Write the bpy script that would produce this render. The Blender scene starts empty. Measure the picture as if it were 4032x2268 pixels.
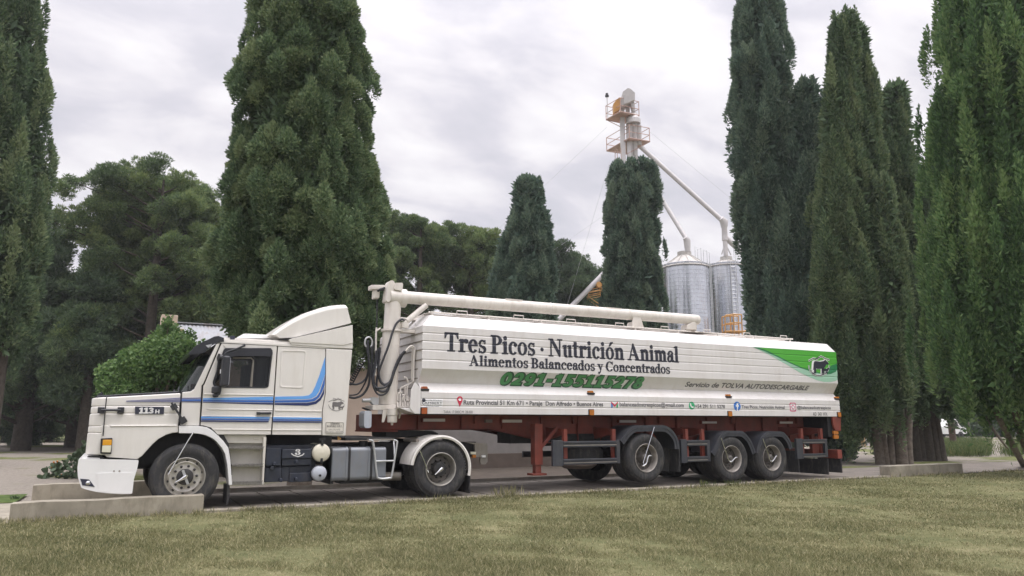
import bpy, bmesh, math, random
import numpy as np
from mathutils import Vector, Matrix, geometry
R_ = math.radians
SC = bpy.context.scene
# ---------------------------------------------------------------- camera
FPX, CX, CY = 2912.0, 2016.0, 1134.0          # focal length and centre, in pixels of a 4032 wide frame
PITCH, YAW = math.atan(534/2912.0), R_(27.97)
CAMY, CAMZ = -12.67, 1.30
cd = bpy.data.cameras.new('camera'); cam = bpy.data.objects.new('camera', cd)
SC.collection.objects.link(cam); SC.camera = cam
cd.sensor_width = 36.0; cd.lens = FPX/4032*36; cd.clip_start = 0.05; cd.clip_end = 4000
cam.location = (0, CAMY, CAMZ); cam.rotation_euler = (R_(90)+PITCH, 0, -YAW)
# ---------------------------------------------------------------- world: overcast sky
SUN_EL, SUN_AZ = 66.0, -62.0                  # degrees; azimuth from +Y (away from camera) towards +X
SUN_AZ = 150.0
w = bpy.data.worlds.new('World'); SC.world = w; w.use_nodes = True
nt = w.node_tree; nt.nodes.clear()
def N(nt, t, **k):
    n = nt.nodes.new(t)
    for a, b in k.items(): setattr(n, a, b)
    return n
def math_node(nt, op, a, b=None, c=None, clamp=False):
    n = N(nt, 'ShaderNodeMath', operation=op, use_clamp=clamp)
    for i, x in enumerate((a, b, c)):
        if x is None: continue
        if isinstance(x, (int, float)): n.inputs[i].default_value = x
        else: nt.links.new(x, n.inputs[i])
    return n.outputs[0]
def ramp(nt, fac, stops, interp='LINEAR'):
    n = N(nt, 'ShaderNodeValToRGB'); cr = n.color_ramp; cr.interpolation = interp
    while len(cr.elements) < len(stops): cr.elements.new(0.5)
    for e, (p, c) in zip(cr.elements, stops):
        e.position = p; e.color = (c[0], c[1], c[2], 1) if not isinstance(c, (int, float)) else (c, c, c, 1)
    nt.links.new(fac, n.inputs[0]); return n.outputs[0]
tc = N(nt, 'ShaderNodeTexCoord'); sp = N(nt, 'ShaderNodeSeparateXYZ'); nt.links.new(tc.outputs['Generated'], sp.inputs[0])
zz = math_node(nt, 'MAXIMUM', sp.outputs[2], 0.0)
den = math_node(nt, 'ADD', zz, 0.32)
px_ = math_node(nt, 'DIVIDE', sp.outputs[0], den); py_ = math_node(nt, 'DIVIDE', sp.outputs[1], den)
cb = N(nt, 'ShaderNodeCombineXYZ'); nt.links.new(px_, cb.inputs[0]); nt.links.new(py_, cb.inputs[1])
n1 = N(nt, 'ShaderNodeTexNoise'); n1.inputs['Scale'].default_value = 3.6; n1.inputs['Detail'].default_value = 7; n1.inputs['Roughness'].default_value = .5; n1.inputs['Distortion'].default_value = .25
mp = N(nt, 'ShaderNodeMapping'); mp.inputs['Rotation'].default_value = (0, 0, R_(25)); mp.inputs['Scale'].default_value = (1, 1.5, 1); mp.inputs['Location'].default_value = (3.1, 1.4, 0)
nt.links.new(cb.outputs[0], mp.inputs[0]); nt.links.new(mp.outputs[0], n1.inputs['Vector'])
CLOUD_GAIN = 1.04
cl = ramp(nt, n1.outputs[0], [(.28, (.71, .705, .775)), (.43, (.835, .81, .88)), (.53, (.985, .95, .995)), (.66, (1.12, 1.09, 1.11))])
# overcast: the zenith is brighter than the horizon
zg = math_node(nt, 'MULTIPLY_ADD', math_node(nt, 'POWER', zz, 5.0), 4.8, 0.82)
sc1 = N(nt, 'ShaderNodeVectorMath', operation='SCALE'); nt.links.new(cl, sc1.inputs[0]); nt.links.new(math_node(nt, 'MULTIPLY', zg, 10.0*CLOUD_GAIN), sc1.inputs['Scale'])
sky = N(nt, 'ShaderNodeTexSky'); sky.sky_type = 'NISHITA'; sky.sun_disc = False
sky.sun_elevation = R_(SUN_EL); sky.sun_rotation = R_(SUN_AZ)
mx = N(nt, 'ShaderNodeMixRGB'); mx.inputs[0].default_value = .93
nt.links.new(sky.outputs[0], mx.inputs[1]); nt.links.new(sc1.outputs[0], mx.inputs[2])
bg = N(nt, 'ShaderNodeBackground'); bg.inputs['Strength'].default_value = 0.10
nt.links.new(mx.outputs[0], bg.inputs['Color'])
wo = N(nt, 'ShaderNodeOutputWorld'); nt.links.new(bg.outputs[0], wo.inputs['Surface'])
# ---------------------------------------------------------------- sun behind the cloud: weak and very soft
sd = bpy.data.lights.new('sun', 'SUN'); sd.energy = 1.0; sd.angle = R_(25); sd.color = (1, .95, .88)
so = bpy.data.objects.new('sun', sd); SC.collection.objects.link(so)
_a, _e = R_(SUN_AZ), R_(SUN_EL)
_dir = Vector((math.sin(_a)*math.cos(_e), math.cos(_a)*math.cos(_e), math.sin(_e)))
so.rotation_euler = _dir.to_track_quat('Z', 'Y').to_euler(); so.location = _dir*60
vs = SC.view_settings; vs.view_transform = 'Standard'; vs.look = 'None'; vs.exposure = 0.12; vs.gamma = 1.0; vs.use_curve_mapping = False
SC.cycles.use_denoising = True; SC.cycles.max_bounces = 8; SC.cycles.transparent_max_bounces = 12
# ---------------------------------------------------------------- photo measurements -> points on a plane of the world
_sp, _cp, _sy, _cy = math.sin(PITCH), math.cos(PITCH), math.sin(YAW), math.cos(YAW)
VF = Vector((_sy*_cp, _cy*_cp, _sp)); VR = Vector((_cy, -_sy, 0)); VU = Vector((-_sy*_sp, -_cy*_sp, _cp)); VC = Vector((0, CAMY, CAMZ))
def ray(u, v): return VF + VR*((u-CX)/FPX) - VU*((v-CY)/FPX)
def onY(uv, y=0.0):                           # measured point -> the vertical plane Y = y
    d = ray(*uv); return VC + d*((y-CAMY)/d.y)
def onZ(uv, z=0.0):
    d = ray(*uv); return VC + d*((z-CAMZ)/d.z)
def atD(uv, D): return VC + ray(*uv)*D
def S(uv, y=0.0):
    p = onY(uv, y); return (p.x, p.z)
def crop(x0, y0, s): return lambda a, b: (x0+a*s, y0+b*s)
c1 = crop(280, 1150, .46584); c2 = crop(280, 1500, .38647); c3 = crop(850, 1500, .42702); c4 = crop(1300, 1080, .42796)
c5 = crop(1600, 1150, .46584); c6 = crop(2600, 1250, .31056); c7 = crop(2100, 1560, .50466); c8 = crop(2250, 330, .68997)
cab = crop(720, 1240, .2346); c9 = crop(1250, 1560, .27609); chd = crop(1440, 1100, .22084); chs = crop(1380, 1380, .20699)
clf = crop(0, 1600, .33136); ctw = crop(2340, 340, .23466); csl = crop(2550, 800, .36585); crt = crop(3250, 1500, .30357)
cfw = crop(560, 1650, .24845); ct1 = crop(2180, 1650, .20186); ct2 = crop(2700, 1650, .24457); cdr = crop(1620, 1640, .2208)
def SL(c, pts, y=0.0): return [S(c(a, b), y) for a, b in pts]
# ---------------------------------------------------------------- materials
MATS = {}
def mk(name, col, rough=.5, metal=0.0, var=.12, vscale=3.0, bump=0.0, bscale=60.0, dirt=None, dirt_amt=.0, spec=.5, coat=0.0, streak=0.0):
    m = bpy.data.materials.new(name); m.use_nodes = True; t = m.node_tree; b = t.nodes['Principled BSDF']
    tcn = N(t, 'ShaderNodeTexCoord'); no = N(t, 'ShaderNodeTexNoise'); no.inputs['Scale'].default_value = vscale; no.inputs['Detail'].default_value = 6; no.inputs['Roughness'].default_value = .6
    t.links.new(tcn.outputs['Object'], no.inputs['Vector'])
    lo = tuple(max(0, c*(1-var)) for c in col); hi = tuple(min(1, c*(1+var)) for c in col)
    c = ramp(t, no.outputs[0], [(.3, lo), (.7, hi)])
    if dirt:
        n2 = N(t, 'ShaderNodeTexNoise'); n2.inputs['Scale'].default_value = vscale*2.3; n2.inputs['Detail'].default_value = 8; n2.inputs['Roughness'].default_value = .7
        mp = N(t, 'ShaderNodeMapping'); mp.inputs['Scale'].default_value = (1, 1, .35); t.links.new(tcn.outputs['Object'], mp.inputs[0]); t.links.new(mp.outputs[0], n2.inputs['Vector'])
        f = ramp(t, n2.outputs[0], [(.48, 0.0), (.75, dirt_amt)])
        x = N(t, 'ShaderNodeMixRGB'); t.links.new(f, x.inputs[0]); t.links.new(c, x.inputs[1]); x.inputs[2].default_value = (*dirt, 1); c = x.outputs[0]
    if streak:                                # rain-washed dust running down the sheet
        n4 = N(t, 'ShaderNodeTexNoise'); n4.inputs['Scale'].default_value = 1.0; n4.inputs['Detail'].default_value = 5; n4.inputs['Roughness'].default_value = .65
        m4 = N(t, 'ShaderNodeMapping'); m4.inputs['Scale'].default_value = (9, 9, .9); t.links.new(tcn.outputs['Object'], m4.inputs[0]); t.links.new(m4.outputs[0], n4.inputs['Vector'])
        x4 = N(t, 'ShaderNodeMixRGB'); t.links.new(ramp(t, n4.outputs[0], [(.50, 0.0), (.74, streak)]), x4.inputs[0]); t.links.new(c, x4.inputs[1]); x4.inputs[2].default_value = (.36, .30, .24, 1); c = x4.outputs[0]
    t.links.new(c, b.inputs['Base Color'])
    b.inputs['Roughness'].default_value = rough; b.inputs['Metallic'].default_value = metal; b.inputs['Specular IOR Level'].default_value = spec
    b.inputs['Coat Weight'].default_value = coat; b.inputs['Coat Roughness'].default_value = .12
    if bump:
        n3 = N(t, 'ShaderNodeTexNoise'); n3.inputs['Scale'].default_value = bscale; n3.inputs['Detail'].default_value = 5
        t.links.new(tcn.outputs['Object'], n3.inputs['Vector'])
        bp = N(t, 'ShaderNodeBump'); bp.inputs['Strength'].default_value = bump; bp.inputs['Distance'].default_value = .02
        t.links.new(n3.outputs[0], bp.inputs['Height']); t.links.new(bp.outputs[0], b.inputs['Normal'])
    MATS[name] = m; return m
mk('cab_paint', (.725, .70, .66), .30, var=.03, vscale=1.2, dirt=(.48, .43, .36), dirt_amt=.26, coat=.3, streak=.10)
mk('white_paint', (.80, .80, .80), .35, var=.02, dirt=(.55, .5, .45), dirt_amt=.12, coat=.3)
mk('trailer_paint', (.70, .68, .67), .38, var=.03, vscale=.7, dirt=(.50, .45, .40), dirt_amt=.38, coat=.1, streak=.15)
mk('auger_paint', (.70, .66, .61), .45, var=.06, vscale=2, streak=.3, dirt=(.40, .33, .26), dirt_amt=.35)
mk('red_oxide', (.20, .042, .028), .6, var=.25, vscale=3, dirt=(.10, .06, .05), dirt_amt=.5)
mk('black_plastic', (.022, .024, .03), .5, var=.2, dirt=(.09, .085, .08), dirt_amt=.35)
mk('dark_frame', (.015, .015, .017), .7, var=.3, vscale=4, dirt=(.06, .055, .05), dirt_amt=.5)
mk('fender_plastic', (.035, .038, .048), .5, var=.15, dirt=(.12, .11, .10), dirt_amt=.4)
mk('navy_steel', (.022, .028, .045), .5, var=.3, vscale=5, dirt=(.08, .075, .07), dirt_amt=.55)
mk('tyre_rubber', (.030, .030, .032), .85, var=.2, vscale=6, bump=.25, bscale=90, dirt=(.13, .12, .10), dirt_amt=.7)
mk('rim_alloy', (.50, .48, .44), .42, metal=.65, var=.15, vscale=6, dirt=(.22, .19, .16), dirt_amt=.6)
mk('rim_steel', (.40, .37, .34), .5, metal=.35, var=.2, vscale=6, dirt=(.12, .10, .085), dirt_amt=.75)
mk('rim_dark', (.13, .12, .11), .6, metal=.2, var=.3, vscale=6, dirt=(.07, .055, .045), dirt_amt=.8)
mk('hub_black', (.02, .02, .02), .6, dirt=(.10, .09, .08), dirt_amt=.5)
mk('chrome', (.75, .76, .78), .18, metal=1.0, var=.05)
mk('galvanised', (.52, .53, .54), .42, metal=.6, var=.15, vscale=5)
mk('tank_grey', (.20, .215, .24), .42, metal=.15, var=.08, vscale=4, dirt=(.22, .19, .16), dirt_amt=.35)
mk('tank_cream', (.70, .66, .55), .4, var=.05, dirt=(.4, .33, .24), dirt_amt=.4)
mk('airtank_blue', (.45, .48, .54), .4, var=.05, dirt=(.3, .26, .2), dirt_amt=.4)
mk('tread_steel', (.24, .23, .21), .5, metal=.5, var=.25, vscale=30)
mk('step_paint', (.66, .63, .57), .45, var=.04, dirt=(.4, .36, .3), dirt_amt=.3)
mk('blue_light', (.13, .36, .78), .35, var=.02); mk('blue_mid', (.035, .13, .45), .35, var=.02); mk('blue_dark', (.012, .025, .12), .35, var=.02)
mk('stripe_grey', (.16, .17, .30), .4, var=.02)
mk('ink', (.018, .020, .035), .5, var=.1); mk('ink_grey', (.10, .10, .11), .5, var=.1); mk('sign_ink', (.16, .15, .15), .6, var=.1)
mk('green_ink', (.075, .27, .10), .45, var=.08); mk('green_rim', (.035, .085, .05), .45, var=.05)
mk('green_bright', (.075, .40, .035), .4, var=.03); mk('green_dark', (.02, .20, .075), .4, var=.03); mk('green_pale', (.33, .56, .42), .4, var=.03)
mk('sticker_white', (.80, .80, .80), .4, var=.02); mk('sticker_cream', (.70, .665, .60), .4, var=.02)
mk('badge_dark', (.03, .033, .055), .4, var=.05); mk('silver_letter', (.70, .70, .70), .4, var=.03)
mk('amber', (.45, .15, .012), .25, var=.1); mk('amber_dark', (.35, .08, .015), .3, var=.1); mk('lens_clear', (.72, .70, .56), .15, var=.05); mk('red_lens', (.45, .02, .02), .25, var=.1)
mk('reflect_tape', (.58, .52, .49), .4, var=.04); mk('rust_tape', (.2, .16, .14), .6)
mk('wa_green', (.03, .35, .15), .4, var=.02); mk('fb_blue', (.03, .17, .55), .4, var=.02); mk('ig_pink', (.55, .10, .20), .4, var=.02); mk('pin_red', (.55, .03, .07), .4, var=.02)
mk('concrete', (.30, .27, .215), .9, var=.25, vscale=2.2, bump=.14, bscale=70, dirt=(.12, .105, .08), dirt_amt=.75)
mk('wall_grey', (.22, .205, .195), .9, var=.12, bump=.1)
mk('amber_clear', (.72, .34, .02), .25, var=.08)
mk('deck_concrete', (.20, .175, .15), .92, var=.25, vscale=1.5, bump=.4, bscale=50, dirt=(.10, .085, .07), dirt_amt=.6)
mk('rail_steel', (.28, .26, .23), .6, metal=.4, var=.2, dirt=(.15, .09, .06), dirt_amt=.5)
mk('joint_dark', (.02, .018, .016), .95)
mk('house_wall', (.62, .50, .41), .9, var=.06, vscale=1.2, bump=.15, dirt=(.45, .36, .29), dirt_amt=.3)
mk('house_plinth', (.11, .085, .07), .9, var=.15, bump=.15)
mk('chimney_render', (.52, .45, .26), .9, var=.2, vscale=4, bump=.3)
mk('roof_sheet', (.33, .34, .36), .55, metal=.2, var=.12, vscale=2, dirt=(.25, .18, .13), dirt_amt=.75)
mk('shed_wall', (.40, .32, .285), .9, var=.1); mk('shed_trim', (.58, .56, .54), .8)
mk('bark', (.055, .045, .035), .95, var=.4, vscale=8, bump=.9, bscale=14)
mk('bark_grey', (.15, .125, .10), .95, var=.4, vscale=8, bump=.9, bscale=14)
mk('post_wood', (.07, .045, .03), .9, var=.3)
mk('cage_orange', (.60, .32, .10), .6, var=.1); mk('cage_pink', (.50, .34, .29), .6, var=.1); mk('tower_grey', (.56, .54, .54), .55, metal=.1, var=.07)
mk('silo_roof', (.50, .48, .45), .55, metal=.3, var=.1, vscale=1.5, dirt=(.3, .25, .2), dirt_amt=.4)
mk('dog_fur', (.50, .37, .20), .9, var=.15, vscale=12)
mk('vehicle_white', (.75, .75, .75), .35, var=.02); mk('vehicle_dark', (.03, .03, .035), .5)
mk('cactus_green', (.060, .095, .048), .6, var=.3, vscale=9)
mk('dirty_cloth', (.42, .38, .33), .95, var=.25, vscale=9)
mk('curtain', (.020, .022, .028), .9); mk('interior', (.028, .028, .03), .9)
def glass(name, col, rough=.03, a=.5):
    m = bpy.data.materials.new(name); m.use_nodes = True; t = m.node_tree; b = t.nodes['Principled BSDF']
    b.inputs['Base Color'].default_value = (*col, 1); b.inputs['Roughness'].default_value = rough; b.inputs['Alpha'].default_value = a
    MATS[name] = m
glass('window_glass', (.02, .025, .03), a=.30); glass('windscreen_glass', (.03, .045, .04), a=.55); glass('smoked', (.02, .022, .028), .15, a=.93)
# a long-ribbed galvanised skin for the silos
def silo_mat():
    m = mk('silo_skin', (.62, .64, .68), .2, metal=1.0, var=.10, vscale=1.2); t = m.node_tree; b = t.nodes['Principled BSDF']
    tcn = N(t, 'ShaderNodeTexCoord'); mp = N(t, 'ShaderNodeMapping'); mp.inputs['Scale'].default_value = (2.2, 2.2, .12); t.links.new(tcn.outputs['Object'], mp.inputs[0])
    no = N(t, 'ShaderNodeTexNoise'); no.inputs['Scale'].default_value = 2; no.inputs['Detail'].default_value = 5; t.links.new(mp.outputs[0], no.inputs['Vector'])
    t.links.new(ramp(t, no.outputs[0], [(.3, .18), (.7, .34)]), b.inputs['Roughness'])
silo_mat()
# foliage: colour from a per-leaf tint, translucent
def foliage(name, stops, transl=.35, rough=.6):
    m = bpy.data.materials.new(name); m.use_nodes = True; t = m.node_tree; t.nodes.clear()
    at = N(t, 'ShaderNodeAttribute'); at.attribute_name = 'tint'
    c = ramp(t, at.outputs['Fac'], stops)
    d = N(t, 'ShaderNodeBsdfPrincipled'); d.inputs['Roughness'].default_value = rough; d.inputs['Specular IOR Level'].default_value = .25; t.links.new(c, d.inputs['Base Color'])
    tr = N(t, 'ShaderNodeBsdfTranslucent'); t.links.new(c, tr.inputs['Color'])
    mxs = N(t, 'ShaderNodeMixShader'); mxs.inputs[0].default_value = transl
    t.links.new(d.outputs[0], mxs.inputs[1]); t.links.new(tr.outputs[0], mxs.inputs[2])
    o = N(t, 'ShaderNodeOutputMaterial'); t.links.new(mxs.outputs[0], o.inputs[0]); MATS[name] = m
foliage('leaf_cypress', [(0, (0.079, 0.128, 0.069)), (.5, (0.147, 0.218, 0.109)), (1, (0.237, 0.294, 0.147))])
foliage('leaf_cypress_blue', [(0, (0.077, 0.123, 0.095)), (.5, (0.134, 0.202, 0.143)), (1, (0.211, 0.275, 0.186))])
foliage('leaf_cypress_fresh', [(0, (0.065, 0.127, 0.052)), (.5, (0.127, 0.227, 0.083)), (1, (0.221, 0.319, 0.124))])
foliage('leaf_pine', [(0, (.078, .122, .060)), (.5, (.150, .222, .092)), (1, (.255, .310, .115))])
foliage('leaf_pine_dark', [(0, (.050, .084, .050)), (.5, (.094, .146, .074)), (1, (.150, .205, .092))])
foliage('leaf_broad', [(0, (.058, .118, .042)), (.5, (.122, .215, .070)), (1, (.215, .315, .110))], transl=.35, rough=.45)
foliage('leaf_grass', [(0, (.078, .098, .040)), (.35, (.182, .184, .086)), (.7, (.325, .300, .165)), (1, (.540, .480, .300))], transl=.35)
foliage('leaf_weed', [(0, (.05, .085, .03)), (.5, (.11, .15, .05)), (1, (.25, .24, .11))], transl=.3)
# ---------------------------------------------------------------- mesh builder
OFF = {}
def link(o, parent=None):
    SC.collection.objects.link(o)
    if parent is not None: o.parent = parent
    return o
def tag(o, label=None, cat=None, group=None, kind=None):
    if label: o['label'] = label
    if cat: o['category'] = cat
    if group: o['group'] = group
    if kind: o['kind'] = kind
    return o
def thing(name, label, cat, loc=(0, 0, 0), group=None):
    o = bpy.data.objects.new(name, None); o.location = loc; o.empty_display_size = .2; link(o); OFF[o.name] = Vector(loc)
    return tag(o, label, cat, group)
class B:
    def __init__(s): s.v = []; s.f = []; s.m = []; s.s = []; s.pc = []
    def add(s, v, f, m=0, sm=False):
        k = len(s.v); s.v += [tuple(x) for x in v]; s.pc.append((k, len(s.v), len(s.f), len(s.f)+len(f)))
        for q in f: s.f.append(tuple(i+k for i in q)); s.m.append(m); s.s.append(sm)
        return s
    def box(s, x0, x1, y0, y1, z0, z1, m=0):
        v = [(x, y, z) for z in (z0, z1) for y in (y0, y1) for x in (x0, x1)]
        return s.add(v, [(0, 2, 3, 1), (4, 5, 7, 6), (0, 1, 5, 4), (2, 6, 7, 3), (0, 4, 6, 2), (1, 3, 7, 5)], m)
    def obox(s, p, ax, ay, az, m=0):          # box from corner p along three vectors
        p, ax, ay, az = Vector(p), Vector(ax), Vector(ay), Vector(az)
        v = [p+ax*i+ay*j+az*k for k in (0, 1) for j in (0, 1) for i in (0, 1)]
        return s.add(v, [(0, 2, 3, 1), (4, 5, 7, 6), (0, 1, 5, 4), (2, 6, 7, 3), (0, 4, 6, 2), (1, 3, 7, 5)], m)
    def plate(s, loops, y0, y1, m=0, sm=False):  # outline(s) in (x, z), holes allowed, from y0 to y1
        if loops and isinstance(loops[0][0], (int, float)): loops = [loops]
        flat = [p for l in loops for p in l]; n = len(flat)
        tri = geometry.tessellate_polygon([[Vector((a, b, 0)) for a, b in l] for l in loops])
        v = [(a, y0, b) for a, b in flat]+[(a, y1, b) for a, b in flat]
        f = [tuple(t) for t in tri]+[tuple(n+i for i in reversed(t)) for t in tri]
        k = 0
        for l in loops:
            L = len(l)
            for i in range(L): a, b = k+i, k+(i+1) % L; f.append((a, b, b+n, a+n))
            k += L
        return s.add(v, f, m, sm)
    def slab(s, plan, zlo, zhi, m=0, sm=False):  # plan outline (x, y), bottom and top heights as functions of (x, y)
        n = len(plan); v = [(x, y, zlo(x, y)) for x, y in plan]+[(x, y, zhi(x, y)) for x, y in plan]
        f = [tuple(reversed(range(n))), tuple(range(n, 2*n))]+[(i, (i+1) % n, (i+1) % n+n, i+n) for i in range(n)]
        return s.add(v, f, m, sm)
    def tube(s, pts, r, n=8, m=0, caps=True):
        pts = [Vector(p) for p in pts]; rs = r if isinstance(r, (list, tuple)) else [r]*len(pts)
        v = []; f = []; ref = None
        for i, p in enumerate(pts):
            d = (pts[min(i+1, len(pts)-1)]-pts[max(i-1, 0)]).normalized()
            if ref is None: ref = d.orthogonal().normalized()
            ref = (ref-d*ref.dot(d)); ref = ref.normalized() if ref.length > 1e-6 else d.orthogonal().normalized()
            bi = d.cross(ref)
            for k in range(n):
                a = 2*math.pi*k/n; v.append(p+(ref*math.cos(a)+bi*math.sin(a))*rs[i])
        for i in range(len(pts)-1):
            for k in range(n):
                a = i*n+k; b = i*n+(k+1) % n; f.append((a, b, b+n, a+n))
        s.add(v, f, m, True)
        if caps: s.add(v[:n], [tuple(reversed(range(n)))], m); s.add(v[-n:], [tuple(range(n))], m)
        return s
    def lathe(s, prof, c=(0, 0, 0), axis='y', n=40, m=0, sm=True, a0=0, a1=360):   # prof: (radius, along)
        full = abs(a1-a0) >= 360; L = len(prof); v = []; f = []; K = n if full else n+1
        for k in range(K):
            a = R_(a0+(a1-a0)*k/n); ca, sa = math.cos(a), math.sin(a)
            for r, h in prof:
                q = (r*ca, h, r*sa) if axis == 'y' else ((r*ca, r*sa, h) if axis == 'z' else (h, r*ca, r*sa))
                v.append((q[0]+c[0], q[1]+c[1], q[2]+c[2]))
        for k in range(n):
            k2 = (k+1) % K
            for i in range(L-1): f.append((k*L+i, k*L+i+1, k2*L+i+1, k2*L+i))
        return s.add(v, f, m, sm)
    def disc(s, c, r, n=24, y=None, m=0):
        v = [(c[0]+r*math.cos(2*math.pi*k/n), c[1], c[2]+r*math.sin(2*math.pi*k/n)) for k in range(n)]
        return s.add(v, [tuple(range(n))], m)
    def halves(s, mid=1.23):                  # the pieces of the near side and those of the far side, as two builders
        out = (B(), B())
        for v0, v1, f0, f1 in s.pc:
            h = out[0] if sum(p[1] for p in s.v[v0:v1])/(v1-v0) < mid else out[1]
            k = len(h.v); h.v += s.v[v0:v1]
            for i in range(f0, f1): h.f.append(tuple(q-v0+k for q in s.f[i])); h.m.append(s.m[i]); h.s.append(s.s[i])
            h.pc.append((k, len(h.v), len(h.f)-(f1-f0), len(h.f)))
        return out
    def build(s, name, mats, parent=None, bevel=0, seg=2, fix=True, ang=40):
        me = bpy.data.meshes.new(name); me.from_pydata(s.v, [], s.f)
        mats = mats if isinstance(mats, (list, tuple)) else [mats]
        for x in mats: me.materials.append(MATS[x])
        me.polygons.foreach_set('material_index', s.m); me.polygons.foreach_set('use_smooth', s.s); me.update()
        if any(s.s) and not bevel: me.set_sharp_from_angle(angle=R_(38))
        if fix or bevel:
            bm = bmesh.new(); bm.from_mesh(me)
            if bevel: bmesh.ops.remove_doubles(bm, verts=bm.verts, dist=1e-5)
            bmesh.ops.recalc_face_normals(bm, faces=bm.faces)
            bm.to_mesh(me); bm.free()
        o = bpy.data.objects.new(name, me)
        off = Vector((0, 0, 0))
        if parent is not None: off = OFF.get(parent.name, Vector((0, 0, 0)))
        o.location = -off; OFF[o.name] = Vector((0, 0, 0)); link(o, parent)
        if bevel:
            md = o.modifiers.new('bevel', 'BEVEL'); md.width = bevel; md.segments = seg; md.limit_method = 'ANGLE'; md.angle_limit = R_(ang)
            md.harden_normals = False
            for p in me.polygons: p.use_smooth = True
            try: md2 = o.modifiers.new('wn', 'WEIGHTED_NORMAL'); md2.keep_sharp = True
            except Exception: pass
        return o
def rrect(x0, z0, x1, z1, r, n=5):
    out = []
    for cx, cz, a in ((x1-r, z1-r, 0), (x0+r, z1-r, 90), (x0+r, z0+r, 180), (x1-r, z0+r, 270)):
        for k in range(n+1): t = R_(a+90*k/n); out.append((cx+r*math.cos(t), cz+r*math.sin(t)))
    return out
def soften(poly, r, n=4):                     # round every corner of an outline
    out = []; L = len(poly)
    for i in range(L):
        p0, p, p1 = Vector(poly[i-1]), Vector(poly[i]), Vector(poly[(i+1) % L])
        a, b = p0-p, p1-p; rr = min(r, a.length*.45, b.length*.45)
        a, b = p+a.normalized()*rr, p+b.normalized()*rr
        for k in range(n+1):
            t = k/n; q = a*(1-t)**2+p*2*t*(1-t)+b*t*t; out.append((q.x, q.y))
    return out
def smooth_path(pts, n=6):                    # Catmull-Rom through points
    P = [Vector(p) for p in pts]; out = []
    for i in range(len(P)-1):
        p0, p1, p2, p3 = P[max(i-1, 0)], P[i], P[i+1], P[min(i+2, len(P)-1)]
        for k in range(n):
            t = k/n; out.append(.5*((2*p1)+(p2-p0)*t+(2*p0-5*p1+4*p2-p3)*t*t+(3*p1-p0-3*p2+p3)*t**3))
    out.append(P[-1]); return out
def interp(xs, zs): return lambda x, y=0: float(np.interp(x, xs, zs))
def offset_band(path, w0, w1):                # thin strip polygon along a path of (x, z)
    P = [Vector(p) for p in path]; up = []; lo = []
    for i, p in enumerate(P):
        d = (P[min(i+1, len(P)-1)]-P[max(i-1, 0)]).normalized(); nrm = Vector((-d.y, d.x))
        up.append(tuple(p+nrm*w0)); lo.append(tuple(p+nrm*w1))
    return up+lo[::-1]
# ================================================================ LETTERING
def text_mesh(txt, bold=0.0):
    cu = bpy.data.curves.new('t', 'FONT'); cu.body = txt; cu.offset = bold; cu.size = 1.0; cu.resolution_u = 3
    o = bpy.data.objects.new('t', cu); me = o.to_mesh()
    v = np.array([tuple(q.co) for q in me.vertices]); f = [tuple(p.vertices) for p in me.polygons]
    o.to_mesh_clear(); bpy.data.objects.remove(o); bpy.data.curves.remove(cu); return v, f
def fit(v, f, p0, p1, y, hpts=None, shear=0.0, base=None, cap=.70):
    """text outline -> world: p0 = lower left, p1 = upper right end of the line as (x, z); baseline follows p0 -> (p1.x, base)"""
    w_ = v[:, 0].max()-v[:, 0].min(); x = (v[:, 0]-v[:, 0].min())/w_
    h = p1[1]-(p0[1] if base is None else base)
    zb = p0[1]+((base if base is not None else p0[1])-p0[1])*x
    Z = zb+v[:, 1]/cap*h; X = p0[0]+(p1[0]-p0[0])*x+shear*(Z-zb)
    return [(a, y, c) for a, c in zip(X, Z)]
def flat_text(v3, f, name, mt, par, th=.0015):
    b = B(); n = len(v3); b.add(v3, f); o = b.build(name, mt, par, fix=False); return o
def text_on(txt, c, p, q, y, mt, par, bold=0.0, shear=0.0):
    v, f = text_mesh(txt, bold); v3 = fit(v, f, S(c(*p), y), S(c(*q), y), y, shear=shear)
    return flat_text(v3, f, 'lettering', mt, par)
# a bold condensed serif drawn piece by piece (unit: cap height 1)
XH = .68
def _ring(cx, cy, rx, ry, tx, ty, a0=0, a1=360, n=22):
    o = []; i = []
    for k in range(n+1):
        a = R_(a0+(a1-a0)*k/n); o.append((cx+rx*math.cos(a), cy+ry*math.sin(a))); i.append((cx+(rx-tx)*math.cos(a), cy+(ry-ty)*math.sin(a)))
    return [[o[k], o[k+1], i[k+1], i[k]] for k in range(n)]
def _r(x0, y0, x1, y1): return [[(x0, y0), (x1, y0), (x1, y1), (x0, y1)]]
def _ser(x0, x1, y, h=.045): return _r(x0, y, x1, y+h)
def _blob(cx, cy, r, n=12): return [[(cx+r*math.cos(2*math.pi*k/n), cy+r*1.1*math.sin(2*math.pi*k/n)) for k in range(n)]]
def _flag(x, y): return [[(x-.09, y-.05), (x-.09, y-.09), (x, y-.09), (x, y)]]
ST = .165
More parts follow.
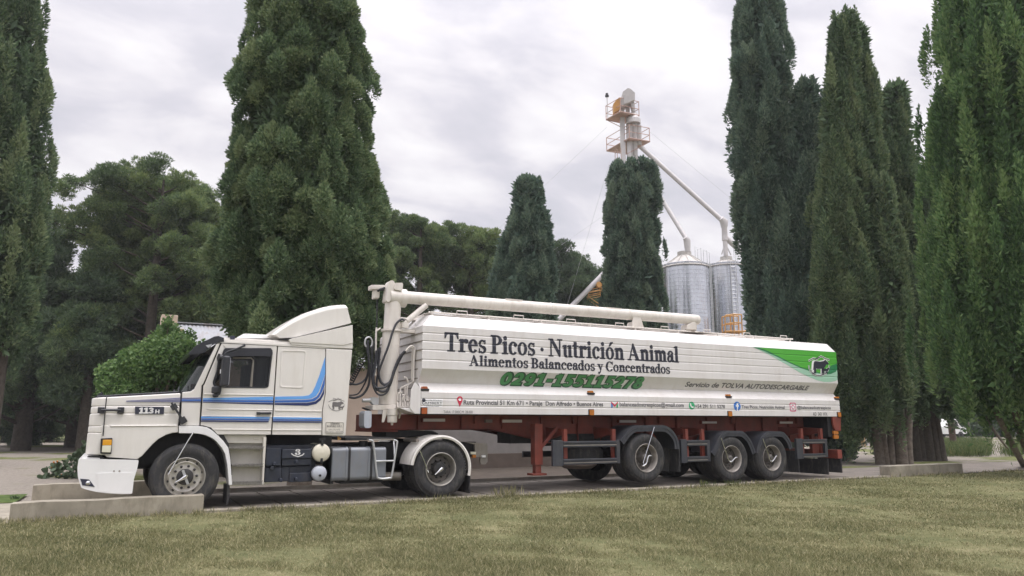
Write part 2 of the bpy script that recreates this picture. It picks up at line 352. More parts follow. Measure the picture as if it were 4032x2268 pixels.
def glyph(ch):
    S_ = ST
    if ch == ' ': return [], .26
    if ch == '·': return _blob(.16, .36, .085), .34
    if ch == '.': return _blob(.12, .08, .08), .28
    if ch == 'T': return _r(.29, 0, .29+S_, 1)+_r(.0, .93, .745, 1)+_ser(.17, .575, 0)+[[(0, .93), (0, .70), (.035, .70), (.10, .88), (.22, .93)], [(.745, .93), (.745, .70), (.71, .70), (.645, .88), (.525, .93)]], .78
    if ch == 'r': return _r(.09, 0, .09+S_, XH)+_ser(0, .37, 0)+_flag(.10, XH)+_ring(.40, .50, .18, .19, .09, .11, 75, 165, 8)+_blob(.44, .58, .088), .53
    if ch == 'e': return _ring(.28, .34, .265, .36, .155, .055, 8, 322)+_r(.12, .36, .52, .42), .58
    if ch == 'c': return _ring(.28, .34, .265, .36, .155, .055, 50, 318)+_blob(.42, .53, .088), .55
    if ch == 'o' or ch == 'ó': return _ring(.29, .34, .275, .36, .145, .05)+([[(.24, .78), (.34, 1.0), (.50, 1.02), (.50, .98), (.29, .77)]] if ch == 'ó' else []), .62
    if ch == 's': return _ring(.22, .50, .185, .20, .10, .055, 40, 255, 12)+_ring(.24, .18, .20, .20, .11, .055, -140, 80, 12)+[[(.10, .47), (.06, .42), (.32, .20), (.40, .26)]]+_r(.36, .50, .395, .69)+_r(.045, -.01, .08, .22), .47
    if ch == 'i': return _r(.09, 0, .09+S_, XH)+_ser(0, .34, 0)+_flag(.10, XH)+_blob(.17, .88, .095), .37
    if ch == 'l': return _r(.09, 0, .09+S_, 1.0)+_ser(0, .34, 0)+_flag(.10, 1.0), .37
    if ch == 'P': return _r(.10, 0, .10+S_+.01, 1)+_ser(0, .40, 0)+_ser(0, .30, .955)+_ring(.30, .735, .34, .265, .17, .05, -90, 90, 14)+_r(.25, .95, .31, 1)+_r(.25, .47, .31, .52), .67
    if ch == 'R': return glyph('P')[0]+[[(.30, .49), (.48, .49), (.72, .04), (.76, 0), (.58, 0)]]+_ser(.54, .80, 0), .80
    if ch == 'N': return _r(.10, 0, .16, 1)+_r(.66, 0, .72, 1)+[[(.06, 1), (.24, 1), (.72, .20), (.72, 0), (.66, 0)]]+_ser(.0, .27, 0)+_ser(-.02, .20, .955)+_ser(.54, .84, .955), .86
    if ch == 'u': return _r(.09, .16, .09+S_, XH)+_ring(.27, .19, .18, .21, .15, .09, 180, 290, 10)+_r(.40, 0, .40+S_, XH)+_flag(.10, XH)+_flag(.41, XH)+_ser(.40, .64, 0), .66
    if ch == 't': return _r(.10, .13, .10+S_, .90)+_r(.0, XH-.05, .38, XH+.005)+[[(0, XH-.04), (.10, XH-.04), (.26, .90), (.20, .90)]]+_ring(.27, .15, .17, .16, .14, .06, 180, 310, 8), .41
    if ch == 'n': return _r(.09, 0, .09+S_, XH)+_ser(0, .34, 0)+_flag(.10, XH)+_ring(.38, .48, .20, .22, .15, .12, 0, 150, 10)+_r(.415, 0, .415+S_, .50)+_ser(.34, .67, 0), .68
    if ch == 'm': return _r(.09, 0, .09+S_, XH)+_ser(0, .34, 0)+_flag(.10, XH)+_ring(.36, .48, .185, .22, .15, .12, 0, 150, 10)+_r(.38, 0, .38+S_, .50)+_ser(.31, .63, 0)+_ring(.66, .48, .185, .22, .15, .12, 0, 150, 10)+_r(.68, 0, .68+S_, .50)+_ser(.61, .93, 0), .95
    if ch == 'ó': return glyph('o')
    if ch == 'A': return [[(.34, 1), (.42, 1), (.80, 0), (.60, 0), (.32, .80)], [(.34, 1), (.37, .90), (.15, 0), (.09, 0)]]+_r(.20, .29, .60, .35)+_ser(0, .26, 0)+_ser(.52, .87, 0), .88
    if ch == 'a': return _r(.30, .08, .30+S_, .50)+_ring(.27, .50, .195, .20, .10, .06, 0, 165, 10)+_blob(.13, .50, .08)+_ring(.20, .19, .18, .20, .12, .06, 60, 330, 14)+[[(.24, .37), (.32, .40), (.32, .46), (.22, .40)], [(.30, .10), (.42, .0), (.52, .02), (.54, .08), (.46, .14)]], .56
    if ch == 'd': return _ring(.26, .34, .245, .36, .145, .06, 40, 320)+_r(.37, 0, .37+S_, 1.0)+_flag(.38, 1.0)+_ser(.37, .61, 0), .64
    if ch == 'B': return glyph('P')[0]+_ring(.31, .26, .37, .265, .18, .05, -90, 90, 14)+_r(.25, 0, .32, .05), .74
    if ch == 'y': return [[(.04, XH), (.22, XH), (.40, .18), (.33, .02)], [(.47, XH), (.53, XH), (.28, -.20), (.20, -.24), (.22, -.14), (.32, .05)]]+_ser(-.01, .30, XH-.04)+_ser(.38, .60, XH-.04)+_blob(.15, -.20, .085), .60
    if ch == 'C': return _ring(.42, .5, .40, .51, .19, .055, 40, 320, 26)+_r(.70, .70, .74, 1.0)+[[(.62, .84), (.74, .70), (.74, .80), (.66, .90)]], .80
    if ch == 'O': return _ring(.41, .5, .40, .51, .19, .05), .84
    if ch == 'F': return _r(.10, 0, .10+S_, 1)+_ser(0, .38, 0)+_ser(0, .60, .95)+_r(.56, .72, .60, 1)+_r(.2, .49, .46, .54)+_r(.42, .40, .46, .63), .64
    if ch == 'E': return glyph('F')[0]+_ser(0, .64, 0)+_r(.60, .0, .64, .28), .70
    if ch == 'S': return _ring(.29, .73, .25, .28, .13, .07, 40, 255, 14)+_ring(.31, .27, .27, .28, .14, .07, -145, 80, 14)+[[(.12, .70), (.07, .62), (.44, .30), (.55, .40)]]+_r(.50, .70, .54, 1)+_r(.05, 0, .09, .3), .62
    if ch == 'L': return _r(.10, 0, .10+S_, 1)+_ser(0, .40, .955)+_ser(0, .62, 0)+_r(.58, 0, .62, .28), .66
    if ch == '3': return _ring(.28, .74, .24, .26, .16, .06, -80, 170, 14)+_ring(.28, .27, .28, .28, .18, .06, -170, 80, 14)+_r(.20, .49, .36, .55)+_blob(.14, .74, .11)+_blob(.12, .24, .12), .60
    return [], .3
def serif_polys(txt, track=.0):
    out = []; x = 0
    for ch in txt:
        ps, adv = glyph(ch); out += [[(a+x, c) for a, c in p] for p in ps]; x += adv+track
    return out, x
def grow_poly(p, d):                          # move the edges of a convex outline outwards by d
    a = sum(p[i][0]*p[(i+1) % len(p)][1]-p[(i+1) % len(p)][0]*p[i][1] for i in range(len(p)))
    if a < 0: p = p[::-1]
    out = []; n = len(p)
    for i in range(n):
        p0, q, p1 = Vector(p[i-1]), Vector(p[i]), Vector(p[(i+1) % n]); e0, e1 = (q-p0), (p1-q)
        if e0.length < 1e-6 or e1.length < 1e-6: out.append(tuple(q)); continue
        n0 = Vector((e0.y, -e0.x)).normalized(); n1 = Vector((e1.y, -e1.x)).normalized(); m = n0+n1
        if m.length < .3: out.append(tuple(q+n0*d)); continue
        m.normalize(); out.append(tuple(q+m*d/max(.5, m.dot(n0))))
    return out
def digit(ch):                                # heavy square-shouldered figures
    k = {'0': (lambda: _ring(.33, .5, .33, .5, .21, .19), .70), '1': (lambda: _r(.20, 0, .43, 1)+[[(.02, .70), (.21, .76), (.21, 1), (.16, .93), (.02, .87)]]+_r(.04, 0, .60, .17), .64),
         '2': (lambda: _ring(.31, .68, .30, .32, .21, .18, -35, 180)+[[(.0, .0), (.26, .0), (.60, .46), (.42, .58), (.0, .17)]]+_r(0, 0, .62, .18), .66),
         '3': (lambda: _ring(.28, .73, .29, .27, .21, .16, -90, 165)+_ring(.28, .28, .31, .28, .22, .16, -165, 90)+_r(.20, .43, .38, .58), .64),
         '5': (lambda: _r(.08, .82, .60, 1)+_r(.08, .46, .28, .95)+_ring(.29, .32, .33, .32, .22, .17, -155, 125), .66), '7': (lambda: _r(0, .82, .64, 1)+[[(.40, .84), (.64, .84), (.36, 0), (.11, 0)]], .67),
         '8': (lambda: _ring(.32, .74, .28, .26, .20, .15)+_ring(.32, .28, .32, .28, .21, .16), .68), '9': (lambda: _ring(.32, .67, .32, .33, .21, .17)+_ring(.32, .45, .32, .45, .21, .17, -130, 15), .69),
         '-': (lambda: _r(.02, .36, .36, .55), .42), 'H': (lambda: _r(.0, 0, .22, 1)+_r(.48, 0, .70, 1)+_r(.2, .41, .5, .59), .76)}[ch]
    return k[0](), k[1]
def serif_mesh(txt, track=0.0, weight=.014, face=None):
    if face is None: ps, wd = serif_polys(txt, track)
    else:
        ps = []; wd = 0
        for ch in txt:
            g, adv = face(ch); ps += [[(q+wd, c) for q, c in p] for p in g]; wd += adv+track
    ps = [grow_poly(p, weight) for p in ps]; v = []; f = []; d = []
    for k, p in enumerate(ps):
        a = sum(p[i][0]*p[(i+1) % len(p)][1]-p[(i+1) % len(p)][0]*p[i][1] for i in range(len(p)))
        if a < 0: p = p[::-1]
        n0 = len(v); v += [(x, z, 0) for x, z in p]; d += [(k % 23)*.00018]*len(p); f.append(tuple(range(n0, n0+len(p))))
    return np.array(v), f, d, wd
def serif_on(txt, c, p, q, y, mt, par, face=None, weight=.014):
    v, f, d, wd = serif_mesh(txt, 0, weight, face); v3 = fit(v, f, S(c(*p), y), S(c(*q), y), y, cap=1.0)
    v3 = [(a, yy-dd, z) for (a, yy, z), dd in zip(v3, d)]
    return flat_text(v3, f, 'lettering', mt, par)
# cow and calf under three peaks in an open ring, drawn in the box p (upper left) .. q (lower right)
COW = [(.22, .72), (.24, .42), (.26, .30), (.34, .27), (.55, .30), (.72, .27), (.80, .20), (.84, .26), (.90, .30), (.96, .40), (.90, .46), (.84, .44), (.80, .55), (.74, .62), (.73, .90), (.69, .90), (.68, .66), (.66, .90), (.62, .90), (.62, .66), (.42, .67), (.36, .64), (.36, .90), (.31, .90), (.31, .70), (.29, .90), (.25, .90), (.26, .62), (.245, .72)]
CALF = [(.66, .92), (.66, .70), (.70, .64), (.84, .66), (.90, .60), (.97, .66), (.93, .72), (.88, .74), (.87, .92), (.84, .92), (.84, .78), (.72, .78), (.70, .92)]
def logo(c, p, q, y, par, mt, text=False, ring_mt=None, halo=None):
    L = lambda a, b_: S(c(p[0]+(q[0]-p[0])*a, p[1]+(q[1]-p[1])*b_), y)
    b = B()
    def band(pts, w_): b.plate(offset_band([L(*k) for k in pts], w_, -w_), y-.002, y+.001)
    sc = abs(L(1, 0)[0]-L(0, 0)[0])
    if halo:
        b2 = B(); 
        b2.plate(offset_band([L(.5+.49*math.cos(R_(a)), .48+.52*math.sin(R_(a))) for a in range(0, 181, 12)], .03*sc, -.03*sc), y+.0012, y+.003)
        b2.plate(offset_band([L(*k) for k in ((0, .26), (.25, .12), (.4, .17), (.6, .02), (.75, .12), (1, .22))], .03*sc, -.03*sc), y+.0012, y+.003)
        b2.plate([L(a, b_) for a, b_ in ((.2, .2), (.8, .18), (.82, .95), (.22, .95))], y+.0012, y+.003) if False else None
        for P_ in (COW, CALF): b2.plate([L(.5+(a-.55)*1.12, .58+(b_-.58)*1.14) for a, b_ in P_], y+.0012, y+.003)
        b2.build('emblem_outline', halo, par)
    band([(.5+.49*math.cos(R_(a)), .48+.52*math.sin(R_(a))) for a in range(0, 181, 12)], .012*sc)
    band([(0, .26), (.25, .12), (.4, .17), (.6, .02), (.75, .12), (1, .22)], .012*sc); band([(.3, .2), (.45, .08), (.52, .12)], .010*sc)
    b.plate([L(a, b_) for a, b_ in COW], y-.002, y+.001); b.plate([L(a+.02, b_) for a, b_ in CALF], y-.004, y-.001)
    o = b.build('emblem', mt, par)
    if text: serif_on('Tres Picos', c, (p[0]+(q[0]-p[0])*.27, p[1]+10), (p[0]+(q[0]-p[0])*.82, p[1]-4), y, mt, o)
    return o
# ================================================================ SETTING
def ground_mat():
    m = bpy.data.materials.new('yard_ground'); m.use_nodes = True; t = m.node_tree; b = t.nodes['Principled BSDF']; b.inputs['Roughness'].default_value = .95; b.inputs['Specular IOR Level'].default_value = .2
    g = N(t, 'ShaderNodeNewGeometry'); sx = N(t, 'ShaderNodeSeparateXYZ'); t.links.new(g.outputs['Position'], sx.inputs[0])
    def noise(scale, det=6, rough=.6, stretch=None):
        n = N(t, 'ShaderNodeTexNoise'); n.inputs['Scale'].default_value = scale; n.inputs['Detail'].default_value = det; n.inputs['Roughness'].default_value = rough
        t.links.new(g.outputs['Position'], n.inputs['Vector']); return n.outputs[0]
    gravel = ramp(t, noise(9, 9, .75), [(.3, (.155, .135, .110)), (.5, (.225, .200, .170)), (.72, (.320, .290, .250))])
    grass = ramp(t, noise(5, 9, .7), [(.3, (.055, .070, .026)), (.5, (.115, .130, .045)), (.75, (.235, .215, .095))])
    field = ramp(t, noise(1.3, 8, .7), [(.3, (.10, .13, .05)), (.7, (.21, .22, .10))])
    f1 = ramp(t, noise(.16, 4, .55), [(.52, 0.0), (.57, 1.0)])
    mixa = N(t, 'ShaderNodeMixRGB'); t.links.new(f1, mixa.inputs[0]); t.links.new(gravel, mixa.inputs[1]); t.links.new(grass, mixa.inputs[2])
    far = math_node(t, 'MULTIPLY_ADD', sx.outputs[1], 1/14.0, -52/14.0, clamp=True)
    mixb = N(t, 'ShaderNodeMixRGB'); t.links.new(far, mixb.inputs[0]); t.links.new(mixa.outputs[0], mixb.inputs[1]); t.links.new(field, mixb.inputs[2])
    t.links.new(mixb.outputs[0], b.inputs['Base Color'])
    bp = N(t, 'ShaderNodeBump'); bp.inputs['Strength'].default_value = .6; bp.inputs['Distance'].default_value = .04; t.links.new(noise(14, 8, .7), bp.inputs['Height']); t.links.new(bp.outputs[0], b.inputs['Normal'])
    MATS['yard_ground'] = m
def turf_mat(name, stops, scale):
    m = bpy.data.materials.new(name); m.use_nodes = True; t = m.node_tree; b = t.nodes['Principled BSDF']; b.inputs['Roughness'].default_value = .95; b.inputs['Specular IOR Level'].default_value = .15
    g = N(t, 'ShaderNodeNewGeometry')
    def noise(s, d=7, r=.65):
        n = N(t, 'ShaderNodeTexNoise'); n.inputs['Scale'].default_value = s; n.inputs['Detail'].default_value = d; n.inputs['Roughness'].default_value = r
        t.links.new(g.outputs['Position'], n.inputs['Vector']); return n.outputs[0]
    f = math_node(t, 'ADD', math_node(t, 'MULTIPLY', noise(scale), .6), math_node(t, 'MULTIPLY', noise(scale*14), .4))
    t.links.new(ramp(t, f, stops), b.inputs['Base Color'])
    bp = N(t, 'ShaderNodeBump'); bp.inputs['Strength'].default_value = .8; bp.inputs['Distance'].default_value = .03; t.links.new(noise(60, 6), bp.inputs['Height']); t.links.new(bp.outputs[0], b.inputs['Normal'])
    MATS[name] = m
ground_mat()
turf_mat('lawn_soil', [(.34, (.080, .092, .040)), (.46, (.125, .130, .060)), (.55, (.175, .170, .085)), (.66, (.25, .225, .13))], .9)
turf_mat('verge_turf', [(.36, (.045, .075, .022)), (.5, (.085, .125, .036)), (.66, (.17, .18, .07))], 1.2)
def sheet(name, outline, z, matn, label=None):
    b = B(); b.add([(x, y, z) for x, y in outline], [tuple(range(len(outline)))]); o = b.build(name, matn, fix=False)
    o.data.update(); return tag(o, kind='structure')
b = B()                                       # one ground sheet to the horizon, finer near the camera
xs = [-1500, -300, -60, -20, 0, 20, 60, 300, 1500]; ys = [-300, -40, -10, 0, 20, 60, 200, 600, 2500]
v = [(x, y, -.10) for y in ys for x in xs]; L = len(xs)
b.add(v, [(j*L+i, j*L+i+1, (j+1)*L+i+1, (j+1)*L+i) for j in range(len(ys)-1) for i in range(L-1)]); tag(b.build('ground', 'yard_ground', fix=False), kind='structure')
# lawn: a gently uneven turf sheet on the near side
def lawn_z(x, y):
    base = -.022
    return base + .035*math.sin(x*.55+1.3)*math.sin(y*.6+.4)*min(1, max(0, (-.45-y)/2)) + .012*math.sin(x*2.1+y*1.7)*min(1, max(0, (-.35-y)/1.0))
b = B(); nx, ny = 120, 44; X0, X1, Y0, Y1 = -16, 46, -16, -.30
gv = []
for j in range(ny+1):
    for i in range(nx+1):
        x = X0+(X1-X0)*i/nx; y = Y0+(Y1-Y0)*j/ny; gv.append((x, y, lawn_z(x, y)))
b.add(gv, [(j*(nx+1)+i, j*(nx+1)+i+1, (j+1)*(nx+1)+i+1, (j+1)*(nx+1)+i) for j in range(ny) for i in range(nx)], sm=True)
tag(b.build('lawn', 'lawn_soil', fix=False), kind='structure')
# weighbridge deck: transverse concrete slabs with open joints, kerb beam and steel edge rails
b = B(); x = 1.32; k = 0
rng = random.Random(5)
b.box(1.30, 17.28, -.115, 2.88, -.09, -.035, 1)
while x < 17.25:
    x2 = min(x+.62, 17.27); dz = rng.uniform(-.006, .006)
    b.box(x+.017, x2-.017, -.11, 2.87, -.03, .0+dz, 0); x = x2
tag(b.build('weighbridge_deck', ['deck_concrete', 'joint_dark'], bevel=.004, seg=1), kind='structure')
b = B(); b.box(1.315, 17.28, -.30, -.125, -.12, .018)
tag(b.build('kerb', 'concrete', bevel=.012), kind='structure')
b = B(); b.box(1.32, 17.27, 2.90, 3.12, -.12, .045); tag(b.build('far_kerb', 'concrete', bevel=.012), kind='structure')
b = B(); b.box(1.33, 17.26, 2.885, 2.897, -.03, .075); b.box(1.33, 17.26, 2.66, 2.70, .0055, .018); tag(b.build('edge_rail', 'rail_steel'), kind='structure')
sheet('approach_path', [(-30, -.28), (1.29, -.28), (1.29, 2.88), (-30, 2.88)], -.035, 'concrete')
sheet('exit_path', [(17.30, .02), (40, .02), (40, 3.0), (17.30, 3.0)], -.037, 'deck_concrete')
sheet('verge', [(-30, 3.3), (-1.4, 3.3), (-1.35, 5.1), (-30, 5.6)], -.06, 'verge_turf')
mk('shade_brown', (.060, .046, .034), .95, var=.3, vscale=4, bump=.6, bscale=20)
sheet('shade_strip', [(4.6, 3.14), (17.0, 3.14), (17.0, 8.96), (4.6, 8.96)], -.085, 'shade_brown')  # shade on the ground behind the trailer, painted as a dark brown sheet
def block(x0, x1, y0, y1, z1, label):
    b = B(); n = 14; rg = random.Random(x0)
    prof = [(x0+(x1-x0)*i/n, z1+rg.uniform(-.009, .006)) for i in range(n+1)]
    b.plate([(x0, -.12), (x1, -.12)]+prof[::-1], y0, y1)
    return tag(b.build('concrete_block', 'concrete', bevel=.018), label, 'concrete block', 'low concrete guide blocks at the ends of the weighbridge')
block(-1.13, 1.31, -.30, -.005, .235, 'low concrete block on the lawn edge in front of the truck front wheel')
block(-1.13, 1.31, 2.90, 3.15, .255, 'low concrete block behind the white truck bumper, on the far side')
block(17.29, 20.3, -.30, .0, .25, 'low weathered concrete block beyond the trailer tail, below the cypress trunks')
# ---------------------------------------------------------------- house behind the truck
def house():
    t = thing('farm_house', 'peach rendered farm house with corrugated metal roof behind the truck', 'house', (6, 11, -.1))
    x0, x1, y0, y1 = 1.55, 14.4, 9.0, 14.6; ze, zr = 3.05, 4.30; yr = 11.8
    b = B(); b.add([(x0, y0, -.1), (x1, y0, -.1), (x1, y1, -.1), (x0, y1, -.1), (x0, y0, ze), (x1, y0, ze), (x1, y1, ze), (x0, y1, ze), (x0, yr, zr-.06), (x1, yr, zr-.06)],
        [(0, 1, 5, 4), (1, 2, 6, 9, 5), (2, 3, 7, 6), (3, 0, 4, 8, 7)]); b.build('wall', 'house_wall', t)
    b = B(); b.box(x0-.03, x1+.03, y0-.03, y1+.03, -.12, .36); b.build('plinth', 'house_plinth', t, bevel=.01)
    rf = B(); n = 240; over = .30
    for (ya, za, yb, zb) in ((y0-over, ze-.13, yr, zr), (yr+.001, zr, y1+over, ze-.13)):
        vv = []
        for i in range(n+1):
            x = x0-.22+(x1-x0+.44)*i/n; dz = .014*math.cos(i*math.pi*.5*2)
            dz = .016 if i % 2 else -.016
            vv += [(x, ya, za+dz), (x, yb, zb+dz)]
        rf.add(vv, [(2*i, 2*i+2, 2*i+3, 2*i+1) for i in range(n)], sm=True)
    r = rf.build('roof', 'roof_sheet', t, fix=False); md = r.modifiers.new('s', 'SOLIDIFY'); md.thickness = .01
    b = B(); b.box(x0-.24, x1+.24, yr-.12, yr+.12, zr+.0, zr+.035); b.build('ridge_cap', 'roof_sheet', r)
    b = B(); b.box(x0-.42, x0-.03, 9.35, 9.95, -.1, 3.86); b.build('chimney', 'chimney_render', t, bevel=.02)
    b = B(); b.box(x0-.60, x0-.18, 9.95, 10.55, -.1, 4.30); b.build('chimney', 'house_wall', t, bevel=.02)
    xg = onY((1672, 1700), 9.0).x
    b = B(); b.box(xg, x1+.015, y0-.016, y0+.05, .362, ze-.2); b.build('grey_wall', 'wall_grey', t)  # darker grey face over the right part of the front wall
    for xa in (3.0,):
        b = B(); b.box(xa, xa+1.1, y0-.035, y0+.02, 1.05, 2.3); wf = b.build('window', 'shed_trim', t)
        b = B(); b.box(xa+.07, xa+.53, y0-.045, y0-.036, 1.12, 2.23); b.box(xa+.57, xa+1.03, y0-.045, y0-.036, 1.12, 2.23); b.build('pane', 'vehicle_dark', wf)
# ---------------------------------------------------------------- shed at right, dog in front
def shed():
    p0 = atD(crt(318, 800), 50); p1 = atD(crt(556, 800), 48.5); p2 = atD(crt(634, 805), 52)
    t = thing('farm_shed', 'small pinkish farm shed with a dark window behind the cypress trunks', 'shed', (p1.x, p1.y, -.1))
    d = (p1-p0); d.z = 0; e = (p2-p1); e.z = 0; d.normalize(); e.normalize(); H = 3.4
    a = Vector((p0.x, p0.y, -.1))-d*7; bb = Vector((p1.x, p1.y, -.1)); c = Vector((p2.x, p2.y, -.1))+e*4; f = a+(c-bb)
    b = B(); v = [a, bb, c, f]+[q+Vector((0, 0, H)) for q in (a, bb, c, f)]
    b.add(v, [(0, 1, 5, 4), (1, 2, 6, 5), (2, 3, 7, 6), (3, 0, 4, 7)]); b.build('wall', 'shed_wall', t)
    up = Vector((0, 0, 1)); nrm = d.cross(up)
    b = B(); b.obox(bb-d*.16+nrm*.02-up*.0, d*.2, e*.2, up*H); b.build('corner_post', 'shed_trim', t)
    b = B(); b.obox(a-d*.4-e*.4+up*H, (bb-a)+d*.8, (c-bb)+e*.8, up*.15); b.build('roof', 'roof_sheet', t)
    w0 = Vector((atD(crt(318, 590), 50).x, atD(crt(318, 590), 50).y, 0))
    zz0 = atD(crt(350, 592), 49.8).z; zz1 = atD(crt(350, 450), 49.8).z
    w0 = w0-d*.6+nrm*.03
    b = B(); b.obox(w0+up*zz0, d*1.75, -nrm*.02, up*(zz1-zz0)); wf = b.build('window', 'shed_trim', t)
    b = B()
    for k in (0, 1): b.obox(w0+up*(zz0+.06+k*(zz1-zz0)*.5)+d*.06+nrm*.01, d*1.63, -nrm*.01, up*((zz1-zz0)*.5-.09))
    b.build('pane', 'vehicle_dark', wf)
    b = B(); b.obox(bb-d*3.0+nrm*.03, d*2.1, -nrm*.02, up*2.25); b.build('door', 'shed_wall', t)
def dog():
    base = atD(crt(415, 808), 45.0); base.z = -.1
    fwd = VR.copy(); fwd.normalize(); side = Vector((fwd.y, -fwd.x, 0)); up = Vector((0, 0, 1))
    def q(a, s, h): return base+fwd*a+side*s+up*h
    V = [q(-.42, 0, .56), q(-.15, 0, .55), q(.18, 0, .56), q(.40, 0, .62), q(.56, 0, .74), q(.72, 0, .72), q(.86, .0, .67)]
    r = [.13, .135, .16, .14, .10, .105, .045]; E = [(0, 1), (1, 2), (2, 3), (3, 4), (4, 5), (5, 6)]
    def chain(root, pts, rs):
        k = root
        for p, rr in zip(pts, rs): V.append(p); r.append(rr); E.append((k, len(V)-1)); k = len(V)-1
    for s in (-.09, .09):
        chain(3, [q(.36, s, .42), q(.35+s*.5, s, .22), q(.36+s*.5, s, .03), q(.43+s*.5, s, .02)], [.075, .045, .035, .035])
        chain(0, [q(-.40, s, .42), q(-.36+s*.4, s, .30), q(-.50+s*.4, s, .19), q(-.47+s*.4, s, .03), q(-.40+s*.4, s, .02)], [.10, .07, .04, .032, .035])
        chain(5, [q(.68, s*.8, .83), q(.66, s*1.15, .74)], [.04, .03])
    chain(0, [q(-.56, 0, .55), q(-.70, .03, .44), q(-.76, .04, .30)], [.05, .045, .03])
    me = bpy.data.meshes.new('dog'); me.from_pydata(V, E, []); me.materials.append(MATS['dog_fur']); o = bpy.data.objects.new('dog', me); link(o)
    m = o.modifiers.new('skin', 'SKIN'); m.use_smooth_shade = True
    for k, sv in enumerate(me.skin_vertices[0].data): sv.radius = (r[k], r[k]); sv.use_root = (k == 2)
    o.modifiers.new('sub', 'SUBSURF').levels = 1; o.modifiers['sub'].render_levels = 2
    tag(o, 'pale tan dog standing in front of the shed wall', 'dog')
# ---------------------------------------------------------------- post, fence stakes, far vehicles
def small_right():
    p = onZ(crt(1665, 845), -.1); b = B(); b.tube([(p.x, p.y, -.3), (p.x-.03, p.y, 1.2), (p.x-.08, p.y, 2.6)], [.20, .19, .17], 10)
    tag(b.build('wooden_post', 'post_wood'), 'stout brown wooden post standing in the gravel right of the tree trunks', 'post')
    for a, c, lab in ((1525, 765, 'thin grey fence stake left of the brown wooden post'), (1882, 770, 'thin grey fence stake right of the brown wooden post')):
        p = onZ(crt(a, c), -.1); b = B(); b.tube([(p.x, p.y, -.2), (p.x, p.y, 1.45)], .045, 6)
        tag(b.build('fence_stake', 'bark_grey'), lab, 'fence stake', 'thin stakes at the yard edge')
    def pickup(p, ang, label):
        t = thing('parked_pickup', label, 'pickup', p, 'white vehicles parked far behind the trees'); t.rotation_euler = (0, 0, ang)
        OFF[t.name] = Vector((0, 0, 0))
        b = B(); b.plate(soften([(-2.5, .55), (-2.5, 1.15), (-.4, 1.15), (-.4, 1.2), (.0, 1.78), (1.2, 1.78), (1.75, 1.2), (2.5, 1.08), (2.6, .55)], .1), -.85, .85); b.build('body', 'vehicle_white', t, bevel=.04)
        for y in (-.86, .85):
            b = B(); b.plate([(.0, 1.2), (.12, 1.66), (1.1, 1.66), (1.5, 1.2)], y, y+.01); b.build('window', 'vehicle_dark', t)
        for x in (-1.6, 1.65):
            for y in (-.9, .68):
                b = B(); b.lathe([(.16, 0), (.36, .0), (.38, .04), (.38, .18), (.36, .22), (.16, .22)], (x, y, .38), n=20); b.build('wheel', 'tyre_rubber', t)
    p = atD(crt(1480, 770), 62); pickup((p.x, p.y, -.1), YAW*-1+.5, 'white pickup half hidden behind the dark tree trunks')
    p = atD(crt(1660, 675), 135); pickup((p.x, p.y, -.1), YAW*-1+.05, 'white pickup far away behind the brown wooden post')
# ---------------------------------------------------------------- silos and bucket elevator
def silo(axis, D, rpx, veave, vcol, label, n_ring, ladder_side):
    base = atD(axis, D); r = rpx/FPX*D; ze = atD((axis[0], veave), D).z; zc = atD((axis[0], vcol), D).z
    c = (base.x, base.y, -.1); t = thing('grain_silo', label, 'silo', c, 'galvanised grain silos')
    b = B(); prof = []; dz = .30; z = -.1
    while z < ze-.001:
        prof += [(r, z), (r, z+dz*.78), (r+.034, z+dz*.84), (r+.034, z+dz*.92), (r, z+dz*.98), (r, min(z+dz, ze))]; z += dz
    b.lathe(prof, (c[0], c[1], 0), 'z', 64); b.build('shell', 'silo_skin', t, fix=False)
    rc = r*.30
    b = B(); b.lathe([(r+.13, ze-.06), (r+.13, ze), (rc, zc), (rc, zc+.32), (.02, zc+.36)], (c[0], c[1], 0), 'z', 24, sm=False); rf = b.build('roof', 'silo_roof', t)
    b = B()
    for k in range(12):
        a = 2*math.pi*k/12; d = Vector((math.cos(a), math.sin(a), 0)); cc = Vector((c[0], c[1], 0))
        b.tube([cc+d*(r+.12)+Vector((0, 0, ze+.02)), cc+d*rc+Vector((0, 0, zc+.03))], .03, 5)
    b.build('roof_rib', 'silo_roof', rf)
    # ladder on the side towards ladder_side (angle about the axis, from the view direction)
    la = math.atan2(-VF.y, -VF.x)+R_(ladder_side); d = Vector((math.cos(la), math.sin(la), 0)); tg = Vector((-d.y, d.x, 0)); p = Vector((c[0], c[1], 0))+d*(r+.16)
    b = B()
    for s in (-.22, .22): b.tube([p+tg*s+Vector((0, 0, .5)), p+tg*s+Vector((0, 0, ze+.25))], .035, 6)
    z = .7
    while z < ze: b.tube([p-tg*.22+Vector((0, 0, z)), p+tg*.22+Vector((0, 0, z))], .018, 5); z += .32
    b.build('ladder', 'galvanised', t)
    b = B()
    for k in range(6):
        pass
    q = Vector((c[0], c[1], 0))+d*(r+.05)
    pts = [q-tg*.4+Vector((0, 0, ze)), q-tg*.4+Vector((0, 0, ze+1.15)), q-d*(r*.5)-tg*.4+Vector((0, 0, ze+1.55)), q-d*(r*.5)-tg*.4+Vector((0, 0, ze+.6))]
    for sft in (0, .8):
        pp = [x+tg*sft for x in pts]; b.tube(pp, .022, 6)
        m_ = (pp[0]+pp[3])/2; b.tube([m_, m_+Vector((0, 0, 1.1))], .02, 5)
    b.build('handrail', 'galvanised', t)
    return t, Vector((c[0], c[1], zc+.36)), r, ze, c
def pipe(name, pts, r, label, cat='pipe', n=12, matn='tower_grey', group=None):
    b = B(); b.tube(pts, r, n); return tag(b.build(name, matn), label, cat, group)
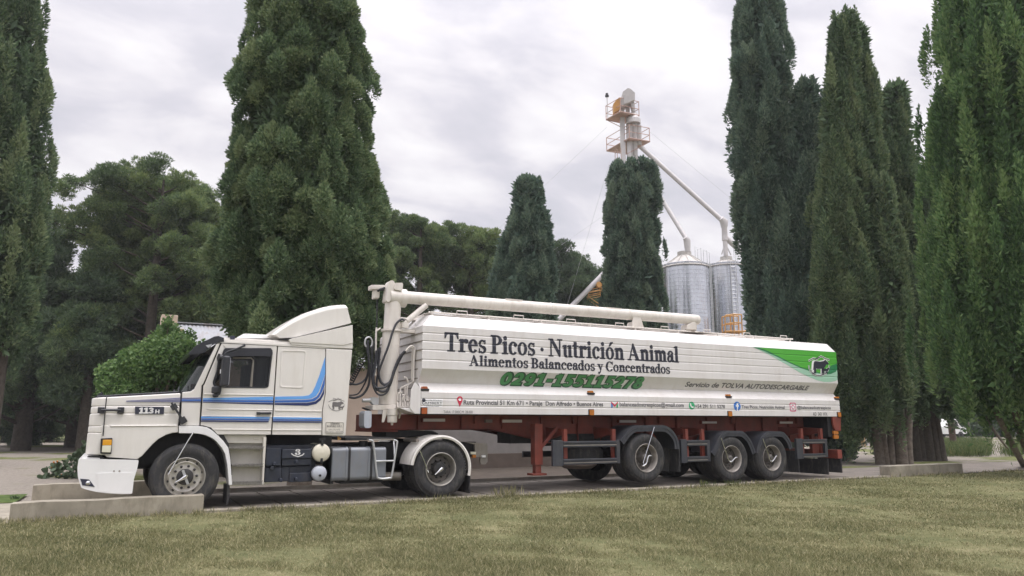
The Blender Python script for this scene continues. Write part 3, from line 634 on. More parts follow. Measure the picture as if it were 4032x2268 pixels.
def elevator():
    DT = 60.0
    A = lambda a, b_, D=DT: atD(ctw(a, b_), D)
    base = A(540, 700); bx, by = base.x, base.y
    t = thing('bucket_elevator', 'tall grey grain elevator tower with two railed platforms above the cypress', 'grain elevator', (bx, by, -.1))
    right, into = VR.normalized(), Vector((_sy, _cy, 0)); up = Vector((0, 0, 1))
    zt = A(500, 300).z
    b = B()
    for s, w_ in ((-.33, .36), (.17, .30)):
        p = Vector((bx, by, -.1))+right*(s-.15); b.obox(p, right*w_, into*.36, up*(zt+.1))
    b.build('leg', 'tower_grey', t)
    # head housing
    hp = [(435, 260), (465, 130), (545, 70), (590, 80), (668, 150), (665, 275), (620, 285), (470, 360), (440, 385)]
    P0 = Vector((bx, by, 0))
    def flat(pts, dep0, dep1, nm, mt, bev=.03, par=t):
        f = [A(a, c, DT) for a, c in pts]; v = [q+into*dep0 for q in f]+[q+into*dep1 for q in f]; n = len(f); b = B()
        b.add(v, [tuple(range(n)), tuple(reversed(range(n, 2*n)))]+[(i, (i+1) % n, (i+1) % n+n, i+n) for i in range(n)]); return b.build(nm, mt, par, bevel=bev)
    flat(hp, -.5, .6, 'head_housing', 'tower_grey')
    flat([(475, 190), (520, 195), (530, 330), (480, 355)], -.62, -.50, 'inspection_hatch', 'tower_grey', .01)
    flat([(600, 290), (668, 280), (685, 440), (640, 440)], -.2, .3, 'chute', 'tower_grey', .01)
    flat([(310, 320), (350, 270), (405, 215), (440, 225), (420, 410), (318, 470)], -.35, .25, 'motor_guard', 'cage_orange', .02)
    # distributor cone and its outlet pipes
    cz = A(660, 640).z; cc = A(660, 640); rr = 117*.23466/FPX*DT
    b = B(); b.lathe([(.0, A(660, 440).z), (.30, A(660, 440).z), (rr, A(660, 555).z), (rr, A(660, 630).z), (.0, A(660, 630).z)], (cc.x, cc.y, 0), 'z', 28, sm=False); b.build('distributor', 'tower_grey', t, ang=30)
    b = B()
    for a, z0, z1 in ((605, 650, 1260), (680, 630, 1160), (748, 650, 980)): b.tube([A(a, z0), A(a+8, z1)], .20, 12)
    b.build('outlet_pipe', 'tower_grey', t)
    # platforms: horizontal grating with rails
    def platform(N_, L_, R2, zv, nm, rail=1.15):
        zp = A(560, zv).z
        def pz(q):
            uv = ctw(*q); return onZ(uv, zp)
        n_, l_, r_ = pz(N_), pz(L_), pz(R2); f_ = l_+r_-n_
        b = B()
        c4_ = [n_, l_, f_, r_]
        ns = 14
        for k in range(ns):
            p0 = n_.lerp(l_, k/ns); p1 = n_.lerp(l_, (k+.8)/ns); e = (r_-n_); b.obox(p0, p1-p0, e, up*.04)
        for i in range(4): b.tube([c4_[i], c4_[(i+1) % 4]], .06, 6)
        pl = b.build(nm, 'cage_pink', t)
        b = B()
        for i in range(4):
            p, q = c4_[i], c4_[(i+1) % 4]; b.tube([p, p+up*rail], .035, 6)
            for h in (.55, rail): b.tube([p+up*h, q+up*h], .03, 6)
        b.build('railing', 'cage_pink', pl)
        b = B()
        for q in (l_, r_): b.tube([q, P0+up*(zp-1.1)], .03, 6)
        b.build('brace', 'cage_pink', pl)
    platform((590, 868), (210, 1082), (930, 925), 930, 'platform')
    platform((440, 425), (200, 560), (752, 490), 500, 'platform', 1.2)
    # ladder cage
    b = B(); lp = A(440, 1300); lz = lp.z
    for k in range(5):
        a = math.pi*k/4; d = right*math.cos(a)*.42-into*math.sin(a)*.5
        b.tube([Vector(((lp+d).x, (lp+d).y, 2.2)), lp+d+up*1.15], .03, 5)
    for h in np.arange(-lp.z+2.2, 1.3, .9):
        ring = [lp+right*math.cos(math.pi*k/8)*.42-into*math.sin(math.pi*k/8)*.5+up*h for k in range(9)]; b.tube(ring, .03, 5)
    b.build('ladder_cage', 'cage_pink', t)
    b = B(); b.tube([A(228, 530), A(213, 175)], .03, 6); m_ = b.build('beacon_mast', 'tower_grey', t); b = B(); b.tube([A(213, 178), A(213, 150), A(212, 145), A(210, 115)], [.16, .16, .12, .10], 10); b.build('beacon', 'vehicle_dark', m_)
    # spouts to the silos
    h1 = atD(csl(805, 190), 58); pipe('grain_spout', [A(770, 1010), A(800, 1035), h1], .19, 'long grey grain pipe sloping from the elevator to the silo at right', 'grain pipe', group='grain pipes')
    h2 = atD(csl(425, 400), 56); pipe('grain_spout', [A(690, 1160), A(720, 1225), h2], .17, 'grey grain pipe sloping behind the cypress to the left silo top', 'grain pipe', group='grain pipes')
    b = B(); c = atD(csl(425, 400), 56); b.tube([c+Vector((-.2, 0, .2)), c, c-up*.45, c-up*.9], [.20, .27, .24, .20], 12); tag(b.build('spout_elbow', 'tower_grey'), 'grey pipe elbow on the roof collar of the left silo', 'pipe elbow')
    c = atD(csl(822, 200), 58); b = B(); b.tube([c+Vector((-.3, 0, .25)), c, c-up*.4, c-up*.5, c-up*1.5, c-up*1.55, c-up*2.75], [.22, .32, .26, .21, .24, .18, .17], 12)
    e = atD(csl(1045, 560), 58); b.tube([c-up*1.2, c-up*1.2+(e-c+up*1.2)*.18, c-up*1.2+(e-c+up*1.2)*2.9], [.22, .22, .19], 12)
    for q in (csl(795, 525), csl(895, 530), csl(850, 510)): b.tube([c-up*1.7, atD(q, 58)-up*.2], .04, 5)
    tag(b.build('spout_elbow', 'tower_grey'), 'grey forked pipe elbow with struts above the right silo', 'pipe elbow')
    for i, (p, q, D2, lab) in enumerate((((2390, 500), (1900, 960), 60, 'thin steel guy wire from the elevator down to the left'), ((2400, 640), (2240, 1180), 60, 'thin steel guy wire falling steeply left of the elevator'),
            ((2560, 520), (2900, 800), 60, 'thin steel guy wire from the elevator to the right behind the silos'), ((2375, 850), (2000, 1110), 62, 'thin steel guy wire crossing low in front of the pine wood'))):
        w0, w1 = atD(p, D2), atD(q, D2); w1 = w0+(w1-w0)*((w0.z+.1)/(w0.z-w1.z)); pipe('guy_wire', [w0, w1], .010, lab, 'wire', 5, 'galvanised', 'guy wires of the elevator')
    # loading conveyor with its orange cage, low left of the elevator cypress
    tt = thing('screw_conveyor', 'inclined grey grain pipe with orange cage between the small cypresses', 'grain conveyor', atD((2200, 1700), 62))
    b = B(); b.tube([atD((2484, 968), 62), atD((2196, 1262), 60), atD((2060, 1420), 58)], .21, 12); b.build('tube', 'tower_grey', tt)
    Q = lambda a, c_, D=61: atD(c8(a, c_), D)
    b = B()
    for dd in (0, 1.2):
        o_ = into*dd
        for e in (((98, 1160), (98, 1215)), ((98, 1215), (175, 1200)), ((98, 1175), (175, 1160)), ((98, 1160), (130, 1140)), ((98, 1215), (170, 1265)), ((172, 1140), (175, 1200)), ((98, 1192), (175, 1178))): b.tube([Q(*e[0])+o_, Q(*e[1])+o_], .035, 5)
    for q in ((98, 1160), (98, 1215), (172, 1140), (175, 1200)): b.tube([Q(*q), Q(*q)+into*1.2], .035, 5)
    b.build('cage', 'cage_orange', tt)
    b = B(); c = Q(153, 1146); b.lathe([(.0, -.12), (.24, -.12), (.24, .12), (.0, .12)], c, 'y', 18, sm=False); b.build('motor', 'cage_orange', tt)
    s1 = silo((2716, 1500), 56, 93, 1040, 988, 'galvanised ribbed silo with cone roof, left of the two beside the big cypress', 40, 62)
    s2 = silo((2885, 1500), 60, 79, 1037, 1008, 'galvanised ribbed silo at right, half hidden by the big cypress', 40, 0)
    # yellow access stand at the foot of the right silo
    b = B(); Y = lambda a, c_, D=55: atD(csl(a, c_), D)
    for e in (((832, 1210), (835, 1380)), ((922, 1195), (932, 1380)), ((1010, 1200), (1018, 1380)), ((832, 1210), (922, 1195)), ((922, 1195), (1010, 1200)), ((832, 1300), (930, 1285)), ((930, 1285), (1016, 1290)), ((835, 1378), (1018, 1378)), ((980, 1385), (1090, 1370)), ((1085, 1370), (1090, 1470)), ((835, 1380), (840, 1700)), ((1018, 1380), (1020, 1700)), ((932, 1380), (935, 1700))):
        b.tube([Y(*e[0]), Y(*e[1])], .05, 6); b.tube([Y(*e[0])+into*.8, Y(*e[1])+into*.8], .05, 6)
    b.obox(Y(835, 1380), Y(1018, 1378)-Y(835, 1380), into*.8, up*.05)
    tag(b.build('access_stand', 'cage_orange'), 'yellow railed access stand at the foot of the right silo', 'access stand')
house(); shed(); dog(); small_right(); elevator()
# ================================================================ WHEELS
GRV = [(.09, .505), (.093, .491), (.106, .491), (.109, .507), (.143, .508), (.146, .493), (.160, .493), (.163, .508), (.20, .507), (.203, .491), (.216, .491), (.219, .505)]
TYRE = [(.283, .045), (.290, .022), (.300, .008), (.318, .004), (.322, .008), (.36, -.006), (.41, -.012), (.448, -.002), (.452, .004), (.478, .018), (.492, .036), (.500, .06)] + [(r, y) for y, r in GRV] + [(.500, .25), (.492, .275), (.478, .292), (.41, .318), (.36, .312), (.30, .298), (.283, .265)]
def tyre(y0=0.0, par=None, R=.505, lugs=True, smp=64):
    b = B(); b.lathe([(r*R/.508, y+y0) for r, y in TYRE], n=smp, m=0)
    if lugs:                                  # shoulder lugs that notch the outline
        n = 60
        for k in range(n):
            a = 2*math.pi*k/n; ca, sa = math.cos(a), math.sin(a); d = Vector((ca, 0, sa)); tg = Vector((-sa, 0, ca))
            for ya, yb in ((.030, .088), (.222, .282)):
                r0, r1 = (R-.020, R+.001)
                b.obox(d*r0-tg*.019+Vector((0, y0+ya, 0)), tg*.038, Vector((0, yb-ya, 0)), d*(r1-r0), 0)
    return b.build('tyre', 'tyre_rubber', par)
def holes(b, n, r, y, s, m=0, ph=0.0, tilt=0.0):
    for k in range(n):
        a = 2*math.pi*(k+ph)/n; c = Vector((r*math.cos(a), y, r*math.sin(a))); rad = Vector((math.cos(a), 0, math.sin(a))); tg = Vector((-math.sin(a), 0, math.cos(a)))
        rad2 = (rad*math.cos(tilt)+Vector((0, math.sin(tilt), 0)))
        b.add([c+rad2*s*.8*math.cos(2*math.pi*i/14)+tg*s*math.sin(2*math.pi*i/14) for i in range(14)], [tuple(range(14))], m)
def nuts(b, n, r, y, rad, h, m=0, ph=0.0):
    for k in range(n):
        a = 2*math.pi*(k+ph)/n; b.lathe([(rad, 0), (rad, -h), (rad*.6, -h-.008), (0, -h-.010)], (r*math.cos(a), y, r*math.sin(a)), n=10, m=m)
def place(o, pos, flip=False):
    p = o.parent; o.location = Vector(pos)-OFF.get(p.name, Vector((0, 0, 0)))
    if flip: o.rotation_euler = (0, 0, math.pi)
    return o
def copy_part(o, pos, flip=False, spin=0.0):
    c = o.copy(); SC.collection.objects.link(c); c.parent = o.parent; OFF[c.name] = Vector((0, 0, 0))
    for ch in list(o.children):
        d = ch.copy(); SC.collection.objects.link(d); d.parent = c
    place(c, pos, flip); return c
# ================================================================ TRACTOR
TR = thing('tractor_truck', 'white long-nosed tractor truck with blue stripes and black window, parked on the weighbridge', 'truck', (2.9, 1.25, 0))
W = 2.46                                      # overall width; near side of the cab at y = .03
def far(y): return W-y
def tractor():
    TWO = {'sleeper_panel', 'side_fairing', 'front_wing', 'deflector_shoulder', 'front_pillar', 'cab_frame', 'wheel_well', 'fender', 'wiper', 'fender_bracket'}
    def P(nm, mt, b, bev=0, par=TR, **k):
        if nm in TWO:
            r = None
            for h in b.halves():
                if h.f: o = h.build(nm, mt, par, bevel=bev, **k); r = r or o
            return r
        return b.build(nm, mt, par, bevel=bev, **k)
    # ---- chassis, engine and everything dark below the cab
    b = B(); b.box(-.15, 6.35, .80, .88, .66, .95); b.box(-.15, 6.35, 1.58, 1.66, .66, .95)
    for x in (.3, 1.6, 3.2, 4.4, 6.2): b.box(x, x+.12, .88, 1.58, .70, .92)
    b.box(.2, 3.45, .62, 1.84, .60, 1.18); b.tube([(1.05, .3, .52), (1.05, 2.16, .52)], .09, 10); b.tube([(5.29, .25, .50), (5.29, 2.2, .50)], .12, 10); b.lathe([(0, -.3), (.26, -.2), (.28, 0), (.26, .2), (0, .3)], (5.29, 1.23, .5), 'x', 20)
    P('chassis', 'dark_frame', b, .008)
    b = B()                                   # wheel wells
    for y0, y1 in ((.34, .40), (far(.40), far(.34))): b.plate([(.28, .62), (.28, .95), (.55, 1.25), (1.5, 1.25), (1.66, .95), (1.72, .45), (1.64, .45), (1.58, .9), (1.4, 1.15), (.62, 1.15), (.42, .9)], y0, y1); b.plate([(.25, .55), (.3, 1.0), (.6, 1.25), (1.5, 1.25), (1.66, 1.0), (1.70, .42), (1.3, .8), (.8, .8)], y0+.06 if y0 < 1 else y0-.02, y1+.06 if y0 < 1 else y1-.02)
    b.plate([(.2, .60), (.22, 1.0), (.6, 1.25), (1.5, 1.25), (1.66, .98), (1.74, .50), (1.69, .50), (1.60, .94), (1.46, 1.2), (.64, 1.2), (.27, .96), (.25, .60)], .06, 2.40)
    P('wheel_well', 'dark_frame', b)
    # ---- bonnet: stacked slabs with a rounded nose corner
    def nose(xf, y0, rr=.20):
        out = []
        for k in range(7): a = R_(90*k/6); out.append((xf+rr-rr*math.cos(a)*1.0 if False else xf+rr*(1-math.sin(a)), y0+rr*(1-math.cos(a))))
        pts = out[::-1]                       # from side back-corner to front
        return pts
    def plan(xf, xb, y0, rr=.20):
        n1 = [(xb, y0)]; c = nose(xf, y0, rr)
        near = [(xf+rr, y0)]+[(x, y) for x, y in sorted(c, key=lambda q: -q[0])]
        farp = [(x, far(y)) for x, y in near][::-1]
        res = n1+near+farp+[(xb, far(y0))]
        o2 = [res[0]]
        for q in res[1:]:
            if (Vector(q)-Vector(o2[-1])).length > 1e-4: o2.append(q)
        return o2
    lv = lambda pts, y=.03: interp([S(c1(*p), y)[0] for p in pts], [S(c1(*p), y)[1] for p in pts])
    xb = S(c1(916, 1000), .03)[0]
    top = lv([(175, 893), (300, 878), (500, 865), (925, 843)]); l1 = lv([(175, 966), (925, 962)]); l2 = lv([(165, 1026), (925, 1026)]); l3 = lv([(150, 1134), (920, 1128)])
    l4 = lv([(140, 1190), (920, 1190)]); l5 = lv([(120, 1376), (600, 1385)])
    xf = [S(c1(a, b_), .03)[0] for a, b_ in ((170, 930), (162, 1000), (150, 1080), (140, 1160), (124, 1300))]
    b = B()
    shoulder = lambda x, y: top(x)-.025*max(0, 1-min(abs(y-.03), abs(far(.03)-y))/.10)
    b.slab(plan(xf[0]+.00, xb, .055), l1, shoulder)
    b.slab(plan(xf[1], xb, .045), l2, l1); b.slab(plan(xf[2], xb, .035), l3, l2)
    P('bonnet', 'cab_paint', b, .018)
    b = B(); b.slab(plan(xf[0]+.06, xb-.02, .16), lambda x, y: top(x)-.01, lambda x, y: top(x)+.018+.03*min(1, max(0, (min(y, far(y))-.16)*3)))
    P('bonnet_top', 'black_plastic', b, .01)
    b = B(); dfl = SL(c1, [(205, 888), (258, 838), (278, 872), (300, 880)], .5); b.plate(dfl, .5, far(.5)); P('insect_deflector', 'smoked', b)
    # lower nose with the lamp corner, and the front wings cut by the wheel arch
    b = B(); b.slab(plan(xf[3], xf[3]+.42, .03), l4, l3); b.slab(plan(xf[4], xf[4]+.42, .028), l5, l4); P('grille_panel', 'cab_paint', b, .015)
    wing = SL(c1, [(250, 1128), (905, 1130), (905, 1186), (860, 1190), (800, 1208), (740, 1240), (690, 1285), (640, 1340), (600, 1385), (560, 1412), (300, 1395), (262, 1360)], .02)
    b = B(); b.plate(wing, .02, .30); b.plate(wing, far(.30), far(.02))
    lip = SL(c1, [(330, 1124), (905, 1122), (905, 1134), (325, 1140)], .0); b.plate(lip, .008, .06)
    P('front_wing', 'cab_paint', b, .012)
    b = B(); b.plate(SL(c2, [(335, 165), (341, 165), (327, 560), (316, 560)], .02), .012, .03) if False else b.tube([onY(c2(361, 168), .012), onY(c2(345, 330), .012), onY(c2(325, 560), .008)], .008, 6); P('panel_seam', 'dark_frame', b)
    # bumper
    bt = lambda pts: interp([S(c2(*p), 0)[0] for p in pts], [S(c2(*p), 0)[1] for p in pts])
    xbf = S(c2(66, 900), 0)[0]; xbb = S(c2(692, 800), 0)[0]
    b = B()
    zt_ = bt([(70, 800), (130, 795), (690, 806)]); zb_ = bt([(70, 1010), (110, 1072), (200, 1100), (400, 1140), (620, 1152)]); zm = bt([(70, 930), (400, 940), (690, 935)])
    side = soften(SL(c2, [(78, 790), (690, 806), (672, 900), (640, 1000), (622, 1152), (520, 1154), (400, 1148), (300, 1138), (190, 1116), (104, 1090), (84, 1030), (68, 975), (64, 880)], 0), .022)
    b.plate(side, .0, .12); b.plate(side, far(.12), far(.0))
    b.plate(soften(SL(c2, [(260, 940), (420, 934), (652, 936), (640, 1002), (620, 1146), (520, 1148), (400, 1142), (280, 1128)], 0), .02), -.007, .05)
    front = soften(SL(c2, [(78, 790), (260, 796), (260, 1120), (104, 1090), (68, 975), (64, 880)], 0), .02)
    b.plate(front, .11, far(.11))
    b.plate(SL(c2, [(112, 762), (165, 755), (172, 768), (300, 785), (298, 806), (112, 800)], .03), .03, .2)
    bm = P('bumper', 'white_paint', b, .03, seg=3)
    b = B(); b.plate(SL(c2, [(165, 768), (312, 766), (352, 806), (296, 806), (292, 782), (165, 776)], .02), .015, .3); b.plate(SL(c2, [(350, 797), (694, 795), (690, 810), (350, 812)], .03), .025, .3); P('bumper_gap', 'dark_frame', b)
    b = B(); b.plate(SL(c2, [(90, 996), (182, 1004), (242, 1080), (112, 1064), (106, 1035)], -.01), -.006, .05); P('lamp_recess', 'badge_dark', b, par=bm)
    b = B(); b.lathe([(0, -.010), (.022, -.008), (.030, 0)], onY(c2(172, 1042), -.007), n=16); P('fog_lamp', 'chrome', b, par=bm)
    b = B()
    for a in (436, 492): b.lathe([(.014, -.004), (0, -.004)], onY(c2(a, 919), 0), n=12)
    P('bumper_bolt', 'rim_steel', b, par=bm)
    # corner lamp
    b = B(); b.plate(soften(SL(c2, [(302, 586), (422, 580), (410, 745), (296, 740)], .0), .015), -.025, .06); lamp = P('corner_lamp', 'dark_frame', b, .008)
    b = B(); b.plate(SL(c2, [(324, 600), (416, 598), (412, 654), (319, 656)], -.03), -.034, -.02); P('indicator_lens', 'amber_clear', b, .004, par=lamp)
    b = B(); b.plate(SL(c2, [(318, 658), (411, 656), (402, 728), (312, 726)], -.03), -.033, -.02); P('lamp_lens', 'lens_clear', b, .004, par=lamp)
    # bonnet handle, latch
    def bar(nm, c, p, q, y, r, pad, par=TR, mt='black_plastic', pw=.0):
        b = B(); A_, B_ = onY(c(*p), y-.05), onY(c(*q), y-.05); b.tube([A_, B_], r, 8)
        for e in (A_, B_): b.obox(e-Vector((pad, -.0, pad)), (2*pad, 0, 0), (0, .055, 0), (0, 0, 2*pad))
        return b.build(nm, mt, par, bevel=.006)
    bar('bonnet_handle', c2, (305, 297), (507, 297), .04, .018, .045)
    b = B(); A_, B_ = onY(c2(1022, 220), -.02), onY(c2(1125, 380), -.02); b.tube([A_, B_], .017, 8)
    for q, s in ((c2(1050, 264), .055), (c2(1140, 402), .062)):
        e = onY(q, -.02); d = (B_-A_).normalized(); n_ = Vector((-d.z, 0, d.x)); b.obox(e-d*s*.8-n_*s*.8-Vector((0, .01, 0)), d*1.6*s, n_*1.6*s, (0, .05, 0))
    P('bonnet_latch', 'black_plastic', b, .006)
    # badge
    b = B(); b.plate(soften(SL(c1, [(541, 968), (787, 970), (784, 1033), (540, 1031)], .03), .01), .022, .04); bd = P('badge', 'badge_dark', b, .003)
    serif_on('113', c1, (572, 1025), (700, 978), .018, 'silver_letter', bd, digit, .035)
    serif_on('H', c1, (709, 1026), (749, 994), .018, 'silver_letter', bd, digit, .005)
    # ---- cab
    yS = .03
    outline = SL(c1, [(905, 1190), (930, 845), (1010, 838), (1040, 815), (1228, 432), (1268, 424), (2150, 474), (2378, 484), (2345, 870), (2321, 1217), (2118, 1214), (1240, 1208), (1180, 1150), (1110, 1128), (905, 1128)], yS)
    outline = SL(c1, [(912, 1128), (930, 845), (1010, 838), (1040, 815), (1228, 432), (1268, 424), (2150, 474), (2378, 484), (2345, 870), (2321, 1217), (2118, 1214), (1240, 1208), (1180, 1150), (1110, 1128)], yS)
    win = soften(SL(c1, [(1300, 474), (1690, 474), (1704, 505), (1668, 802), (1640, 812), (1215, 806), (1194, 770), (1285, 500)], yS), .07)
    b = B(); b.plate([outline, win], .085, .12); b.plate([outline, win], far(.12), far(.085)); P('cab_frame', 'dark_frame', b)
    b = B()
    cp = SL(c1, [(926, 1128), (940, 847), (1012, 840), (1042, 818), (1230, 436), (1262, 430), (1120, 772), (1104, 790), (1084, 1128)], yS)
    b.plate(cp, yS, .10); b.plate(cp, far(.10), far(yS))
    P('front_pillar', 'cab_paint', b, .012)
    door = SL(c1, [(1116, 845), (1117, 793), (1131, 774), (1273, 432), (1740, 456), (1714, 850), (1688, 1206), (1240, 1204), (1184, 1146), (1120, 1127), (1096, 1127)], yS)
    for ya, yb, nm in ((yS, .085, 'door'), (far(.085), far(yS), 'door')):
        b = B(); b.plate([door, win], ya, yb)
        if ya < 1:
            for pts in ([(1118, 858), (1712, 864), (1712, 874), (1117, 868)], [(1140, 986), (1705, 992), (1704, 1001), (1180, 996)], [(1190, 1155), (1692, 1160), (1692, 1170), (1200, 1166)], [(1105, 1043), (1699, 1050), (1699, 1057), (1104, 1051)]):
                b.plate(SL(c1, pts, yS), yS-.010, yS+.01)
        d_ = P(nm, 'cab_paint', b, .010)
        ring = soften(SL(c1, [(1315, 488), (1680, 488), (1692, 512), (1657, 792), (1632, 800), (1226, 795), (1210, 766), (1298, 506)], yS), .06)
        b = B(); b.plate([win, ring], ya-.008 if ya < 1 else ya, yb+.008); P('window_rubber', 'black_plastic', b, par=d_)
        b = B(); b.plate(win, (ya+yb)/2, (ya+yb)/2+.006); P('window_glass', 'window_glass', b, par=d_)
        if ya < 1:
            b = B(); b.plate(SL(c1, [(1290, 494), (1310, 480), (1686, 480), (1700, 498), (1692, 546), (1420, 540), (1375, 545), (1350, 556), (1262, 640)], -.02), -.03, -.024)
            b.plate(SL(c1, [(1290, 494), (1310, 476), (1686, 476), (1702, 498), (1690, 505), (1316, 500)], 0), -.026, .03); P('wind_deflector', 'smoked', b, par=d_)
            b = B(); b.tube([onY(c1(1366, 556), .03), onY(c1(1520, 556), .03), onY(c1(1540, 578), .03), onY(c1(1524, 800), .03)], .014, 6); b.tube([onY(c1(1535, 600), .05), onY(c1(1515, 800), .05)], .010, 6); P('sliding_frame', 'rail_steel', b, par=d_)
            b = B(); b.plate(soften(SL(c1, [(1572, 1017), (1692, 1015), (1690, 1034), (1572, 1034)], 0), .01), -.014, .035); b.plate(SL(c1, [(1570, 1014), (1600, 1014), (1600, 1037), (1570, 1037)], 0), -.004, .035); P('door_handle', 'black_plastic', b, .005, par=d_)
    sl = SL(c1, [(1750, 458), (2148, 479), (2146, 850), (2120, 1003), (2115, 1207), (1700, 1205), (1724, 850)], yS)
    b = B(); b.plate(sl, yS, .10); b.plate(sl, far(.10), far(yS))
    hatch = soften(SL(c1, [(1775, 488), (1990, 494), (1962, 816), (1762, 806)], yS), .05); hin = soften(SL(c1, [(1786, 500), (1978, 505), (1951, 803), (1774, 795)], yS), .04)
    b.plate([hatch, hin], yS-.007, yS+.01)
    for pts in ([(1724, 995), (2120, 1003), (2118, 1012), (1722, 1005)], [(1700, 1160), (2116, 1163), (2116, 1172), (1700, 1170)], [(1704, 1052), (2118, 1058), (2118, 1064), (1704, 1058)]): b.plate(SL(c1, pts, yS), yS-.010, yS+.01)
    P('sleeper_panel', 'cab_paint', b, .010)
    fr = SL(c1, [(2154, 480), (2376, 488), (2343, 870), (2319, 1215), (2122, 1212), (2126, 1005), (2152, 850)], yS)
    b = B(); b.plate(fr, yS-.012, .30); b.plate(fr, far(.30), far(yS-.012)); P('side_fairing', 'cab_paint', b, .012)
    # roof, back wall, floor, windscreen
    r0 = SL(c1, [(1222, 440), (1290, 384), (1420, 390), (1850, 412), (2330, 430), (2378, 470), (2150, 470), (1270, 422)], .12)
    b = B(); b.plate(r0, .12, far(.12))
    r1 = SL(c1, [(1230, 432), (1275, 402), (1420, 402), (1850, 424), (2330, 446), (2376, 480), (2150, 471), (1268, 421)], .05); b.plate(r1, .05, far(.05))
    r2 = SL(c1, [(1250, 424), (1276, 414), (1850, 440), (2376, 478), (2150, 476), (1268, 427)], .02); b.plate(r2, .022, far(.022))
    P('roof', 'cab_paint', b, .02)
    b = B(); xr0, xr1 = S(c1(2150, 800), .1)[0], S(c1(2160, 800), .1)[0]; b.box(xr0, xr0+.06, .13, far(.13), 1.25, 2.85); P('cab_back', 'cab_paint', b)
    b = B(); b.box(S(c1(1000, 900), .1)[0], xr0, .13, far(.13), 1.16, 1.22); xi = S(c1(1690, 700), .1)[0]; b.box(S(c1(1010, 840), .1)[0], S(c1(1010, 840), .1)[0]+.35, .13, far(.13), 1.2, 1.92)
    for y in (.3, 1.5): b.box(xi-.55, xi-.1, y, y+.5, 1.2, 1.75); b.box(xi-.22, xi-.08, y, y+.5, 1.7, 2.35)
    st = Vector((S(c1(1230, 800), .5)[0], .55, 2.02)); b.tube([st+Vector((.06*math.cos(a), 0, 0))*0+Vector((.12*math.cos(a), .22*math.sin(a), .17*math.cos(a))) for a in np.linspace(0, 2*math.pi, 25)], .014, 6)
    P('interior', 'interior', b, .02)
    b = B(); pts = []
    zc0, zc1 = 1.85, 2.60; nx_ = 22; vv = []
    for i in range(nx_+1):
        x = S(c1(1548, 700), .1)[0]+(xr0-.1-S(c1(1548, 700), .1)[0])*i/nx_; yy = .17+.02*math.sin(i*1.9); vv += [(x, yy, zc0), (x, yy, zc1)]
    b.add(vv, [(2*i, 2*i+2, 2*i+3, 2*i+1) for i in range(nx_)], sm=True); b.box(xi+.05, xi+.08, .14, far(.14), 1.25, 2.60); P('curtain', 'curtain', b)
    b = B(); ws0, ws1 = S(c1(990, 838), .1), S(c1(1212, 452), .1); vv = []; n = 14
    for i in range(n+1):
        t_ = i/n; y = .09+(far(.09)-.09)*t_; bulge = .22*(1-(2*t_-1)**4)*1.0
        for k in range(5):
            q = k/4; vv.append((ws0[0]+(ws1[0]-ws0[0])*q+.07-bulge*(.9-.2*q), y, ws0[1]+(ws1[1]-ws0[1])*q))
    b.add(vv, [(i*5+k, (i+1)*5+k, (i+1)*5+k+1, i*5+k+1) for i in range(n) for k in range(4)], sm=True); P('windscreen', 'windscreen_glass', b)
    b = B(); b.tube([onY(c1(1018, 838), .09), onY(c1(1050, 815), .075), onY(c1(1222, 450), .075)], .022, 6); P('windscreen_rubber', 'black_plastic', b)
    b = B(); b.tube([Vector((ws0[0]-.12, .3, ws0[1]-.02)), Vector((ws0[0]-.1, .75, ws0[1]+.06)), Vector((ws0[0]-.06, 1.1, ws0[1]+.12))], .012, 5); b.tube([Vector((ws0[0]-.14, 1.1, ws0[1]-.02)), Vector((ws0[0]-.1, 1.7, ws0[1]+.08))], .012, 5); b.tube([onY(c1(985, 838), .2), onY(c1(990, 795), .2)], .01, 5); P('wiper', 'black_plastic', b)
    # sun visor
    b = B(); vis = [onY(cab(*p), .02) for p in ((690, 385), (690, 452), (590, 462), (480, 515), (340, 640), (120, 668), (100, 640), (210, 520), (330, 455), (530, 362), (600, 352))]
    vp = [(p.x, p.z) for p in vis]
    b.plate(vp, .02, .05); b.plate(vp, far(.05), far(.02))
    upper = [(S(cab(*p), .05)) for p in ((600, 352), (530, 362), (330, 455), (210, 520), (100, 640), (112, 668))]
    lower_ = [(x+.006, z-.02) for x, z in upper]; b.plate(upper+lower_[::-1], .05, far(.05))
    sv = P('sun_visor', 'smoked', b, .006)
    b = B(); b.plate(SL(cab, [(380, 515), (490, 490), (440, 545), (420, 555)], .05), .012, .018); P('visor_bracket', 'galvanised', b, par=sv)
    b = B(); b.plate(soften(SL(cab, [(788, 352), (878, 350), (862, 430), (800, 428)], .1), .02), .08, .2); P('roof_lamp', 'badge_dark', b, .01)
    b = B(); b.plate(SL(cab, [(905, 380), (1020, 316), (1120, 316), (1480, 337), (1640, 385), (1640, 395), (905, 390)], .45), .45, far(.45)); P('roof_hatch', 'white_paint', b, .006)
    # roof deflector and its side shoulder
    rd_ = [(1690, 358), (1735, 322), (1780, 290), (1840, 250), (1900, 215), (1985, 172), (2080, 140), (2140, 122), (2200, 110), (2260, 104), (2308, 102), (2330, 120), (2348, 190), (2362, 264), (2100, 334), (1870, 388), (1760, 392)]
    b = B(); prof = SL(c1, rd_, .14)
    cx_ = np.mean([p[0] for p in prof]); cz_ = prof[-1][1]
    lay = []
    for y, s in ((.085, .88), (.092, .92), (.11, .955), (.14, .978), (.19, .993), (.28, 1.005), (.5, 1.02), (1.23, 1.035), (far(.5), 1.02), (far(.28), 1.005), (far(.19), .993), (far(.14), .978), (far(.11), .955), (far(.092), .92), (far(.085), .88)):
        lay.append([(x+(0 if i > 10 else (1-s)*.5), y, z if i > 12 else cz_+(z-cz_)*s) for i, (x, z) in enumerate(prof)])
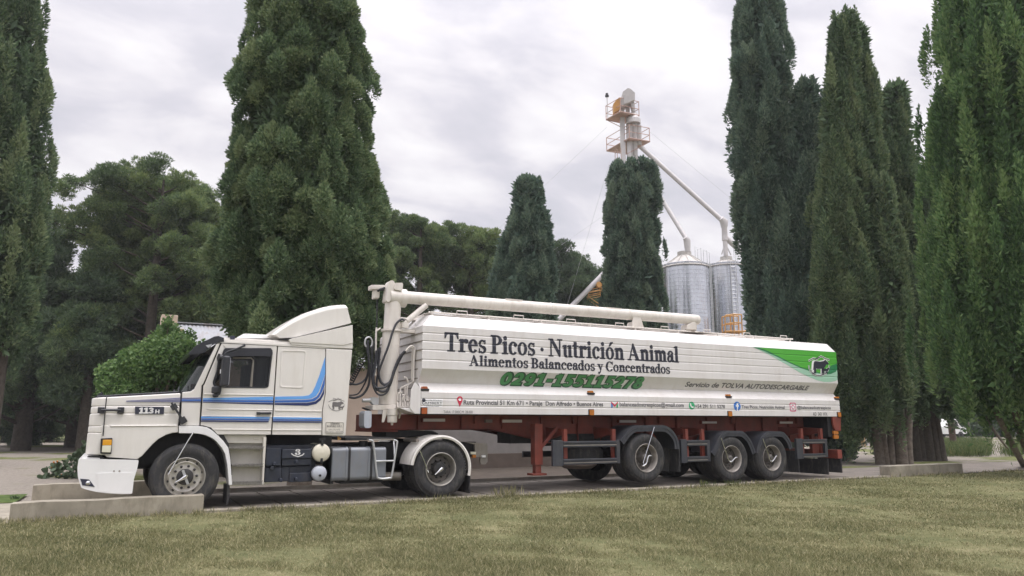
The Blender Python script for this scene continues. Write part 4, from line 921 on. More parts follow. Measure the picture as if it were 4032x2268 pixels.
    n = len(prof); vv = [p for l in lay for p in l]; ff = [tuple(range(n)), tuple(reversed(range((len(lay)-1)*n, len(lay)*n)))]
    for k in range(len(lay)-1):
        for i in range(n): ff.append((k*n+i, k*n+(i+1) % n, (k+1)*n+(i+1) % n, (k+1)*n+i))
    b.add(vv, ff, sm=True); P('roof_deflector', 'cab_paint', b)
    sh = SL(c1, [(1838, 404), (1866, 392), (2376, 280), (2378, 432), (2300, 452), (1850, 428)], .03)
    b = B(); b.plate(sh, .0, .42); b.plate(sh, far(.42), far(.0)); sh2 = SL(c1, [(1845, 424), (2378, 430), (2378, 480), (2150, 468), (1860, 446)], .03); b.plate(sh2, .012, .38); b.plate(sh2, far(.38), far(.012)); P('deflector_shoulder', 'cab_paint', b, .016)
    b = B(); b.plate(SL(c1, [(1760, 400), (1900, 386), (2362, 276), (2372, 284), (1870, 398), (1850, 404)], .05), .05, .12); P('deflector_gap', 'dark_frame', b)
    # mirrors
    b = B(); ar = [cab(1030, 515), cab(900, 570), cab(720, 640), cab(665, 760), cab(655, 900), cab(640, 1080), cab(628, 1270), cab(605, 1330), cab(545, 1332)]
    b.tube(smooth_path([onY(q, -.10) for q in ar], 4), .016, 8); b.tube([onY(cab(1030, 515), -.10), onY(cab(1028, 500), .03)], .02, 8); b.tube([onY(cab(545, 1332), -.10), onY(cab(545, 1320), .03)], .02, 8); b.tube([onY(cab(610, 650), -.08), onY(cab(600, 780), -.06), onY(cab(560, 1060), .0)], .014, 6); mi = P('mirror_arm', 'black_plastic', b)
    e0 = onY(cab(655, 700), -.15); H = (onY(cab(700, 700), -.1).z-onY(cab(700, 1190), -.1).z)
    b = B(); x0 = onY(cab(690, 700), -.2).x; zt = onY(cab(690, 690), -.2).z; b.box(x0-.02, x0+.09, -.30, .0, zt-.48, zt); P('mirror_housing', 'black_plastic', b, .035, seg=3, par=mi)
    b = B(); b.box(x0+.0905, x0+.094, -.27, -.03, zt-.45, zt-.03); P('mirror_glass', 'chrome', b, par=mi)
    b = B(); p_ = onY(cab(640, 950), -.1); b.tube([onY(cab(650, 915), -.1), onY(cab(645, 985), -.1)], .022, 8); P('arm_sleeve', 'sticker_white', b, par=mi)
    b = B(); q = onY(cab(545, 1265), -.06); b.box(q.x-.055, q.x+.055, -.13, -.02, q.z-.05, q.z+.06); b.box(q.x-.03, q.x+.05, -.11, .02, q.z-.11, q.z-.05); P('kerb_mirror', 'black_plastic', b, .02)
    b = B(); q = onY(cab(620, 720), -.05); b.lathe([(.0, -.05), (.06, -.03), (.055, .04), (.0, .05)], onY(cab(620, 720), -.02), 'x', 14); P('mirror_mount', 'black_plastic', b)
    # stripes
    ys = yS-.003
    def decal(pts, mt, y=ys, nm='stripe'):
        b = B(); b.plate(SL(c1, pts, y), y-.0015, y+.002); return P(nm, mt, b)
    decal([(465, 918), (925, 893), (925, 902), (465, 921)], 'stripe_grey', .044); decal([(465, 922), (925, 906), (925, 918), (465, 924)], 'stripe_grey', .044); decal([(465, 925), (925, 922), (925, 930), (465, 928)], 'stripe_grey', .044)
    for (a0, a1, t0, t1) in ((934, 1098, (894, 890), (930, 933)), ):
        decal([(a0, 894), (a1, 891), (a1, 902), (a0, 904)], 'stripe_grey'); decal([(a0, 907), (a1, 906), (a1, 921), (a0, 920)], 'blue_mid'); decal([(a0, 923), (a1, 925), (a1, 933), (a0, 930)], 'blue_dark')
    decal([(1114, 897), (1708, 884), (1708, 912), (1114, 909)], 'blue_light'); decal([(1114, 911), (1708, 916), (1708, 934), (1114, 926)], 'blue_mid'); decal([(1114, 930), (1708, 938), (1707, 952), (1113, 935)], 'blue_dark')
    decal([(1724, 884), (1960, 880), (2010, 872), (2035, 852), (2062, 800), (2100, 700), (2148, 545), (2148, 690), (2120, 770), (2096, 838), (2070, 878), (2030, 900), (1980, 905), (1722, 911)], 'blue_light')
    decal([(1722, 916), (1982, 911), (2036, 905), (2078, 882), (2103, 842), (2124, 778), (2146, 705), (2142, 790), (2122, 842), (2096, 890), (2060, 920), (1990, 932), (1720, 934)], 'blue_mid')
    decal([(1720, 939), (1990, 937), (2064, 925), (2102, 893), (2126, 848), (2142, 800), (2138, 860), (2110, 912), (2070, 946), (2000, 961), (1940, 960), (1718, 953)], 'blue_dark')
    yl = yS-.013
    for a0, a1 in ((1098, 1680), (1706, 2120)):
        k = (1103-1090)/(2120-1097)
        f = lambda a: (a-1098)*k*.7
        for i, (t0, t1, mt) in enumerate(((1062-10, 1067-2, 'blue_light'), (1070, 1080, 'blue_mid'), (1085, 1095, 'blue_dark'))):
            e = a1-(i*4 if a1 < 1800 else 0)
            decal([(a0, t0+f(a0)), (e, t0+f(e)), (e-3, t1+f(e)), (a0, t1+f(a0))], mt, yl)
    logo(c1, (2176, 900), (2310, 1003), yS-.014, TR, 'sign_ink', text=True)
    # sign plate
    b = B(); o1 = soften(SL(c1, [(2152, 1095), (2308, 1098), (2304, 1198), (2149, 1195)], .0), .02); b.plate(o1, .008, .022); pl = P('company_sign', 'sticker_cream', b)
    i1 = soften(SL(c1, [(2155, 1099), (2304, 1102), (2300, 1194), (2152, 1191)], .0), .018); i2 = soften(SL(c1, [(2157, 1101), (2302, 1104), (2298, 1192), (2154, 1189)], .0), .017)
    b = B(); b.plate([i1, i2], .003, .009); P('sign_border', 'sign_ink', b, par=pl)
    for txt, p, q in (('Alimentos', (2190, 1119), (2270, 1103)), ('ROFERE S.R.L.', (2162, 1142), (2294, 1126)), ('0291-155115278', (2178, 1168), (2274, 1156)), ('Ruta 51 km 671 - Coronel Pringles', (2156, 1182), (2296, 1172)), ('balanceadostrespicos@gmail.com', (2162, 1192), (2290, 1184))):
        if 'ROFERE' in txt or 'Alim' in txt: serif_on(txt, c1, p, q, .005, 'sign_ink', pl)
        else: text_on(txt, c1, p, q, .005, 'sign_ink', pl)
    # ---- step unit
    b = B(); back = SL(c3, [(35, 500), (465, 515), (450, 950), (148, 955), (120, 700)], .22); b.plate(back, .22, .26)
    up_ = SL(c3, [(0, 495), (465, 500), (462, 575), (90, 570)], .08); b.plate(up_, .10, .24)
    b.plate(SL(c3, [(440, 520), (466, 520), (440, 955), (426, 955)], .03), .03, .30)
    b.plate(SL(c3, [(345, 518), (398, 520), (398, 540), (345, 538)], .09), .092, .10)
    sf = P('step_unit', 'step_paint', b, .01)
    for z0, z1, xa, xb_ in ((612, 630, 122, 440), (770, 790, 150, 432), (932, 958, 148, 425)):
        b = B(); p = SL(c3, [(xa, z0), (xb_, z0), (xb_, z1), (xa, z1)], .03); b.plate(p, .03, .24)
        n = 22
        for k in range(n):
            xx = p[0][0]+(p[1][0]-p[0][0])*(k+.2)/n; b.obox((xx, .024, p[0][1]-.022), (.028, 0, .02), (0, .02, 0), (0, 0, .012))
        P('step_tread', 'tread_steel', b, .002, par=sf, seg=1)
    # front fender flare behind the wheel, mudflap
    flo = [(1098, 457), (1310, 459), (1385, 472), (1440, 505), (1492, 552), (1550, 610), (1602, 682), (1622, 800), (1640, 1060), (1608, 1062), (1590, 850), (1568, 740), (1530, 675), (1482, 618), (1440, 585), (1390, 560), (1345, 545), (1290, 536), (1098, 532)]
    b = B(); b.plate(SL(c2, flo, 0), -.005, .32); b.plate(SL(c2, flo, 0), far(.32), far(-.005)); P('fender', 'white_paint', b, .006)
    b = B(); b.plate(soften(SL(c2, [(1590, 1060), (1616, 1060), (1616, 1150), (1606, 1225), (1594, 1264), (1584, 1262), (1588, 1160)], .05), .03), .04, .5); P('mudflap', 'tyre_rubber', b)
    # ---- battery boxes, air tanks, fuel tank, catwalk, grab frame, exhaust
    b = B()
    for p, y0 in (((466, 618, 598, 782), .10), ((612, 630, 882, 712), .075), ((612, 716, 882, 776), .11), ((455, 802, 600, 930), .13), ((606, 790, 672, 925), .15), ((680, 850, 882, 928), .13), ((676, 786, 882, 846), .17)):
        x0, z1 = S(c3(p[0], p[1]), y0); x1, z0 = S(c3(p[2], p[3]), y0); b.box(x0, x1, y0, .62, z0, z1)
    x0, z1 = S(c3(455, 590), .3); x1, z0 = S(c3(900, 925), .3); b.box(x0, x1, .2, .7, z0+.02, z1)
    for a, c_ in ((540, 765), (745, 745), (520, 805), (600, 915), (742, 908)):
        q = onY(c3(a, c_), .08); b.box(q.x-.025, q.x+.025, .07, .15, q.z-.03, q.z+.03)
    bb = P('battery_box', 'navy_steel', b, .012)
    serif_on('3', c3, (727, 682), (782, 628), .071, 'silver_letter', bb)
    b = B(); path = [S(c3(*q), .072) for q in ((695, 668), (715, 684), (740, 692), (757, 698), (775, 692), (798, 684), (814, 668))]; b.plate(offset_band(path, .008, -.008), .069, .075); P('laurel', 'silver_letter', b, par=bb)
    for (c_, r_, mt) in (((975, 662), 80, 'tank_cream'), ((955, 853), 67, 'airtank_blue')):
        q = onY(c3(*c_), .03); rr = r_*.42702*((q.x*_sy+(.03-CAMY)*_cy)*1.0)/FPX*1.0
        b = B(); b.lathe([(0, -.035), (rr*.5, -.030), (rr*.85, -.015), (rr*.97, .0), (rr, .02), (rr, .60), (0, .62)], q, n=40); tk = P('air_tank', mt, b)
        b = B(); b.lathe([(rr+.004, .05), (rr+.012, .05), (rr+.012, .09), (rr+.004, .09)], q, n=40); b.box(q.x-.02, q.x+.02, q.y-.03, q.y+.1, q.z+rr-.03, q.z+rr+.06) if mt == 'tank_cream' else b.tube([q+Vector((0, -.06, -.03)), q+Vector((0, 0, -.03))], .02, 8)
        if mt == 'tank_cream': b.box(q.x-.02, q.x+.02, q.y-.03, q.y+.0, q.z-rr-.02, q.z-rr+.06); b.box(q.x-.05, q.x+.05, q.y-.02, q.y+.06, q.z+rr+.05, q.z+rr+.09)
        P('tank_bracket', 'dark_frame', b, par=tk)
    x0, z1 = S(c3(1078, 614), .03); x1, z0 = S(c3(1566, 908), .03)
    prof = rrect(.03, z0, .68, z1, .07)
    b = B(); n = len(prof); vv = [(x0, y, z) for y, z in prof]+[(x1, y, z) for y, z in prof]; b.add(vv, [tuple(range(n)), tuple(reversed(range(n, 2*n)))]+[(i, (i+1) % n, (i+1) % n+n, i+n) for i in range(n)]); ft = P('fuel_tank', 'tank_grey', b, .015)
    for a in (1225, 1428):
        xs_ = S(c3(a, 700), .02)[0]
        for dx, w_, e, mt in ((0, .035, .012, 'dark_frame'), (-.042, .03, .009, 'tank_grey')):
            o_ = rrect(.03-e, z0-e, .68+e, z1+e, .075); i_ = rrect(.035, z0+.005, .675, z1-.005, .065)
            b = B(); n = len(o_); vv = [(xs_+dx+s*w_, y, z) for s in (0, 1) for y, z in o_]
            b.add(vv, [tuple(range(n)), tuple(reversed(range(n, 2*n)))]+[(i, (i+1) % n, (i+1) % n+n, i+n) for i in range(n)]); P('tank_strap', mt, b, par=ft)
    q = onY(c3(1358, 608), .25); b = B(); b.lathe([(0, .10), (.075, .10), (.085, .06), (.07, .0)], (q.x, .25, z1), 'z', 18); P('filler_cap', 'dark_frame', b, par=ft)
    b = B(); b.box(x0+.2, x1, .2, .55, z0-.06, z0+.02); b.box(x0, x0+.05, .1, .7, z0-.05, z1-.1); P('tank_cradle', 'dark_frame', b)
    b = B(); c0 = S(c3(1195, 522), .12); c1_ = S(c3(1640, 545), .12); b.box(c0[0], c1_[0], .12, 2.34, c1_[1], c0[1]+.0); P('catwalk', 'dark_frame', b, .005)
    b = B(); b.box(S(c3(1405, 540), .03)[0], S(c3(1640, 540), .03)[0], .03, .2, S(c3(1405, 550), .03)[1], S(c3(1405, 536), .03)[1]); P('step_plate', 'rail_steel', b, .004)
    b = B(); Y = .0
    pl_ = [c3(1412, 545), c3(1440, 552), c3(1455, 590), c3(1484, 860), c3(1500, 895), c3(1540, 902), c3(1600, 895), c3(1622, 870), c3(1668, 590), c3(1668, 555), c3(1640, 545)]
    b.tube(smooth_path([onY(q, Y) for q in pl_], 4), .018, 8); b.tube([onY(c3(1475, 740), Y), onY(c3(1640, 736), Y)], .016, 8); b.tube([onY(c3(1440, 552), .15), onY(c3(1475, 740), Y)], .014, 8); b.tube([onY(c3(1640, 552), .15), onY(c3(1648, 700), Y)], .014, 8); P('access_ladder', 'galvanised', b)
    q = onY(c3(1706, 878), .55); b = B(); b.tube([q+Vector((-1.2, .2, 0)), q+Vector((-.25, .05, 0)), q], .075, 16, caps=False); b.tube([q+Vector((-.04, .0, 0)), q+Vector((-.9, .1, 0))], .06, 12); P('exhaust', 'rail_steel', b)
    # ---- drive fender with pressed ribs
    ctr = Vector((5.29, 0, .50)); R0 = .585
    def arc(r, a0, a1, n=28): return [(ctr.x+r*math.cos(R_(a0+(a1-a0)*k/n)), ctr.z+.005+r*math.sin(R_(a0+(a1-a0)*k/n))) for k in range(n+1)]
    for side in (0, 1):
        b = B(); A0, A1 = -14, 172
        yy = lambda y: y if side == 0 else far(y)
        prof = [(R0-.05, .0), (R0-.02, -.012), (R0+.005, .0), (R0+.012, .03), (R0, .06)]
        for k in range(6): y = .10+k*.085; prof += [(R0, y), (R0+.012, y+.015), (R0+.012, y+.03), (R0, y+.045)]
        prof += [(R0, .62), (R0-.01, .62)]+[(R0-.012, .06), (R0-.02, .02), (R0-.05, .012)]
        b.lathe([(r, yy(y)) for r, y in prof], ctr, n=34, a0=A0, a1=A1)
        P('drive_fender', 'cab_paint', b)
        b = B(); b.tube([(4.86, yy(.10), 1.0), (4.86, yy(.78), 1.0)], .03, 8); b.tube([(5.62, yy(.10), .97), (5.62, yy(.78), .97)], .03, 8); P('fender_bracket', 'rail_steel', b)
        b = B(); b.box(ctr.x+R0-.02, ctr.x+R0+.0, yy(.02) if not side else yy(.62), yy(.62) if not side else yy(.02), .05, .45); P('mudflap', 'tyre_rubber', b)
    # fifth wheel, tail lamp bracket
    b = B(); b.plate(SL(c9, [(970, 490), (1640, 490), (1730, 530), (1730, 560), (1100, 600), (970, 575)], .8), .8, 1.66); P('fifth_wheel', 'dark_frame', b, .02)
    b = B(); b.plate(SL(cdr, [(950, 455), (1340, 480), (1360, 530), (1360, 810), (1320, 855), (1245, 855), (1225, 820), (1225, 730), (1140, 720), (1130, 500)], .55), .55, .60); tl = P('tail_bracket', 'rail_steel', b, .006)
    for p, mt in (((1055, 628, 1145, 675), 'lens_clear'), ((1085, 682, 1145, 735), 'amber'), ((1250, 692, 1318, 730), 'sticker_white')):
        b = B(); b.plate(SL(cdr, [(p[0], p[1]), (p[2], p[1]), (p[2], p[3]), (p[0], p[3])], .52), .50, .555); P('tail_lamp' if mt != 'sticker_white' else 'number_sticker', mt, b, .005, par=tl)
    b = B(); b.plate(SL(c9, [(287, 575), (300, 575), (338, 600), (338, 615), (300, 628), (290, 630)], .2), .2, .22); P('coupling_tag', 'cage_orange', b)
    # ---- wheels
    b = B(); b.lathe([(.283, .05), (.292, .030), (.294, .014), (.284, .010), (.274, .022), (.268, .05), (.260, .058), (.236, .034), (.222, .020), (.214, .022), (.205, .026), (.170, .024), (.130, .022), (.120, .020), (0, .020)], n=56, m=0)
    holes(b, 10, .246, .0375, .020, 1, .4, .62); nuts(b, 10, .165, .026, .019, .030, 1, .12)
    fw = P('wheel', ['rim_alloy', 'hub_black'], b); tyre(0, fw, lugs=False)
    b = B(); b.lathe([(.122, .022), (.118, -.01), (.10, -.022), (.06, -.028), (0, -.03)], n=36); P('hub', 'hub_black', b, par=fw)
    b = B()
    for k, a in enumerate((112, 292)):
        d = Vector((math.cos(R_(a)), 0, math.sin(R_(a)))); n_ = Vector((-d.z, 0, d.x)); b.obox(d*.03-n_*.019+Vector((0, -.045, 0)), d*.085, n_*.038, (0, .01, 0))
    P('hub_strap', 'galvanised', b, par=fw)
    place(fw, (1.05, .0, .495)); f2 = copy_part(fw, (1.05, W-.0, .495), True)
    b = B(); b.lathe([(.283, .05), (.292, .030), (.294, .012), (.284, .008), (.276, .016), (.268, .06), (.262, .11), (.256, .165), (.250, .172)], n=56, m=0); b.lathe([(.250, .172), (.246, .178), (.236, .172), (.20, .160), (.165, .150), (.135, .150)], n=56, m=2)
    holes(b, 8, .213, .1630, .030, 1, .2, -.3); nuts(b, 10, .155, .150, .016, .03, 1, .1)
    dw = P('wheel', ['rim_alloy', 'hub_black', 'rim_dark'], b); tyre(0, dw); tyre(.335, dw)
    b = B(); b.lathe([(.137, .152), (.130, .08), (.110, .05), (.08, .045), (0, .04)], n=32); P('hub', 'hub_black', b, par=dw)
    place(dw, (5.29, .0, .495)); copy_part(dw, (5.29, W, .495), True)
    # tyre inflation arms
    def inflator(pts, par, crank, c):
        b = B(); b.tube([onY(c(*q), y) for (q, y) in pts], .010, 7); o = b.build('inflation_pipe', 'chrome', par)
        b = B(); A_ = [onY(c(*q), -.075) for q in crank]; b.tube(A_, [.034, .030, .016, .008], 10); b.tube([A_[0], A_[0]+Vector((0, .07, 0))], .022, 10); b.build('crank', 'chrome', o)
        return o
    inflator([((815, 208), -.03), ((720, 355), -.05), ((412, 880), -.06), ((405, 905), -.04)], TR, [(700, 905), (660, 930), (585, 975), (520, 1005)], cfw)
    inflator([((145, 585), -.03), ((230, 800), -.05), ((300, 1000), -.05)], TR, [(550, 925), (510, 960), (460, 1005), (420, 1040)], cdr)
# ================================================================ TRAILER
TL = thing('hopper_trailer', 'long white ribbed feed hopper trailer with green corner and black lettering, coupled behind the truck', 'trailer', (10.4, 1.25, 0))
TW = 2.50
GZ = [1.615, 1.745, 2.45, 2.63, 2.79, 2.94]   # heights of the pressed grooves
BASE = [(1.475, 0.0), (1.86, 0.0), (2.035, .165), (2.29, .0), (3.075, .0), (3.30, .20), (3.325, .38), (3.35, 1.25)]
def near_profile():
    pts = []
    for i in range(len(BASE)-1):
        z0, y0 = BASE[i]; z1, y1 = BASE[i+1]; pts.append((z0, y0))
        for g in GZ:
            if z0 < g < z1 and y0 == y1: pts += [(g-.022, y0), (g-.002, y0+.009), (g+.010, y0+.010), (g+.014, y0)]
        if (z0, y0) == (3.075, .0):
            for k in (.34, .67): zc = z0+(z1-z0)*k; yc = y0+(y1-y0)*k; pts += [(zc-.008, yc-.008*.9), (zc, yc+.004), (zc+.006, yc+.006*.9)]
    pts.append(BASE[-1]); return pts
NP = near_profile()
_pz = [z for z, y in NP]; _py = [y for z, y in NP]
def skin_y(z): return float(np.interp(z, _pz, _py))
BREAK = sorted(_pz)
def on_skin(v3, f, name, mt, par=None, lift=.004, depth=None):
    bm = bmesh.new(); lay = bm.verts.layers.float.new('d'); vs_ = [bm.verts.new(p) for p in v3]
    if depth is not None:
        for q, d in zip(vs_, depth): q[lay] = d
    for q in f:
        try: bm.faces.new([vs_[i] for i in q])
        except ValueError: pass
    zmin = min(p[2] for p in v3); zmax = max(p[2] for p in v3)
    for z in BREAK:
        if zmin < z < zmax: bmesh.ops.bisect_plane(bm, geom=bm.verts[:]+bm.edges[:]+bm.faces[:], plane_co=(0, 0, z), plane_no=(0, 0, 1), dist=1e-6)
    for q in bm.verts: q.co.y = skin_y(q.co.z)-lift-(q[lay] if depth is not None else 0)
    me = bpy.data.meshes.new(name); bm.to_mesh(me); bm.free(); me.materials.append(MATS[mt])
    o = bpy.data.objects.new(name, me); par = par or TL; o.location = -OFF.get(par.name, Vector((0, 0, 0))); OFF[o.name] = Vector((0, 0, 0)); link(o, par); return o
def zy(c, a, b_):                              # measured point on the folded skin: iterate plane depth
    y = 0.0
    for _ in range(4): x, z = S(c(a, b_), y); y = skin_y(z)
    return x, z
def skin_text(txt, c, p, q, mt, bold=0.0, shear=0.0, lift=.004, name='lettering', par=None, cap=.72):
    v, f = text_mesh(txt, bold); p0, p1 = zy(c, *p), zy(c, *q); return on_skin(fit(v, f, p0, p1, 0, shear=shear, cap=cap), f, name, mt, par, lift)
def skin_serif(txt, c, p, q, mt, track=.0):
    v, f, d, wd = serif_mesh(txt, track, .020); p0, p1 = zy(c, *p), zy(c, *q); return on_skin(fit(v, f, p0, p1, 0, cap=1.0), f, 'lettering', mt, None, .004, d)
def skin_poly(c, pts, mt, lift, name='green_panel', par=None):
    P = [zy(c, *q) for q in pts]; b = B(); tri = geometry.tessellate_polygon([[Vector((a, z, 0)) for a, z in P]])
    return on_skin([(a, 0, z) for a, z in P], [tuple(t) for t in tri], name, mt, par, lift)
def trailer():
    P = lambda nm, mt, b, bev=0, par=TL, **k: b.build(nm, mt, par, bevel=bev, **k)
    xa, xe = 4.875, 15.99
    loop = [(y, z) for z, y in NP]+[(TW-y, z) for z, y in NP[::-1][1:]]
    x0 = lambda z: xa+max(0, z-3.075)*.95; x1 = lambda z: xe-max(0, z-3.075)*.25
    n = len(loop); b = B(); b.add([(x0(z), y, z) for y, z in loop]+[(x1(z), y, z) for y, z in loop], [(i, (i+1) % n, (i+1) % n+n, i+n) for i in range(n)])
    # end walls as strips between the two sides
    m = len(NP)
    for xf in (x0, x1):
        vv = []
        for z, y in NP: vv += [(xf(z), y, z), (xf(z), TW-y, z)]
        b.add(vv, [(2*i, 2*i+1, 2*i+3, 2*i+2) for i in range(m-1)])
    hop = P('hopper', 'trailer_paint', b)
    b = B()
    for g in GZ[2:]: b.box(xa-.010, xa+.01, .002, TW-.002, g-.01, g+.012)
    for g in (1.615, 1.745, 1.95, 2.12, 2.29): b.box(xa-.008, xa+.01, .2, TW-.2, g-.008, g+.010)
    P('front_seam', 'rail_steel', b, par=hop)
    b = B(); b.plate(SL(c4, [(782, 990), (836, 1060), (832, 1284), (780, 1284), (735, 1235), (745, 1060)], .0), .0, .02); b.plate(SL(c4, [(640, 1230), (765, 1232), (832, 1284), (780, 1284)], .02), .02, .5); P('front_bracket', 'trailer_paint', b, .006)
    # upper rear edge trim and roof hatch rails
    b = B()
    for y in (.36, .62): b.tube([(5.12, y, 3.385), (14.9, y, 3.385)], .016, 6)
    for k in range(9): x = 5.2+k*1.2; b.tube([(x, .36, 3.31), (x, .36, 3.39)], .02, 6); b.box(x-.04, x+.04, .33, .66, 3.372, 3.402)
    for k in range(8):
        x = 5.7+k*1.25; b.tube([(x, .34, 3.40), (x, .34, 3.45), (x+.22, .34, 3.45), (x+.22, .34, 3.40)], .010, 6)
    P('roof_rail', 'auger_paint', b)
    b = B(); b.box(5.15, 14.95, .66, 1.84, 3.33, 3.40); P('roof_hatch', 'auger_paint', b, .02)
    # ---- lettering
    skin_serif('Tres Picos · Nutrición Animal', c5, (318, 498), (2300, 462), 'ink')
    skin_serif('Alimentos Balanceados y Concentrados', c5, (530, 622), (2226, 612), 'ink')
    num = '0291-155115278'
    for w_, mt, lf in ((.085, 'green_rim', .003), (.018, 'green_ink', .007)):
        v, f, dd, wd = serif_mesh(num, .10, w_, digit); p0, p1 = zy(c5, 772, 783), zy(c5, 2010, 722); on_skin(fit(v, f, p0, p1, 0, shear=.22, cap=1.0), f, 'lettering', mt, None, lf, dd)
    skin_text('Servicio de TOLVA AUTODESCARGABLE', c6, (305, 876), (1885, 866), 'ink_grey', .024, .25)
    skin_text('TARA 17.000C.M. 28.000', c5, (313, 1024), (560, 1002), 'ink_grey', 0)
    skin_text('Ruta Provincial 51 Km 671 • Paraje  Don Alfredo • Buenos Aires', c5, (483, 950), (1660, 929), 'ink_grey', .020)
    skin_text('balanceadostrespicos@gmail.com', c5, (1802, 965), (2341, 939), 'ink_grey', .020)
    skin_text('+54 291 511 5278', c6, (440, 1146), (817, 1106), 'ink_grey', .020)
    skin_text('Tres Picos, Nutrición Animal', c6, (1030, 1152), (1573, 1119), 'ink_grey', .020)
    skin_text('@balanceadostrespicos', c6, (1735, 1158), (2158, 1126), 'ink_grey', .020)
    skin_text('AD  543  WX', c6, (1935, 1246), (2115, 1201), 'ink_grey', .006)
    # icons
    def circ(cx, cz, r, n=28): return [(cx+r*math.cos(2*math.pi*k/n), cz+r*math.sin(2*math.pi*k/n)) for k in range(n)]
    def icon(polys, nm='icon'):
        o = None
        for k, (pp, mt) in enumerate(polys):
            tri = geometry.tessellate_polygon([[Vector((a, z, 0)) for a, z in pp]]); q = on_skin([(a, 0, z) for a, z in pp], [tuple(t) for t in tri], nm if k == 0 else 'icon_mark', mt, o, .004+.002*k)
            o = o or q
    x, z = zy(c5, 452, 920); u = .075
    icon([([(x, z-.11), (x-.06, z+.02), (x-.056, z+.052), (x-.034, z+.078), (x, z+.088), (x+.034, z+.078), (x+.056, z+.052), (x+.06, z+.02)], 'pin_red'), (circ(x, z+.028, .028), 'sticker_white')])
    x, z = zy(c5, 1759, 951); w_ = .085; h = .065
    icon([([(x-w_, z-h), (x-w_, z+h), (x-w_*.55, z+h*.4), (x-w_*.55, z-h)], 'fb_blue'), ([(x+w_, z-h), (x+w_*.55, z-h), (x+w_*.55, z+h*.4), (x+w_, z+h)], 'wa_green'), ([(x-w_, z+h), (x, z-.005), (x+w_, z+h), (x+w_, z+h*.55), (x, z-h*.75), (x-w_, z+h*.55)], 'pin_red')])
    x, z = zy(c6, 398, 1118); icon([(circ(x, z, .085), 'wa_green'), (soften([(x-.05, z+.045), (x-.015, z+.045), (x-.02, z+.01), (x+.01, z-.02), (x+.045, z-.015), (x+.045, z-.05), (x+.0, z-.05), (x-.05, z+.0)], .01), 'sticker_white')])
    x, z = zy(c6, 974, 1125); icon([(circ(x, z, .105), 'fb_blue'), ([(x-.015, z-.105), (x-.015, z-.01), (x-.045, z-.01), (x-.045, z+.025), (x-.015, z+.025), (x-.01, z+.06), (x+.015, z+.075), (x+.045, z+.075), (x+.045, z+.045), (x+.022, z+.04), (x+.02, z+.025), (x+.045, z+.025), (x+.042, z-.01), (x+.02, z-.01), (x+.02, z-.105)], 'sticker_white')])
    x, z = zy(c6, 1680, 1136); sq = lambda s, r: rrect(x-s, z-s, x+s, z+s, r)
    icon([(sq(.105, .035), 'ig_pink'), (sq(.08, .028), 'sticker_white'), (circ(x, z, .055), 'ig_pink'), (circ(x, z, .035), 'sticker_white')])
    # maker's sticker
    s0 = [zy(c5, *q) for q in ((134, 972), (306, 972), (306, 903), (134, 903))]
    tri = [(0, 1, 2, 3)]; st = on_skin([(a, 0, zz) for a, zz in s0], tri, 'maker_sticker', 'sticker_white', None, .003)
    for txt, p, q, bd in (('INDUSTRIA METALURGICA', (160, 920), (303, 909), .0), ('LAMBERT', (134, 946), (303, 929), .0), ('Remolques y carrocerias', (140, 956), (300, 950), .0), ('www.lambert.com.ar', (165, 967), (275, 961), .0)): skin_text(txt, c5, p, q, 'ink', bd, 0, .006, par=st)
    x, z = zy(c5, 147, 914); tri = circ(x, z, .035); on_skin([(a, 0, zz) for a, zz in tri], [tuple(range(len(tri)))], 'sticker_mark', 'ink', st, .006)
    # green swoosh
    skin_poly(c6, [(1168, 373), (2222, 439), (2240, 640), (2246, 790), (2210, 808), (2150, 818), (2080, 818), (1990, 798), (1880, 752), (1760, 694), (1640, 620), (1480, 530), (1330, 448)], 'green_pale', .004)
    skin_poly(c6, [(1168, 373), (2222, 439), (2234, 560), (2238, 660), (2220, 690), (2160, 716), (2090, 722), (2010, 708), (1900, 682), (1780, 644), (1620, 570), (1480, 500), (1330, 432)], 'green_dark', .006)
    skin_poly(c6, [(1250, 384), (2222, 441), (2234, 585), (2180, 605), (2120, 640), (2060, 690), (2020, 704), (1920, 668), (1800, 640), (1640, 566), (1500, 494), (1370, 428)], 'green_bright', .008)
    logo(c6, (1880, 485), (2146, 735), -.012, TL, 'ink', halo='sticker_white')
    # ---- marker lights
    for c, a, b_, up_ in ((c5, 148, 1005, 0), (c5, 1562, 1018, 0), (c6, 878, 1223, 0), (c6, 2262, 1232, 0), (c5, 148, 817, 1), (c5, 1551, 851, 1), (c6, 850, 997, 1), (c6, 2226, 1025, 1)):
        x, z = zy(c, a, b_); y = skin_y(z); b = B()
        if up_: b.box(x-.085, x+.085, y-.07, y+.05, z-.035, z-.0)
        else: b.box(x-.068, x+.068, -.015, .02, z-.068, z+.068)
        h = P('marker_light', 'dark_frame', b, .012); b = B()
        if up_: b.plate(soften([(x-.06, z-.005), (x+.06, z-.005), (x+.045, z+.04), (x-.045, z+.04)], .015), y-.055, y+.03)
        else: b.plate(rrect(x-.052, z-.055, x+.052, z+.055, .02), -.035, .0)
        P('lens', 'amber_dark' if x < 6 else 'amber', b, .01, par=h)
    # ---- chassis
    zt = 1.47; xg = S(c9(780, 300), .75)[0]; zb = S(c9(780, 487), .75)[1]
    yb = .75
    def beam(y):
        s = lambda a, b_: S(c7(a, b_), y)
        low = [(xg, zb), (S(cdr(900, 235), y)[0], zb), (S(cdr(1100, 260), y)[0], zb-.02), S(cdr(1400, 300), .75), S(cdr(1650, 400), .75)]
        lo = [(xg, zb), (6.6, zb), (6.95, zb-.05), (7.5, zb-.16), (8.0, zb-.28), (15.75, .84)]
        return lo+[(15.75, zt), (xg, zt)]
    b = B()
